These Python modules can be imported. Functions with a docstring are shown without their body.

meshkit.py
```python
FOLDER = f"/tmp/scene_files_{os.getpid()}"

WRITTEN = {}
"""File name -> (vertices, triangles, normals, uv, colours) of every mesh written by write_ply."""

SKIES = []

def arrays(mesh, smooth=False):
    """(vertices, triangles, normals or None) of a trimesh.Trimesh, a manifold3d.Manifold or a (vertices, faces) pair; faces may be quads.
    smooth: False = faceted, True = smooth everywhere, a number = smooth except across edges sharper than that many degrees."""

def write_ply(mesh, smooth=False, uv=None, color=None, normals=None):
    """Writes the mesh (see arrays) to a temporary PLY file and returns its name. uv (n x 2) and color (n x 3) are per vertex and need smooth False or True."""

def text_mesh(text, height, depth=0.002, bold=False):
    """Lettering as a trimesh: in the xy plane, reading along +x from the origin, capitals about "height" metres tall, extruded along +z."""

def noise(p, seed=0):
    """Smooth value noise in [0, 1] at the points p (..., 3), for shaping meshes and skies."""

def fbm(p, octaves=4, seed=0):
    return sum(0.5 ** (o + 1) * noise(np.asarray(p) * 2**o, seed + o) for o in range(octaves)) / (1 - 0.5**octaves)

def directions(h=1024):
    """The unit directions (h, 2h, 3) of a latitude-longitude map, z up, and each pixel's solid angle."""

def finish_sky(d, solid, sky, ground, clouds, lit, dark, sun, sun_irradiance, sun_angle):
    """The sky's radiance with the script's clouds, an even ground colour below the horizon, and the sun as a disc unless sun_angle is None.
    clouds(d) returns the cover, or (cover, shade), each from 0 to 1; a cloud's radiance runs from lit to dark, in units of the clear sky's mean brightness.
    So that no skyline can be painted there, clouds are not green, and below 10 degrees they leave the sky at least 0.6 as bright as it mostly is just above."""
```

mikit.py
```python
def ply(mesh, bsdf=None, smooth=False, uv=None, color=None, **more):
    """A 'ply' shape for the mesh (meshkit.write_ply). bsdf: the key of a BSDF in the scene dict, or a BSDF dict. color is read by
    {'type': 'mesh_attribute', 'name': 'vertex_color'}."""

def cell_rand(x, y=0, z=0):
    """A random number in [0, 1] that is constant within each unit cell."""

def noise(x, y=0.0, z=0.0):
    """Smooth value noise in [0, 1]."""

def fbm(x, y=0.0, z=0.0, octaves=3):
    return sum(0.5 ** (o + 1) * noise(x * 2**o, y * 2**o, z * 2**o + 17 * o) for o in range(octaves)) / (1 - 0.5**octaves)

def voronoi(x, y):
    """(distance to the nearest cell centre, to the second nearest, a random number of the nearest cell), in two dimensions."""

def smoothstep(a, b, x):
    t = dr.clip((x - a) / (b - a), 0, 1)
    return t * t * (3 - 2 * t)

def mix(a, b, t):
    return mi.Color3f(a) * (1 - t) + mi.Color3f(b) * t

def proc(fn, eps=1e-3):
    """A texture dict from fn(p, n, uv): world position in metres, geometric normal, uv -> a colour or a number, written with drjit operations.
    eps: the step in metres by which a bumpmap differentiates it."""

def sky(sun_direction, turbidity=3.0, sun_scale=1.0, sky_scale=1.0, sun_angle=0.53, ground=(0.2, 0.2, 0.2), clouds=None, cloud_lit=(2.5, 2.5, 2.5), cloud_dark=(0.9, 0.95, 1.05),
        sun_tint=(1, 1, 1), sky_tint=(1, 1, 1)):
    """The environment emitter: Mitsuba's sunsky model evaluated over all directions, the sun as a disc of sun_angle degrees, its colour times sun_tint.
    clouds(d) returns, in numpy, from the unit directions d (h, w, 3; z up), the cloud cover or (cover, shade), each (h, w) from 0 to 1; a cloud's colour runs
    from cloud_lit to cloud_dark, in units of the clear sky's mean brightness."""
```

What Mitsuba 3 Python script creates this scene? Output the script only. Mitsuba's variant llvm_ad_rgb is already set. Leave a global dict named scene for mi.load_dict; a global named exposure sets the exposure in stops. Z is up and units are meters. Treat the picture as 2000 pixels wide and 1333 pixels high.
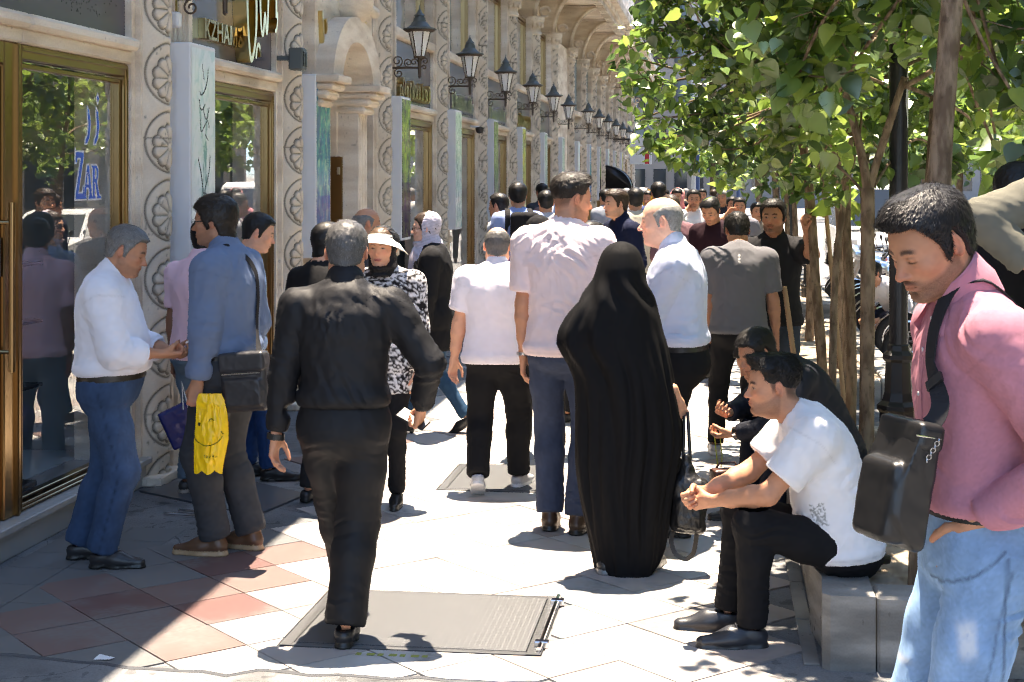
import math, random
import numpy as np
import trimesh
import drjit as dr
import mitsuba as mi
import mikit, meshkit
from mikit import proc, fbm, noise, voronoi, smoothstep, mix, cell_rand

# ------------------------------------------------------------------ camera, sky, exposure
T = mi.ScalarTransform4f
scene, labels = {}, {}
CAM_H, FPX, HORIZON = 1.93, 3000.0, 345.0          # metres, focal length and horizon row on a 2000 x 1333 plate
scene['camera'] = {
    'type': 'perspective', 'fov': math.degrees(2 * math.atan(1000 / FPX)), 'fov_axis': 'x',
    'principal_point_offset_y': (666.5 - HORIZON) / 1333.0,
    'near_clip': 0.1, 'far_clip': 2000.0,
    'to_world': T().look_at(origin=[0, 0, CAM_H], target=[0, 10, CAM_H], up=[0, 0, 1]),
}
SUN_EL, SUN_AZ = math.radians(78.5), math.radians(2.0)
SUN = [math.cos(SUN_EL) * math.sin(SUN_AZ), math.cos(SUN_EL) * math.cos(SUN_AZ), math.sin(SUN_EL)]
scene['sky'] = mikit.sky(SUN, turbidity=3, sky_scale=0.95, ground=(0.25, 0.24, 0.22))
exposure = 3.85


# ------------------------------------------------------------------ small helpers
def lin(r, g, b):
    c = np.array([r, g, b], float) / 255.0
    return np.where(c < 0.04045, c / 12.92, ((c + 0.055) / 1.055) ** 2.4)


def L(r, g, b):
    return [float(x) for x in lin(r, g, b)]


def ground_at(u, v):
    y = FPX * CAM_H / (v - HORIZON)
    return np.array([(u - 1000) / FPX * y, y, 0.0])


def at_depth(u, v, y):
    return np.array([(u - 1000) / FPX * y, y, CAM_H - (v - HORIZON) / FPX * y])


def key_for(base):
    if base not in scene and base not in labels and not any(k.startswith(base + '__') for k in scene):
        return base
    n = 1
    while True:
        k = '%s_%03d' % (base, n)
        if k not in scene and k not in labels and not any(q.startswith(k + '__') for q in scene):
            return k
        n += 1


_next = {}


def free(base):
    """the next free key for a name"""
    n = _next.get(base, -1) + 1
    while True:
        k = base if n == 0 else '%s_%03d' % (base, n)
        if k not in scene and k not in labels:
            _next[base] = n
            return k
        n += 1


def thing(base, label, cat, group=None, kind=None):
    k = free(base)
    labels[k] = {'label': label, 'category': cat}
    if group:
        labels[k]['group'] = group
    if kind:
        labels[k]['kind'] = kind
    return k


def put(key, mesh, bsdf, smooth=35, color=None, uv=None, label=None):
    """one entry of the scene; key may hold '__'; repeats are numbered"""
    base = key
    if key in scene:
        key = free(base)
    if color is not None or uv is not None:
        smooth = True if smooth else False
    scene[key] = mikit.ply(mesh, bsdf, smooth=smooth, color=color, uv=uv)
    if label:
        labels[key] = {'label': label}
    return key


def cat(*ms):
    ms = [m for m in ms if m is not None and len(m.vertices)]
    return trimesh.util.concatenate(ms)


def TM(v, f):
    return trimesh.Trimesh(np.asarray(v, float), np.asarray(f, int), process=False)


def box(x0, x1, y0, y1, z0, z1, ch=0.0):
    """an axis-aligned box with chamfered edges"""
    if ch <= 0:
        m = trimesh.creation.box(extents=[x1 - x0, y1 - y0, z1 - z0])
        m.apply_translation([(x0 + x1) / 2, (y0 + y1) / 2, (z0 + z1) / 2])
        return m
    pts = []
    for sx, X in ((1, x0), (-1, x1)):
        for sy, Yv in ((1, y0), (-1, y1)):
            for sz, Z in ((1, z0), (-1, z1)):
                pts += [[X + sx * ch, Yv + sy * ch, Z], [X + sx * ch, Yv, Z + sz * ch], [X, Yv + sy * ch, Z + sz * ch]]
    return trimesh.convex.convex_hull(np.array(pts))


def tube(points, radii, sides=10, caps=True):
    p = np.asarray(points, float)
    n = len(p)
    r = np.broadcast_to(np.asarray(radii, float), (n,))
    t = np.gradient(p, axis=0)
    t /= np.linalg.norm(t, axis=1, keepdims=True) + 1e-12
    ref = np.array([0, 0, 1.0]) if abs(t[0, 2]) < 0.9 else np.array([1.0, 0, 0])
    a = np.cross(t[0], ref)
    a /= np.linalg.norm(a)
    A = [a]
    for i in range(1, n):
        a = A[-1] - t[i] * np.dot(A[-1], t[i])
        A.append(a / (np.linalg.norm(a) + 1e-12))
    A = np.array(A)
    B = np.cross(t, A)
    ang = np.arange(sides) * 2 * np.pi / sides
    v = p[:, None] + r[:, None, None] * (np.cos(ang)[None, :, None] * A[:, None] + np.sin(ang)[None, :, None] * B[:, None])
    v = v.reshape(-1, 3)
    i, j = np.meshgrid(np.arange(n - 1), np.arange(sides), indexing='ij')
    q = np.stack([i * sides + j, i * sides + (j + 1) % sides, (i + 1) * sides + (j + 1) % sides, (i + 1) * sides + j], -1).reshape(-1, 4)
    f = np.vstack([q[:, [0, 1, 2]], q[:, [0, 2, 3]]])
    if caps:
        v = np.vstack([v, p[0], p[-1]])
        k = np.arange(sides)
        f = np.vstack([f, np.stack([(k + 1) % sides, k, k * 0 + n * sides], 1),
                       np.stack([(n - 1) * sides + k, (n - 1) * sides + (k + 1) % sides, k * 0 + n * sides + 1], 1)])
    return TM(v, f)


def lathe(profile, sides=24, center=(0, 0, 0)):
    """profile: (radius, z) from bottom to top"""
    p = np.array(profile, float)
    ang = np.arange(sides) * 2 * np.pi / sides
    v = np.stack([p[:, None, 0] * np.cos(ang), p[:, None, 0] * np.sin(ang), np.broadcast_to(p[:, None, 1], (len(p), sides))], -1).reshape(-1, 3)
    i, j = np.meshgrid(np.arange(len(p) - 1), np.arange(sides), indexing='ij')
    q = np.stack([i * sides + j, i * sides + (j + 1) % sides, (i + 1) * sides + (j + 1) % sides, (i + 1) * sides + j], -1).reshape(-1, 4)
    f = np.vstack([q[:, [0, 1, 2]], q[:, [0, 2, 3]]])
    return TM(v + np.array(center), f)


def prism(poly, depth):
    """shapely polygon or point list in xy, extruded along +z"""
    from shapely.geometry import Polygon
    p = poly if hasattr(poly, 'exterior') else Polygon(poly)
    return trimesh.creation.extrude_polygon(p, depth, engine='earcut')


def grid_mesh(nu, nv, fn):
    """a sheet: fn(U, V) -> (x, y, z) arrays"""
    U, V = np.meshgrid(np.linspace(0, 1, nu), np.linspace(0, 1, nv), indexing='ij')
    x, y, z = fn(U, V)
    v = np.stack([np.broadcast_to(x, U.shape), np.broadcast_to(y, U.shape), np.broadcast_to(z, U.shape)], -1).reshape(-1, 3)
    i, j = np.meshgrid(np.arange(nu - 1), np.arange(nv - 1), indexing='ij')
    q = np.stack([i * nv + j, (i + 1) * nv + j, (i + 1) * nv + j + 1, i * nv + j + 1], -1).reshape(-1, 4)
    return TM(v, np.vstack([q[:, [0, 1, 2]], q[:, [0, 2, 3]]]))


def vcol(mesh, rgb, var=0.0, scale=30.0, seed=0):
    v = np.asarray(mesh.vertices)
    c = np.tile(np.asarray(rgb, float), (len(v), 1))
    if var:
        c *= (1 + var * (meshkit.fbm(v * scale, 3, seed)[:, None] - 0.5) * 2)
    return np.clip(c, 0, 1)


def unit(v):
    v = np.asarray(v, float)
    return v / (np.linalg.norm(v) + 1e-12)


# ------------------------------------------------------------------ materials
def principled(key, **kw):
    scene[key] = {'type': 'twosided', 'b': {'type': 'principled', **kw}}
    return key


VC = {'type': 'mesh_attribute', 'name': 'vertex_color'}


def rgb(*c):
    return {'type': 'rgb', 'value': [float(x) for x in c]}


principled('skin', base_color=VC, roughness=0.54, specular=0.3, sheen=0.1)
principled('hair', base_color=VC, roughness=0.46, specular=0.3, anisotropic=0.5)
principled('cloth', base_color=VC, roughness=0.9, specular=0.15, sheen=0.25)
principled('satin', base_color=VC, roughness=0.6, specular=0.25, sheen=0.05)
principled('black_cloth', base_color=VC, roughness=0.75, specular=0.12)
principled('leather', base_color=VC, roughness=0.38, specular=0.5)


def stone_fn(a, b, scale=3.0, pits=0.5, seed=0.0):
    def fn(p, n, uv):
        x, y, z = p.x * scale + seed, p.y * scale, p.z * scale
        t = fbm(x * .6, y * .6, z * 2.2, 4)
        c = mix(a, b, smoothstep(.3, .7, t))
        s = noise(p.x * 60, p.y * 60, p.z * 26)
        pit = smoothstep(.80, .90, s) * smoothstep(.45, .6, fbm(p.x * 5, p.y * 5, p.z * 4, 2))
        stain = smoothstep(.52, .75, fbm(p.x * 2.1 + 7, p.y * 2.1, p.z * .7, 3))
        c = c * (1 - .55 * pits * pit) * (1 - .22 * stain)
        return c * (.93 + .14 * noise(p.x * 160, p.y * 160, p.z * 160))
    return proc(fn)


CREAM, CREAM_D = (.73, .65, .54), (.55, .455, .35)
principled('stone', base_color=stone_fn(CREAM, CREAM_D), roughness=0.75, specular=0.3)
principled('carved_stone', base_color=VC, roughness=0.75, specular=0.3)
principled('marble_step', base_color=rgb(.30, .295, .285), roughness=0.35, specular=0.5)
principled('sign_panel', base_color=rgb(.085, .075, .092), roughness=0.22, specular=0.5)
principled('brass', base_color=rgb(.30, .195, .09), roughness=0.2, metallic=1.0)
principled('gilt', base_color=rgb(.70, .55, .24), roughness=0.12, metallic=1.0)
principled('chrome', base_color=rgb(.75, .75, .76), roughness=0.12, metallic=1.0)
principled('white_metal', base_color=rgb(.66, .67, .69), roughness=0.45, specular=0.4)
principled('bronze_iron', base_color=rgb(.085, .062, .045), roughness=0.5, metallic=0.5)
principled('patina', base_color=rgb(.11, .125, .125), roughness=0.55, metallic=0.35)
principled('milk_glass', base_color=rgb(.80, .78, .74), roughness=0.3, specular=0.5)
principled('black_paint', base_color=rgb(.016, .016, .018), roughness=0.38, specular=0.5)
principled('interior', base_color=rgb(.17, .195, .195), roughness=0.7)
principled('interior_pale', base_color=rgb(.42, .46, .45), roughness=0.6)
principled('vc_gloss', base_color=VC, roughness=0.3, specular=0.5)
principled('vc_matte', base_color=VC, roughness=0.8, specular=0.2)
scene['glass'] = {'type': 'thindielectric', 'int_ior': 1.85}
principled('poster', base_color=VC, roughness=0.14, specular=0.5)
ARTS = [((.66, .74, .76), (.72, .77, .79), (.50, .66, .68), (.62, .72, .70)),
        ((.02, .09, .22), (.05, .24, .30), (.22, .42, .32), (.06, .10, .30)),
        ((.05, .10, .05), (.32, .46, .06), (.03, .03, .07), (.12, .04, .08)),
        ((.70, .76, .74), (.45, .66, .56), (.16, .32, .34), (.75, .76, .72)),
        ((.24, .36, .12), (.10, .16, .08), (.12, .05, .09), (.42, .40, .30)),
        ((.62, .60, .10), (.30, .40, .16), (.60, .52, .05), (.20, .10, .10)),
        ((.40, .50, .44), (.62, .70, .66), (.22, .34, .28), (.5, .5, .4)),
        ((.30, .48, .40), (.55, .66, .60), (.16, .30, .28), (.4, .5, .4))]


def art_colors(k, u, v):
    """abstract print k at (u, v) in metres"""
    c = np.array(ARTS[k % 8])
    st = lambda a, b, x: np.clip((x - a) / (b - a), 0, 1)[:, None]
    P = np.stack([u * 9 + 7.3 * k, v * 4.5, np.full_like(u, k)], -1)
    w = meshkit.fbm(P, 3, k)[:, None]
    t = meshkit.fbm(P * [2, 1.5, 1] + 4 * w, 4, k + 2)
    o = c[0] + (c[1] - c[0]) * st(.35, .6, t)
    o = o + (c[2] - o) * st(.52, .70, meshkit.fbm(P * [1.6, .9, 1] + 5 * w + 3, 4, k + 5))
    o = o + (c[3] - o) * .8 * st(.58, .64, meshkit.fbm(P * [3.5, 1.4, 1] + 8 * w + 9, 3, k + 9))
    if k == 0:   # a teal figure with raised arms in a long dress on pale blue
        cx = .25 + .02 * np.sin(v * 4)
        hw = np.where(v < .68, .045 + .13 * np.maximum(1 - v / .68, 0) ** .8, np.where(v < .95, .03 + .03 * np.sin((v - .68) * 11), .0))
        n = meshkit.fbm(np.stack([u * 40, v * 14, 0 * u], -1), 3, 3)
        m = np.clip((hw - np.abs(u - cx) + .02 * (n - .5)) / .012, 0, 1) * (.25 + .75 * np.clip((n - .35) / .25, 0, 1))
        arm = np.exp(-((np.abs(u - cx) - .035 - (v - .92) * .22) / .014) ** 2) * (v > .92) * (v < 1.12)
        m = np.clip(np.maximum(m, arm), 0, 1)[:, None]
        o = o * (1 - m) + m * np.where((n > .55)[:, None], [.20, .36, .36], [.38, .54, .52])
    if k == 1:   # a blue border and a dark lower part
        o = np.where((v > 1.36)[:, None], [.03, .13, .26], o)
        o = np.where((v < .5)[:, None], o * [.5, .5, .8] + [.01, .01, .08], o)
    if k == 2:
        o = np.where((v < .6)[:, None], o * .25 + [.02, .0, .04], o)
    return np.clip(o, 0, 1)


def concrete_fn(a, b, scale=1.0):
    def fn(p, n, uv):
        t = fbm(p.x * 1.7 * scale, p.y * 1.7 * scale, 0.0, 4)
        g = noise(p.x * 190, p.y * 190, p.z * 190)
        c = mix(a, b, smoothstep(.32, .68, t))
        st = smoothstep(.56, .74, fbm(p.x * 4.1 + 3, p.y * 4.1, 1.0, 3))
        w = fbm(p.x * 1.3, p.y * 1.3, 8.0, 3)
        crack = 1 - smoothstep(.0, .006, dr.abs(w - .5))
        spots = smoothstep(.82, .86, noise(p.x * 23 + 4, p.y * 23, 3.0))
        return c * (1 - .30 * st) * (.84 + .32 * g) * (1 - .45 * crack) * (1 - .3 * spots)
    return proc(fn)


principled('concrete', base_color=concrete_fn((.165, .166, .170), (.108, .110, .114)), roughness=0.85, specular=0.25)
principled('asphalt', base_color=rgb(.15, .15, .155), roughness=0.85, specular=0.25)
DIRT = proc(lambda p, n, uv: .10 + .75 * smoothstep(.50, .80, fbm(p.x * 3.1 + 1, p.y * 3.1, 2.0, 4)) * (.4 + .6 * noise(p.x * 60, p.y * 60, 1.0)))
TILES = {'red': (.115, .058, .053), 'red_pale': (.145, .095, .086), 'rose': (.29, .245, .222), 'pink': (.39, .355, .33), 'beige': (.40, .382, .352), 'grey': (.31, .31, .305), 'shaded_grey': (.125, .127, .13), 'cream': (.42, .405, .385)}  # the darker grey is the grey tile with shade put into its colour
scene['tile_worn'] = {'type': 'principled', 'base_color': rgb(.15, .147, .142), 'roughness': 0.8, 'specular': 0.2}
for n_, c_ in TILES.items():
    scene['tile_' + n_] = {'type': 'twosided', 'b': {'type': 'blendbsdf', 'weight': DIRT, 'a': {'type': 'principled', 'base_color': rgb(*c_), 'roughness': 0.5, 'specular': 0.4}, 'b': {'type': 'ref', 'id': 'tile_worn'}}}


def ripple(p, n, uv):
    w = fbm(p.x * 9, p.y * 9, 1.0, 2) * 5
    return .0025 * (dr.sin(p.x * 150 + w + 4 * noise(p.x * 30, p.y * 30, 3.0)) * .5 + dr.sin(p.y * 210 - w) * .5)


scene['ripple_tile'] = {'type': 'twosided', 'b': {'type': 'bumpmap', 'scale': 1.0, 'arbitrary': proc(ripple), 'b': {'type': 'principled', 'base_color': rgb(.115, .118, .12), 'roughness': 0.7, 'specular': 0.35}}}


def tread(p, n, uv):
    u, v = uv.x * 42, uv.y * 34
    a = dr.abs(dr.sin(u * 3.14159)) * dr.abs(dr.sin(v * 3.14159))
    return .004 * smoothstep(.35, .7, a)


scene['tread_plate'] = {'type': 'twosided', 'b': {'type': 'bumpmap', 'scale': 1.0, 'arbitrary': proc(tread), 'b': {'type': 'principled', 'base_color': rgb(.125, .128, .132), 'roughness': 0.42, 'metallic': 0.35}}}
principled('dark_plate', base_color=rgb(.07, .073, .08), roughness=0.4, specular=0.5)
principled('kerb_stone', base_color=stone_fn((.30, .29, .27), (.155, .15, .14), 5.0, 1.0, 11.0), roughness=0.8, specular=0.25)


principled('soil', base_color=VC, roughness=0.95, specular=0.1)


def bark_fn(p, n, uv):
    t = fbm(p.x * 38, p.y * 38, p.z * 9, 4)
    b = smoothstep(.62, .8, fbm(p.x * 45, p.y * 45, p.z * 28, 3))
    return mix((.115, .078, .050), (.25, .185, .125), smoothstep(.3, .7, t)) * (1 - .35 * b)


principled('bark', base_color=proc(bark_fn), roughness=0.85, specular=0.2)
principled('twig', base_color=rgb(.17, .16, .06), roughness=0.7, specular=0.3)
principled('cut_wood', base_color=rgb(.38, .26, .15), roughness=0.75, specular=0.25)
GREENS = [(.190, .295, .060), (.110, .185, .050), (.240, .350, .060), (.330, .430, .080), (.075, .125, .045)]
scene['leaf_wax'] = {'type': 'twosided', 'b': {'type': 'roughconductor', 'alpha': 0.17, 'specular_reflectance': rgb(.62, .66, .58)}}
for i_, c_ in enumerate(GREENS):
    scene['leaf_%d' % i_] = {'type': 'blendbsdf', 'weight': 0.14, 'a': {'type': 'principledthin', 'base_color': rgb(*c_), 'roughness': 0.3, 'diff_trans': 1.15, 'spec_trans': 0.0, 'eta': 1.5}, 'b': {'type': 'ref', 'id': 'leaf_wax'}}
scene['leaf'] = {'type': 'blendbsdf', 'weight': 0.14, 'a': {'type': 'principledthin', 'base_color': VC, 'roughness': 0.3, 'diff_trans': 1.15, 'spec_trans': 0.0, 'eta': 1.5}, 'b': {'type': 'ref', 'id': 'leaf_wax'}}
principled('rubber', base_color=rgb(.022, .022, .023), roughness=0.75, specular=0.3)
principled('car_glass', base_color=rgb(.03, .035, .04), roughness=0.05, specular=0.8)
principled('car_paint', base_color=VC, roughness=0.25, specular=0.5, clearcoat=0.8, clearcoat_gloss=0.95)
principled('far_wall', base_color=rgb(.30, .275, .25), roughness=0.8, specular=0.2)


# ------------------------------------------------------------------ implicit modelling: smooth unions on a grid, meshed by surface nets
class Vol:
    def __init__(s, lo, hi, h):
        s.h = h
        s.lo = np.asarray(lo, float)
        s.n = np.ceil((np.asarray(hi, float) - s.lo) / h).astype(int) + 1
        s.f = np.full(s.n, 9.0, np.float32)
        s.ax = [(s.lo[i] + h * np.arange(s.n[i])).astype(np.float32) for i in range(3)]

    def block(s, lo, hi):
        a = np.clip(np.floor((np.asarray(lo) - s.lo) / s.h).astype(int), 0, s.n)
        b = np.clip(np.ceil((np.asarray(hi) - s.lo) / s.h).astype(int) + 1, 0, s.n)
        if np.any(b <= a):
            return None
        sl = tuple(slice(a[i], b[i]) for i in range(3))
        return sl, s.ax[0][sl[0]][:, None, None], s.ax[1][sl[1]][None, :, None], s.ax[2][sl[2]][None, None, :]

    def mix(s, sl, d, k, mode):
        v = s.f[sl]
        if mode == 'sub':
            d = -d
            if k > 0:
                hh = np.maximum(k - np.abs(v - d), 0) / k
                s.f[sl] = np.maximum(v, d) + hh * hh * (k * 0.25)
            else:
                s.f[sl] = np.maximum(v, d)
        elif k > 0:
            hh = np.maximum(k - np.abs(v - d), 0) / k
            s.f[sl] = np.minimum(v, d) - hh * hh * (k * 0.25)
        else:
            s.f[sl] = np.minimum(v, d)

    def cap(s, a, b, ra, rb=None, k=0.0, sq=None, mode='add'):
        rb = ra if rb is None else rb
        a, b = np.asarray(a, float), np.asarray(b, float)
        pad = max(ra, rb) + k + 3 * s.h
        blk = s.block(np.minimum(a, b) - pad, np.maximum(a, b) + pad)
        if blk is None:
            return s
        sl, X, Y, Z = blk
        ab = b - a
        l2 = max(float(ab @ ab), 1e-12)
        px, py, pz = X - a[0], Y - a[1], Z - a[2]
        t = np.clip((px * (ab[0] / l2) + py * (ab[1] / l2)) + pz * (ab[2] / l2), 0, 1)
        dx, dy, dz = px - t * ab[0], py - t * ab[1], pz - t * ab[2]
        d2 = dx * dx + dy * dy + dz * dz
        if sq is not None:
            w, q = sq
            w = unit(w)
            dw = dx * w[0] + dy * w[1] + dz * w[2]
            d2 = d2 + (q * q - 1) * dw * dw
        s.mix(sl, (np.sqrt(d2) - (ra + (rb - ra) * t)).astype(np.float32), k, mode)
        return s

    def ell(s, c, r, R=None, k=0.0, mode='add'):
        c, r = np.asarray(c, float), np.asarray(r, float)
        pad = r.max() + k + 3 * s.h
        blk = s.block(c - pad, c + pad)
        if blk is None:
            return s
        sl, X, Y, Z = blk
        R = np.eye(3) if R is None else np.asarray(R)
        px, py, pz = X - c[0], Y - c[1], Z - c[2]
        k0, k1 = 0, 0
        for i in range(3):
            q = px * R[i][0] + py * R[i][1] + pz * R[i][2]
            k0 = k0 + (q / r[i]) ** 2
            k1 = k1 + (q / r[i] ** 2) ** 2
        k0, k1 = np.sqrt(k0), np.sqrt(k1)
        s.mix(sl, (k0 * (k0 - 1) / np.maximum(k1, 1e-6)).astype(np.float32), k, mode)
        return s

    def rbox(s, c, half, rad, R=None, k=0.0, mode='add'):
        c, half = np.asarray(c, float), np.asarray(half, float)
        pad = np.linalg.norm(half) + rad + k + 3 * s.h
        blk = s.block(c - pad, c + pad)
        if blk is None:
            return s
        sl, X, Y, Z = blk
        R = np.eye(3) if R is None else np.asarray(R)
        px, py, pz = X - c[0], Y - c[1], Z - c[2]
        out, ins = 0, -9.0
        for i in range(3):
            q = np.abs(px * R[i][0] + py * R[i][1] + pz * R[i][2]) - (half[i] - rad)
            out = out + np.maximum(q, 0) ** 2
            ins = np.maximum(ins, q)
        s.mix(sl, (np.sqrt(out) + np.minimum(ins, 0) - rad).astype(np.float32), k, mode)
        return s

    def loft(s, st, k=0.0, p=2.3, kk=0.02, dense=3):
        """st: list of (position, side axis U, forward axis W, ru, rw); elliptical tapered tube through the stations"""
        n = len(st)
        A = np.array([np.concatenate([x[0], x[1], x[2], [x[3], x[4]]]) for x in st])
        if dense > 1 and n > 2:
            from scipy.interpolate import PchipInterpolator
            tt = np.linspace(0, n - 1, (n - 1) * dense + 1)
            A = PchipInterpolator(np.arange(n), A, axis=0)(tt)
        for i in range(len(A) - 1):
            P0, P1 = A[i, :3], A[i + 1, :3]
            U = unit(A[i, 3:6] + A[i + 1, 3:6])
            D = P1 - P0
            ln = np.linalg.norm(D)
            D = D / max(ln, 1e-9)
            U = unit(U - D * (U @ D))
            W = np.cross(D, U)
            if W @ (A[i, 6:9]) < 0:
                W = -W
            rmx = max(A[i, 9:11].max(), A[i + 1, 9:11].max())
            pad = rmx + k + 4 * s.h
            blk = s.block(np.minimum(P0, P1) - pad, np.maximum(P0, P1) + pad)
            if blk is None:
                continue
            sl, X, Y, Z = blk
            px, py, pz = X - P0[0], Y - P0[1], Z - P0[2]
            t = (px * D[0] + py * D[1] + pz * D[2])
            ex = np.maximum(np.abs(t - ln / 2) - ln / 2, 0)
            t = np.clip(t / max(ln, 1e-9), 0, 1)
            ru = A[i, 9] + (A[i + 1, 9] - A[i, 9]) * t
            rw = A[i, 10] + (A[i + 1, 10] - A[i, 10]) * t
            du = np.abs(px * U[0] + py * U[1] + pz * U[2]) / ru
            dw = np.abs(px * W[0] + py * W[1] + pz * W[2]) / rw
            e = (du ** p + dw ** p) ** (1.0 / p)
            rm = np.minimum(ru, rw)
            d = np.sqrt(np.maximum(e - 1, 0) ** 2 * rm * rm + ex * ex) + np.minimum(e - 1, 0) * rm
            s.mix(sl, d.astype(np.float32), min(k, kk) if i else k, 'add')
        return s

    def part(s, pts, pad):
        """an empty field on the same lattice round the points, to be merged later"""
        pts = np.asarray(pts, float)
        a = np.clip(np.floor((pts.min(0) - pad - s.lo) / s.h).astype(int), 0, s.n - 2)
        b = np.clip(np.ceil((pts.max(0) + pad - s.lo) / s.h).astype(int) + 1, a + 2, s.n)
        A = Vol.__new__(Vol)
        A.h, A.n, A.lo = s.h, b - a, s.lo + a * s.h
        A.f = np.full(A.n, 9.0, np.float32)
        A.ax = [s.ax[i][a[i]:b[i]] for i in range(3)]
        A.at = tuple(slice(a[i], b[i]) for i in range(3))
        return A

    def merge(s, A, k=0.0):
        s.mix(A.at, A.f, k, 'add')

    def plane(s, c, n, k=0.0, lo=None, hi=None):
        """cut away the side that n points to, optionally only inside a box"""
        n = unit(n)
        blk = s.block(s.lo if lo is None else lo, (s.lo + s.n * s.h) if hi is None else hi)
        if blk is None:
            return s
        sl, X, Y, Z = blk
        d = ((X - c[0]) * n[0] + (Y - c[1]) * n[1] + (Z - c[2]) * n[2]).astype(np.float32)
        v = s.f[sl]
        s.f[sl] = np.maximum(v, d)
        return s

    def mesh(s, smooth=2):
        return nets(s.f, s.lo, s.h, smooth)


_EDGES = [(0, 1), (2, 3), (4, 5), (6, 7), (0, 2), (1, 3), (4, 6), (5, 7), (0, 4), (1, 5), (2, 6), (3, 7)]
_CORN = np.array([[(c >> 2) & 1, (c >> 1) & 1, c & 1] for c in range(8)])


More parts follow.
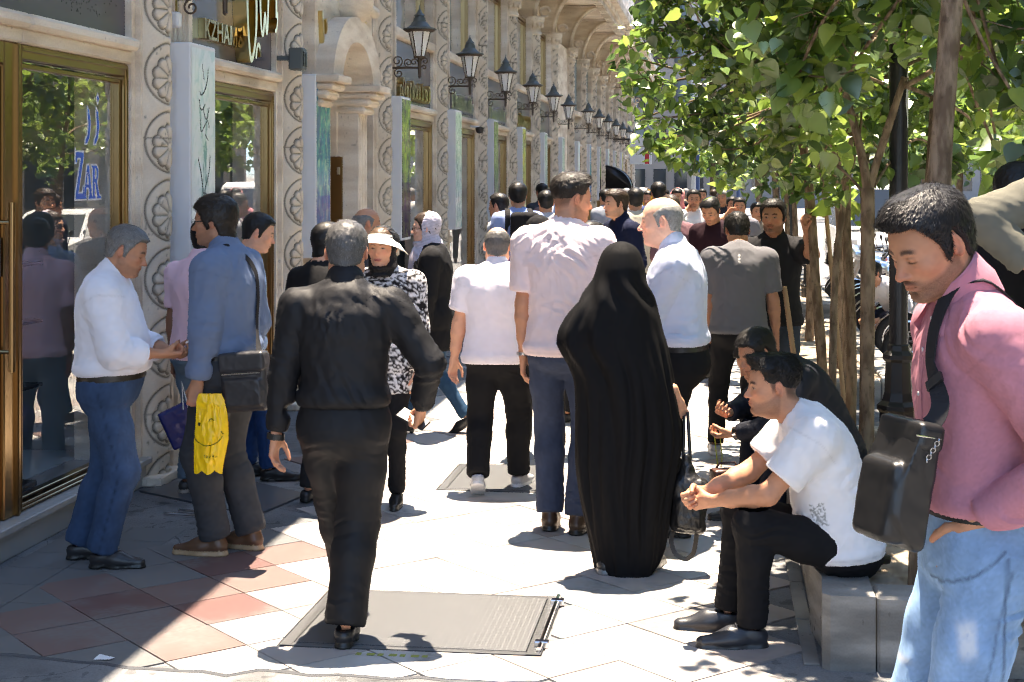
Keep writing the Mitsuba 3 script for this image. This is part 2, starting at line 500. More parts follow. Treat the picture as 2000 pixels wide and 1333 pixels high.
def nets(f, lo, h, smooth=2):
    ins = f < 0
    i8 = ins.astype(np.int8)
    c = np.zeros(np.array(f.shape) - 1, np.int8)
    n = f.shape
    for q in _CORN:
        c += i8[q[0]:n[0] - 1 + q[0], q[1]:n[1] - 1 + q[1], q[2]:n[2] - 1 + q[2]]
    idx = np.argwhere((c > 0) & (c < 8))
    vid = np.full(c.shape, -1, np.int32)
    vid[idx[:, 0], idx[:, 1], idx[:, 2]] = np.arange(len(idx))
    V = np.stack([f[idx[:, 0] + q[0], idx[:, 1] + q[1], idx[:, 2] + q[2]] for q in _CORN], 1)
    acc, cnt = np.zeros((len(idx), 3)), np.zeros(len(idx))
    for a, b in _EDGES:
        va, vb = V[:, a], V[:, b]
        x = (va < 0) != (vb < 0)
        t = np.where(x, va / np.where(x, va - vb, 1), 0)
        acc += x[:, None] * (_CORN[a] + t[:, None] * (_CORN[b] - _CORN[a]))
        cnt += x
    v = (idx + acc / cnt[:, None]) * h + lo
    quads = []
    for ax in range(3):
        o1, o2 = (ax + 1) % 3, (ax + 2) % 3
        s0, s1 = [slice(None)] * 3, [slice(None)] * 3
        s0[ax], s1[ax] = slice(0, -1), slice(1, None)
        for o in (o1, o2):
            s0[o] = s1[o] = slice(1, -1)
        A, B = ins[tuple(s0)], ins[tuple(s1)]
        e = np.argwhere(A != B)
        if not len(e):
            continue
        flag = A[e[:, 0], e[:, 1], e[:, 2]]
        e = e.copy()
        e[:, o1] += 1
        e[:, o2] += 1
        cells = []
        for d1, d2 in ((-1, -1), (0, -1), (0, 0), (-1, 0)):
            p = e.copy()
            p[:, o1] += d1
            p[:, o2] += d2
            cells.append(vid[p[:, 0], p[:, 1], p[:, 2]])
        q = np.stack(cells, 1)
        q[~flag] = q[~flag][:, ::-1]
        quads.append(q)
    q = np.vstack(quads) if quads else np.zeros((0, 4), int)
    fc = np.vstack([q[:, [0, 1, 2]], q[:, [0, 2, 3]]])
    if smooth and len(v):
        v = relax(v, fc, smooth)
    return v, fc


def adjacency(nv, fc):
    from scipy.sparse import coo_matrix
    e = np.vstack([fc[:, [0, 1]], fc[:, [1, 2]], fc[:, [2, 0]]])
    e = np.vstack([e, e[:, ::-1]])
    m = coo_matrix((np.ones(len(e)), (e[:, 0], e[:, 1])), shape=(nv, nv)).tocsr()
    m.data[:] = 1
    d = np.asarray(m.sum(1)).ravel()
    m.data /= np.repeat(np.maximum(d, 1), np.diff(m.indptr))
    return m


def relax(v, fc, it=2, lam=0.5, mu=-0.53):
    m = adjacency(len(v), fc)
    for _ in range(it):
        v = v + lam * (m @ v - v)
        v = v + mu * (m @ v - v)
    return v


def normals(v, fc):
    n = np.zeros_like(v)
    fn = np.cross(v[fc[:, 1]] - v[fc[:, 0]], v[fc[:, 2]] - v[fc[:, 0]])
    for k in range(3):
        np.add.at(n, fc[:, k], fn)
    return n / (np.linalg.norm(n, axis=1, keepdims=True) + 1e-20)


def ridge(p, seed=0, octaves=2):
    return 1 - np.abs(2 * meshkit.fbm(p, octaves, seed) - 1) * 2


def crease(v, fc, specs, drape=0.004, dscale=(16, 16, 5), seed=0, ends=()):
    """cloth folds: displaces along the normal. specs: (centre, axis, width, wavelength, amplitude)"""
    n = normals(v, fc)
    d = np.zeros(len(v))
    if drape:
        w = np.array(dscale)
        q = v @ np.array([[1, 0, .3], [0, 1, .25], [-.3, -.25, 1]]).T
        d += drape * (ridge(q * w, seed) - 0.2) + 0.35 * drape * (ridge(v * w * 2.3, seed + 5) - 0.2)
    for c, ax, wd, lam, amp in specs:
        r = v - c
        x = r @ unit(ax)
        g = np.exp(-(r * r).sum(1) / (2 * wd * wd))
        on = g > 0.02
        if not on.any():
            continue
        ph = np.pi * (x[on] / lam) + 6.0 * meshkit.fbm(v[on] * 6.0, 2, seed + 11)
        patch = np.clip(2.6 * meshkit.noise(v[on] * 8.0 + 3.3, seed + 12) - .75, 0, 1.3)
        d[on] += amp * g[on] * patch * (1.7 * np.abs(np.sin(ph)) ** .8 - .7 + 0.4 * np.sin(3.3 * ph + 1) * patch)
    for c, ax, rad in ends:
        r = v - c
        near = (r * r).sum(1) < rad * rad
        d = np.where(near, d * np.clip(np.abs(r @ unit(ax)) / .03, .0, 1) ** 1.5, d)
    return v + n * d[:, None]


# ------------------------------------------------------------------ the arcade of shops on the left: its own frame (n out to the street, s along it, z up)
ALPHA = math.atan2(400, 3000)
FO = np.array([-2.173, 9.731, 0.0])
FD = np.array([math.sin(ALPHA), math.cos(ALPHA), 0.0])
FN = np.array([math.cos(ALPHA), -math.sin(ALPHA), 0.0])
FM = np.eye(4)
FM[:3, 0], FM[:3, 1], FM[:3, 3] = FN, FD, FO


def FX(m):
    m = m.copy()
    m.apply_transform(FM)
    return m


def fw(n, s, z=0.0):
    return FO + FN * n + FD * s + np.array([0, 0, z])


def fbox(n0, n1, s0, s1, z0, z1, ch=0.006):
    return FX(box(n0, n1, s0, s1, z0, z1, ch))


def front_prism(poly, n0, n1):
    """polygon in (s, z), extruded from n0 to n1"""
    m = prism(poly, n1 - n0)
    v = np.asarray(m.vertices)
    return FX(TM(np.stack([v[:, 2] + n0, v[:, 0], v[:, 1]], 1), m.faces))


def plan_prism(poly, z0, z1):
    """polygon in (n, s), extruded from z0 to z1"""
    m = prism(poly, z1 - z0)
    m.apply_translation([0, 0, z0])
    return FX(m)


def side_prism(poly, s0, s1):
    """polygon in (n, z), extruded from s0 to s1"""
    m = prism(poly, s1 - s0)
    v = np.asarray(m.vertices)
    return FX(TM(np.stack([v[:, 0], v[:, 2] + s0, v[:, 1]], 1), m.faces[:, ::-1]))


B = thing('arcade_building', 'cream stone arcade of shops with carved half columns along the pavement', 'building')
PS = [-3.5, 0.0, 3.13, 6.7, 10.15, 13.6, 17.1, 20.6, 24.1, 28.0, 31.5, 35.0, 38.5, 42.0, 45.5, 49.0, 52.5, 56.0]
CR = 0.16


def medallion(a, z):
    """height of the carving and how dark its cuts are at arc length a and height z"""
    P = .432
    zc = 2.58 + P * np.round((z - 2.58) / P)
    dz = z - zc
    r = np.hypot(a, dz)
    h, d = np.zeros_like(a), np.zeros_like(a)

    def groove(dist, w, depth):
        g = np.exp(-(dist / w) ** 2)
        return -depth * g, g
    for R in (.192,):
        q = groove(r - R, .0075, .012)
        h, d = h + q[0], np.maximum(d, q[1])
    # the shell: lobes fanning out of a point on the axis
    cz = -.03
    rr, ph = np.hypot(a, dz - cz), np.arctan2(dz - cz, a)
    lobes = 10
    lo = .120 + .022 * np.abs(np.sin(ph * lobes / 2)) ** .7
    inside = np.clip((lo - rr) / .008, 0, 1)
    h = h + .010 * inside * np.abs(np.sin(ph * lobes / 2)) ** .5
    q = groove(rr - lo - .002, .0080, .011)
    h, d = h + q[0], np.maximum(d, q[1])
    rad = np.abs(np.sin(ph * lobes / 2)) * rr * 2 / lobes
    on = inside * (rr > .022)
    q = groove(rad, .0050, .009)
    h, d = h + q[0] * on, np.maximum(d, q[1] * on * .8)
    h = h - .004 * np.clip((.185 - r) / .01, 0, 1) * (1 - inside)
    # block joints
    zj = np.abs(((z - .16 + 1.45) % 1.73) - .0)
    q = groove(np.minimum(zj, 1.73 - zj), .004, .006)
    return h + q[0], np.maximum(d, .9 * q[1])


def column(s0, step):
    na, nz = int(2 * CR * 1.75 / step), int(4.72 / step)

    def fn(U, V):
        th = (U - .5) * 3.45
        z = V * 4.72
        h, d = medallion(th * CR, z)
        fn.d, fn.z, fn.th = d, z, th
        r = CR + h
        return -CR + r * np.cos(th), s0 + r * np.sin(th), z
    m = FX(grid_mesh(na, nz, fn))
    d, z = fn.d.ravel(), fn.z.ravel()
    p = np.asarray(m.vertices)
    t = meshkit.fbm(p * [2.2, 2.2, 5.0], 4, 1)
    c = np.array(CREAM)[None] * (1 - t[:, None]) + np.array(CREAM_D)[None] * t[:, None]
    pit = np.clip((meshkit.noise(p * [55, 55, 30], 2) - .80) / .08, 0, 1) * np.clip((meshkit.fbm(p * 5, 2, 4) - .45) / .1, 0, 1)
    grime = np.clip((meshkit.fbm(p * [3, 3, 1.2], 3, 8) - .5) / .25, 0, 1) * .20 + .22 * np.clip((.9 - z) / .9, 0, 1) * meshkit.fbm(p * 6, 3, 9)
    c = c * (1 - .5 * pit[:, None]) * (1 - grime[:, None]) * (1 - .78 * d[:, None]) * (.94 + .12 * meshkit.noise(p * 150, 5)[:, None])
    k = put(B + '__column', m, 'carved_stone', smooth=True, color=np.clip(c, 0, 1))
    ang = np.linspace(-1.72, 1.72, 25)
    prof = [(CR + .004, 4.70), (CR + .03, 4.72), (CR + .03, 4.76), (CR + .012, 4.79), (CR + .02, 4.86), (CR + .075, 4.97), (CR + .09, 4.98), (CR + .09, 5.06), (.0, 5.06)]
    v = np.array([[-CR + r * math.cos(t_), s0 + r * math.sin(t_), z_] for r, z_ in prof for t_ in ang])
    i, j = np.meshgrid(np.arange(len(prof) - 1), np.arange(24), indexing='ij')
    q = np.stack([i * 25 + j, i * 25 + j + 1, (i + 1) * 25 + j + 1, (i + 1) * 25 + j], -1).reshape(-1, 4)
    leaves = [TM(v, np.vstack([q[:, [0, 1, 2]], q[:, [0, 2, 3]]]))]
    for t_ in np.linspace(-1.3, 1.3, 6):
        lf = trimesh.creation.icosphere(subdivisions=2, radius=1.0)
        lf.apply_scale([.03, .045, .06])
        lf.apply_transform(trimesh.transformations.rotation_matrix(t_, [0, 0, 1]))
        lf.apply_translation([-CR + (CR + .05) * math.cos(t_), s0 + (CR + .05) * math.sin(t_), 4.90])
        leaves.append(lf)
    put(k + '__capital', FX(cat(*leaves)), 'stone', smooth=40)
    pl = [box(-.42, .022, s0 - .21, s0 + .21, 0, .06, .008)]
    put(k + '__plinth', FX(cat(*pl)), 'stone', smooth=False)
    return k


for i, s0 in enumerate(PS):
    column(s0, .0075 if i in (1, 2) else .013 if i in (3, 4) else .022 if i < 8 else .045)

# the wall behind and above, the canopy and its consoles
put(B + '__wall', cat(fbox(-.60, -.46, -14, -3.6, 0, 6.1), fbox(-6.0, -5.8, -14, 62, 0, 6.1), fbox(-.60, -.42, -14, 62, 5.02, 6.1), fbox(-.9, -.35, -14, 62, 6.52, 17)), 'stone', smooth=False)  # upper wall made taller to cut the sky light on the pavement
put(B + '__canopy', cat(fbox(-.9, .86, -14, 62, 6.10, 6.26, .01), fbox(-.9, 1.00, -14, 62, 6.262, 6.50, .02)), 'stone', smooth=False)
for i in range(150):
    s_ = 4 + i * .385
    put(B + '__dentil', fbox(.60, .80, s_, s_ + .19, 5.94, 6.098, .01), 'stone', smooth=False)
th_ = np.linspace(0, math.pi / 2, 15)
for i, s0 in enumerate(PS):
    R0, R1 = .80, .68
    out = [(-.1 + R0 * (1 - math.cos(t)) * 1.0, 5.06 + 1.0 * math.sin(t)) for t in th_]
    inn = [(-.1 + .14 + R1 * (1 - math.cos(t)), 5.06 + .86 * math.sin(t)) for t in th_]
    arc = side_prism([(-.42, 5.065)] + out + [(-.42, 6.06)], s0 - .10, s0 + .10)
    rib = [FX(tube(np.array([[a - .0, s0 + sg * .11, z] for a, z in out]), .035, 8)) for sg in (-1, 1)]
    put(B + '__console', cat(arc, *rib), 'stone', smooth=30)
    ru = [FX(tube(np.array([[.10 + .09 * math.cos(t), s0, 5.16 + .09 * math.sin(t)] for t in np.linspace(0, 5.5, 16)]), np.linspace(.035, .02, 16), 8))]
    put(B + '__scroll', cat(*ru), 'stone', smooth=40)


def pane_frame(s0, s1, z0, z1, n0, n1, w):
    return [fbox(n0, n1, s0, s0 + w, z0, z1, .004), fbox(n0, n1, s1 - w, s1, z0, z1, .004), fbox(n0, n1, s0 + w, s1 - w, z0, z0 + w * .9, .004),
            fbox(n0 - .001, n1 + .003, s0 + w, s1 - w, z1 - w * 1.7, z1, .004)]


def shop_window(s0, s1, z0=.182, z1=2.62, gn=-.20, door=False):
    k = free(B + '__shop_window')
    put(k + '__frame', cat(*pane_frame(s0, s1, z0, z1, gn - .05, gn + .045, .045), *pane_frame(s0 + .018, s1 - .018, z0 + .01, z1 - .012, gn - .04, gn + .058, .014), *pane_frame(s0 + .055, s1 - .055, z0 + .05, z1 - .094, gn - .03, gn + .022, .016)), 'brass', smooth=False)
    put(k + '__pane', FX(TM([[gn, s0 + .05, z0 + .04], [gn, s1 - .05, z0 + .04], [gn, s1 - .05, z1 - .08], [gn, s0 + .05, z1 - .08]], [[0, 1, 2], [0, 2, 3]])), 'glass', smooth=False)
    return k


def fluted(s0, s1, z0, z1, nb, nf, ribs=4):
    pts = [(nb, s0)]
    w = (s1 - s0)
    pts.append((nf, s0))
    for i in range(ribs):
        c = s0 + w * (i + .5) / ribs
        r = w / ribs * .34
        for t in np.linspace(math.pi, 2 * math.pi, 7):
            pts.append((nf + r * .9 * math.sin(t), c + r * math.cos(t)))
    pts += [(nf, s1), (nb, s1)]
    return plan_prism(pts, z0, z1)


def bay(i):
    a, b = PS[i], PS[i + 1]
    wide = b - a > 3.7
    # stone frames beside the columns, the fluted pilaster after the column, lintel, upper panel
    put(B + '__jamb', plan_prism([(-.5, a + .13), (-.115, a + .13), (-.115, a + .185), (-.15, a + .19), (-.15, a + .24), (-.5, a + .24)], 0, 5.02), 'stone', smooth=False)
    put(B + '__jamb', plan_prism([(-.5, b - .30), (-.13, b - .30), (-.13, b - .27), (-.15, b - .265), (-.15, b - .19), (-.115, b - .185), (-.115, b - .13), (-.5, b - .13)], 0, 5.02), 'stone', smooth=False)
    put(B + '__pilaster', cat(fluted(a + .242, a + .62, .0, 5.02, -.5, -.115), fbox(-.5, -.09, a + .62, a + .70, 0, 5.01)), 'stone', smooth=False)
    put(B + '__dado', cat(fbox(-.2, -.05, a + .22, a + .66, 0, .16), fbox(-.2, -.075, a + .26, a + .62, .16, 1.05), fbox(-.07, -.055, a + .30, a + .58, .26, .95, .02), fbox(-.2, -.04, a + .24, a + .64, 1.05, 1.15, .02)), 'stone', smooth=False)
    return a + .70, b - .30


def step(s0, s1):
    st = free(B + '__step')
    put(st + '__riser', fbox(-.5, -.095, s0, s1, 0, .140), 'marble_step', smooth=False)
    n = max(1, int(round((s1 - s0) / 1.35)))
    for q in range(n):
        x0, x1 = s0 + (s1 - s0) * q / n, s0 + (s1 - s0) * (q + 1) / n
        put(st + '__slab', fbox(-.52, -.055, x0 + .0015, x1 - .0015, .1405, .180, .006), 'marble_step', smooth=False)


SIGNS = {}
for i in range(len(PS) - 1):
    a, b = bay(i)
    if i in (2, 8):
        continue
    if i == 0:
        a = -1.80
    step(a - (1.75 if i == 0 else .04), b + (.14 if i else .16))
    shop_window(a, b)
    put(B + '__lintel', cat(fbox(-.5, -.125, a, b, 2.622, 2.70, .01), fbox(-.5, -.07, a, b, 2.70, 2.775, .02)), 'stone', smooth=False)
    if i == 0:
        put(B + '__lintel', cat(fbox(-.5, -.127, a - 1.4, a, 2.622, 2.70, .01), fbox(-.5, -.072, a - 1.4, a, 2.70, 2.775, .02)), 'stone', smooth=False)
    if i < 8:
        k = shop_window(a, b, 3.62, 5.0, -.30)
    else:
        put(B + '__upper_panel', fbox(-.5, -.24, a, b, 3.62, 5.0), 'interior', smooth=False)
    put(B + '__transom', fbox(-.5, -.10, a, b, 3.50, 3.615, .015), 'stone', smooth=False)
    # room behind
    if i < 7:
        rm = [fbox(-2.6, -2.5, a - .4, b + .3, 0, 3.4, 0), fbox(-2.5, -.5, a - .42, a - .40, .18, 3.4, 0), fbox(-2.5, -.5, b + .28, b + .3, .18, 3.4, 0), fbox(-2.5, -.5, a - .4, b + .3, 3.3, 3.4, 0)]
        put(B + '__shop_room', cat(*rm), 'interior', smooth=False)
        put(B + '__shop_floor', fbox(-2.5, -.52, a - .4, b + .3, .0, .182, 0), 'interior_pale', smooth=False)
    else:
        put(B + '__shop_room', fbox(-.75, -.62, a - .3, b + .3, 0, 3.4, 0), 'interior', smooth=False)
put(B + '__shop_room', cat(fbox(-1.2, -1.1, PS[0], PS[7], 3.45, 5.02, 0), fbox(-1.1, -.42, PS[0], PS[7], 3.42, 3.44, 0)), 'interior', smooth=False)
# the plain stretch of wall
put(B + '__wall_panel', cat(fbox(-.5, -.16, 24.8, 27.7, 0, 5.02), fbox(-.16, -.12, 25.1, 27.4, .3, 4.7, .02)), 'stone', smooth=False)

# the brass door at the left edge
D = free(B + '__shop_door')
put(D + '__frame', cat(fbox(-.25, -.14, -1.98, -1.805, .182, 2.62, .008), fbox(-.24, -.12, -1.86, -1.83, .183, 2.619, .006), fbox(-.25, -.14, -3.07, -1.98, 2.5, 2.62, .008)), 'brass', smooth=False)
put(D + '__leaf', cat(*pane_frame(-3.05, -1.995, .19, 2.49, -.225, -.165, .11)), 'brass', smooth=False)
put(D + '__pane', FX(TM([[-.195, -2.95, .28], [-.195, -2.10, .28], [-.195, -2.10, 2.32], [-.195, -2.95, 2.32]], [[0, 1, 2], [0, 2, 3]])), 'glass', smooth=False)
put(D + '__handle', cat(FX(tube([[-.06, -2.06, .95], [-.06, -2.06, 1.80]], .017, 12)), *[FX(tube([[-.19, -2.06, z], [-.06, -2.06, z]], .010, 8)) for z in (1.05, 1.70)]), 'brass', smooth=40)
put(D + '__lock', fbox(-.166, -.145, -2.03, -2.005, 1.42, 1.62, .003), 'black_paint', smooth=False)

# the portal with the pointed arch
a, b = PS[2], PS[3]
A0 = 4.36


def arch(hw, z0, hz, off=0.0, n=16):
    t = np.linspace(0, 1, n)
    x = hw * np.cos(t * math.pi / 2) ** .9
    z = z0 + hz * np.sin(t * math.pi / 2) ** 1.25
    L_ = [(A0 - x_, z_) for x_, z_ in zip(x, z)]
    R_ = [(A0 + x_, z_) for x_, z_ in zip(x, z)][::-1]
    return L_ + R_[1:]


from shapely.geometry import Polygon
po, pi = Polygon(arch(.93, 2.80, .58)), Polygon(arch(.60, 2.79, .36))
P_ = free(B + '__portal')
put(P_ + '__arch', front_prism(po.difference(pi), -.05, .20), 'stone', smooth=20)
gable = Polygon([(a + .3, 2.80), (5.62, 2.80), (5.62, 3.58), (a + .3, 3.58)]).difference(Polygon(arch(.61, 2.78, .37)))
put(P_ + '__gable', front_prism(gable, -.30, .035), 'stone', smooth=20)
put(P_ + '__shell', cat(FX(lathe([(0, 3.28), (.10, 3.30), (.22, 3.40), (.26, 3.52), (.28, 3.62)], 14, (.04, 4.52, 0))), FX(tube([[.08, 4.7, 3.60], [.08, 5.56, 3.55]], .055, 10))), 'stone', smooth=40)
for s0, s1 in ((3.36, 3.78), (4.96, 5.40)):
    put(P_ + '__corbel', cat(fbox(-.3, .27, s0 - .02, s1 + .02, 2.735, 2.798, .008), fbox(-.3, .22, s0, s1, 2.675, 2.735, .02), fbox(-.3, .17, s0 + .01, s1 - .01, 2.60, 2.675, .025), fbox(-.3, .12, s0 + .02, s1 - .02, 2.53, 2.60, .025)), 'stone', smooth=False)
put(P_ + '__reveal', cat(fbox(-1.9, -.16, 4.98, 5.20, 0, 2.80), fbox(-1.9, -.25, 3.2, 3.42, 0, 2.80), fbox(-1.9, -.2, 3.2, 5.6, 3.40, 3.6), fbox(-2.1, -1.9, 3.2, 5.6, 0, 3.5)), 'stone', smooth=False)
put(P_ + '__jamb', cat(fluted(5.0, 5.36, 0, 2.53, -.3, .045, 3), fbox(-.3, .01, 5.36, 5.44, 0, 2.53), fluted(3.42, 3.75, 0, 2.53, -.3, .045, 3)), 'stone', smooth=False)
put(P_ + '__door', fbox(-.62, -.10, 4.940, 4.972, .02, 2.12, .006), 'brass', smooth=False)
put(P_ + '__hinge', cat(*[fbox(-.15, -.12, 4.925, 4.941, z, z + .07, .004) for z in (1.0, 1.45, 1.95)]), 'chrome', smooth=False)
put(P_ + '__upper_panel', fbox(-.5, -.25, a + .7, b - .3, 3.585, 5.0), 'interior', smooth=False)
put(P_ + '__side_panel', cat(fbox(-.5, -.2, 5.47, b - .3, 0, 3.585)), 'sign_panel', smooth=False)


# ------------------------------------------------------------------ shop signs
def sign_board(i, label, s0=None, s1=None):
    a, b = PS[i] + .70, PS[i + 1] - .30
    a, b = (a if s0 is None else s0), (b if s1 is None else s1)
    k = thing('shop_sign', label, 'sign', 'shop signs above the windows')
    put(k + '__panel', fbox(-.45, -.17, a, b, 2.776, 3.498, .006), 'sign_panel', smooth=False)
    return k


def letters(text, height, s0, z0, n0, depth, squeeze=1.0, bold=True):
    m = meshkit.text_mesh(text, height, depth, bold)
    v = np.asarray(m.vertices)
    return FX(TM(np.stack([v[:, 2] + n0, s0 + v[:, 0] * squeeze, z0 + v[:, 1]], 1), m.faces))


def stroke(pts, w, n0, n1, closed=False):
    """a letter stroke: a line in (s, z) given a width, as a raised metal strip"""
    from shapely.geometry import LineString
    from scipy.interpolate import make_interp_spline
    p = np.array(pts, float)
    if len(p) > 2:
        t = np.arange(len(p))
        p = make_interp_spline(t, p, k=min(3, len(p) - 1))(np.linspace(0, len(p) - 1, 6 * len(p)))
    g = LineString(p).buffer(w / 2, cap_style=2).simplify(.002)
    return [front_prism(q, n0, n1) for q in getattr(g, 'geoms', [g])]


k = sign_board(0, 'dark grey shop sign panel with fixing holes above the glass window and brass door', -3.2, -.30)
rng = np.random.default_rng(5)
holes = []
for q in range(70):
    c = -1.05 + .38 * rng.integers(0, 2) * rng.random() - .5 * rng.random() + .3
    holes.append(front_prism([(c + .006 * math.cos(t), 2.87 + .22 * 0 + .0 + .006 * math.sin(t) + 0) for t in np.linspace(0, 5.5, 7)], -.171, -.1685))
    holes[-1].apply_translation([0, 0, rng.random() * .16 + .03 * math.sin(c * 20)])
put(k + '__fixing_hole', cat(*holes), 'black_paint', smooth=False)
labels[k + '__fixing_hole'] = {'kind': 'stuff', 'label': 'small scattered fixing holes'}
k = sign_board(1, 'dark shop sign with raised gilt latin letters and tall golden script')
put(k + '__lettering', letters('KZHAMZ', .135, 1.02, 2.905, -.168, .05, 1.12), 'gilt', smooth=False)
scr = stroke([(1.86, 3.45), (1.84, 3.15), (1.90, 2.86), (1.97, 2.84), (2.05, 3.02), (2.06, 3.3), (2.0, 3.46)], .045, -.168, -.06)
scr += stroke([(2.16, 3.46), (2.17, 3.2), (2.2, 3.06), (2.25, 3.06), (2.29, 3.2), (2.33, 3.06), (2.37, 3.2), (2.38, 3.45)], .04, -.168, -.06)
scr += stroke([(2.12, 2.84), (2.15, 2.93), (2.2, 2.95), (2.24, 2.86)], .035, -.168, -.08)
scr += stroke([(2.60, 3.46), (2.60, 3.2)], .04, -.168, -.06) + stroke([(2.63, 3.1), (2.69, 3.14), (2.7, 3.26)], .03, -.168, -.08)
put(k + '__lettering', cat(*scr), 'gilt', smooth=False)
for i, txt in ((3, 'gilt script letters'), (4, 'chrome script letters'), (5, 'chrome latin letters'), (6, 'small gilt letters'), (7, 'plain face')):
    k = sign_board(i, 'dark shop sign with %s over the %s window past the portal' % (txt, ('first', 'second', 'third', 'fourth', 'fifth')[i - 3]))
    if i == 7:
        continue
    rng = np.random.default_rng(i)
    ms = []
    s_ = PS[i] + .95
    while s_ < PS[i + 1] - .6:
        h_ = rng.uniform(.10, .22)
        ms += stroke([(s_, 2.84), (s_ + .04, 2.84 + h_ * .5), (s_ + .02, 2.84 + h_), (s_ + .09, 2.86 + h_ * .9), (s_ + .11, 2.86)], .028, -.168, -.10)
        s_ += rng.uniform(.15, .24)
    put(k + '__lettering', cat(*ms), 'gilt' if i in (3, 6) else 'chrome', smooth=False)
# script on the portal's gable
k = thing('portal_lettering', 'small gilt script fixed to the pale gable over the pointed arch', 'sign')
ms = []
for pts in ([(3.55, 3.36), (3.58, 3.2), (3.60, 3.05)], [(3.66, 3.1), (3.70, 3.2), (3.68, 3.3)], [(3.75, 3.08), (3.8, 3.18), (3.84, 3.08), (3.88, 3.2), (3.92, 3.1)],
            [(4.92, 3.14), (4.94, 3.20)], [(5.02, 3.06), (5.08, 3.2), (5.05, 3.3)], [(5.12, 3.0), (5.18, 3.2), (5.2, 3.42)], [(5.22, 2.95), (5.27, 3.05), (5.27, 3.15)]):
    ms += stroke(pts, .04, .036, .075)
put(k + '__lettering', cat(*ms), 'gilt', smooth=False)

# the lettering on the first window
k = thing('window_lettering', 'blue and white shop lettering stuck on the first glass window', 'sign')


def window_letters():
    from shapely.geometry import Polygon as Pg
    from shapely.ops import unary_union
    from shapely import affinity
    Z = unary_union([Pg([(0, .88), (.62, .88), (.62, 1.0), (.04, 1.0)]), Pg([(0, .78), (.08, .78), (.12, .9), (0.02, 1.0)]), Pg([(.44, .9), (.62, .9), (.20, .12), (.02, .12)]), Pg([(0, 0), (.66, 0), (.66, .12), (0.02, .12)]), Pg([(.58, .1), (.66, .1), (.68, .26), (.63, .26)])])
    A = unary_union([Pg([(.0, 0), (.12, 0), (.34, .72), (.28, .72)]), Pg([(.30, .72), (.40, .72), (.66, 0), (.48, 0)]), Pg([(.14, .24), (.5, .24), (.5, .31), (.16, .31)]), Pg([(-.06, 0), (.18, 0), (.18, .05), (-.06, .05)]), Pg([(.4, 0), (.72, 0), (.72, .05), (.4, .05)])])
    bowl = Pg([(.1, .72), (.38, .72), (.5, .64), (.52, .52), (.46, .42), (.36, .36), (.1, .36)]).difference(Pg([(.2, .66), (.34, .66), (.4, .6), (.4, .5), (.34, .43), (.2, .43)]))
    R = unary_union([Pg([(.08, 0), (.22, 0), (.22, .72), (.08, .72)]), bowl, Pg([(.26, .38), (.40, .38), (.66, 0), (.48, 0)]), Pg([(0, 0), (.3, 0), (.3, .05), (0, .05)]), Pg([(0, .68), (.2, .68), (.2, .72), (0, .72)]), Pg([(.44, 0), (.74, 0), (.74, .05), (.44, .05)])])
    h = .27
    out = []
    for g, x in ((Z, 0), (A, .66), (R, 1.32)):
        out.append(affinity.translate(affinity.scale(g, h * .66, h, origin=(0, 0)), -.985 + x * h * .66 * .98 + .01, 1.80))
    ra = Pg([(.10, .62), (.15, .62), (.17, .3), (.12, .08), (.0, -.02), (.06, .02), (.10, .12), (.11, .36)])
    ra = Pg([(.08, .66), (.14, .60), (.19, .36), (.15, .12), (.04, -.02), (-.02, -.02), (.0, .05), (.08, .14), (.11, .34), (.07, .56)])
    h = .30
    for x in (0, .28):
        out.append(affinity.translate(affinity.scale(ra, h * 1.15, h, origin=(0, 0)), -.83 + x * h * 1.5, 2.13))
    d = Pg([(.04, .0), (.085, .07), (.04, .14), (-.005, .07)])
    out.append(affinity.translate(affinity.scale(d, h * 1.1, h, origin=(0, 0)), -.67, 2.37))
    return out


gl = window_letters()
put(k + '__outline', cat(*[front_prism(q, -.1995, -.1975) for g in gl for q in getattr(g.buffer(.010, join_style=2), 'geoms', [g.buffer(.010, join_style=2)])]), 'white_metal', smooth=False)
m_ = cat(*[front_prism(q, -.1972, -.1960) for g in gl for q in getattr(g, 'geoms', [g])])
put(k + '__letter', m_, 'vc_gloss', smooth=True, color=vcol(m_, L(60, 100, 200)))

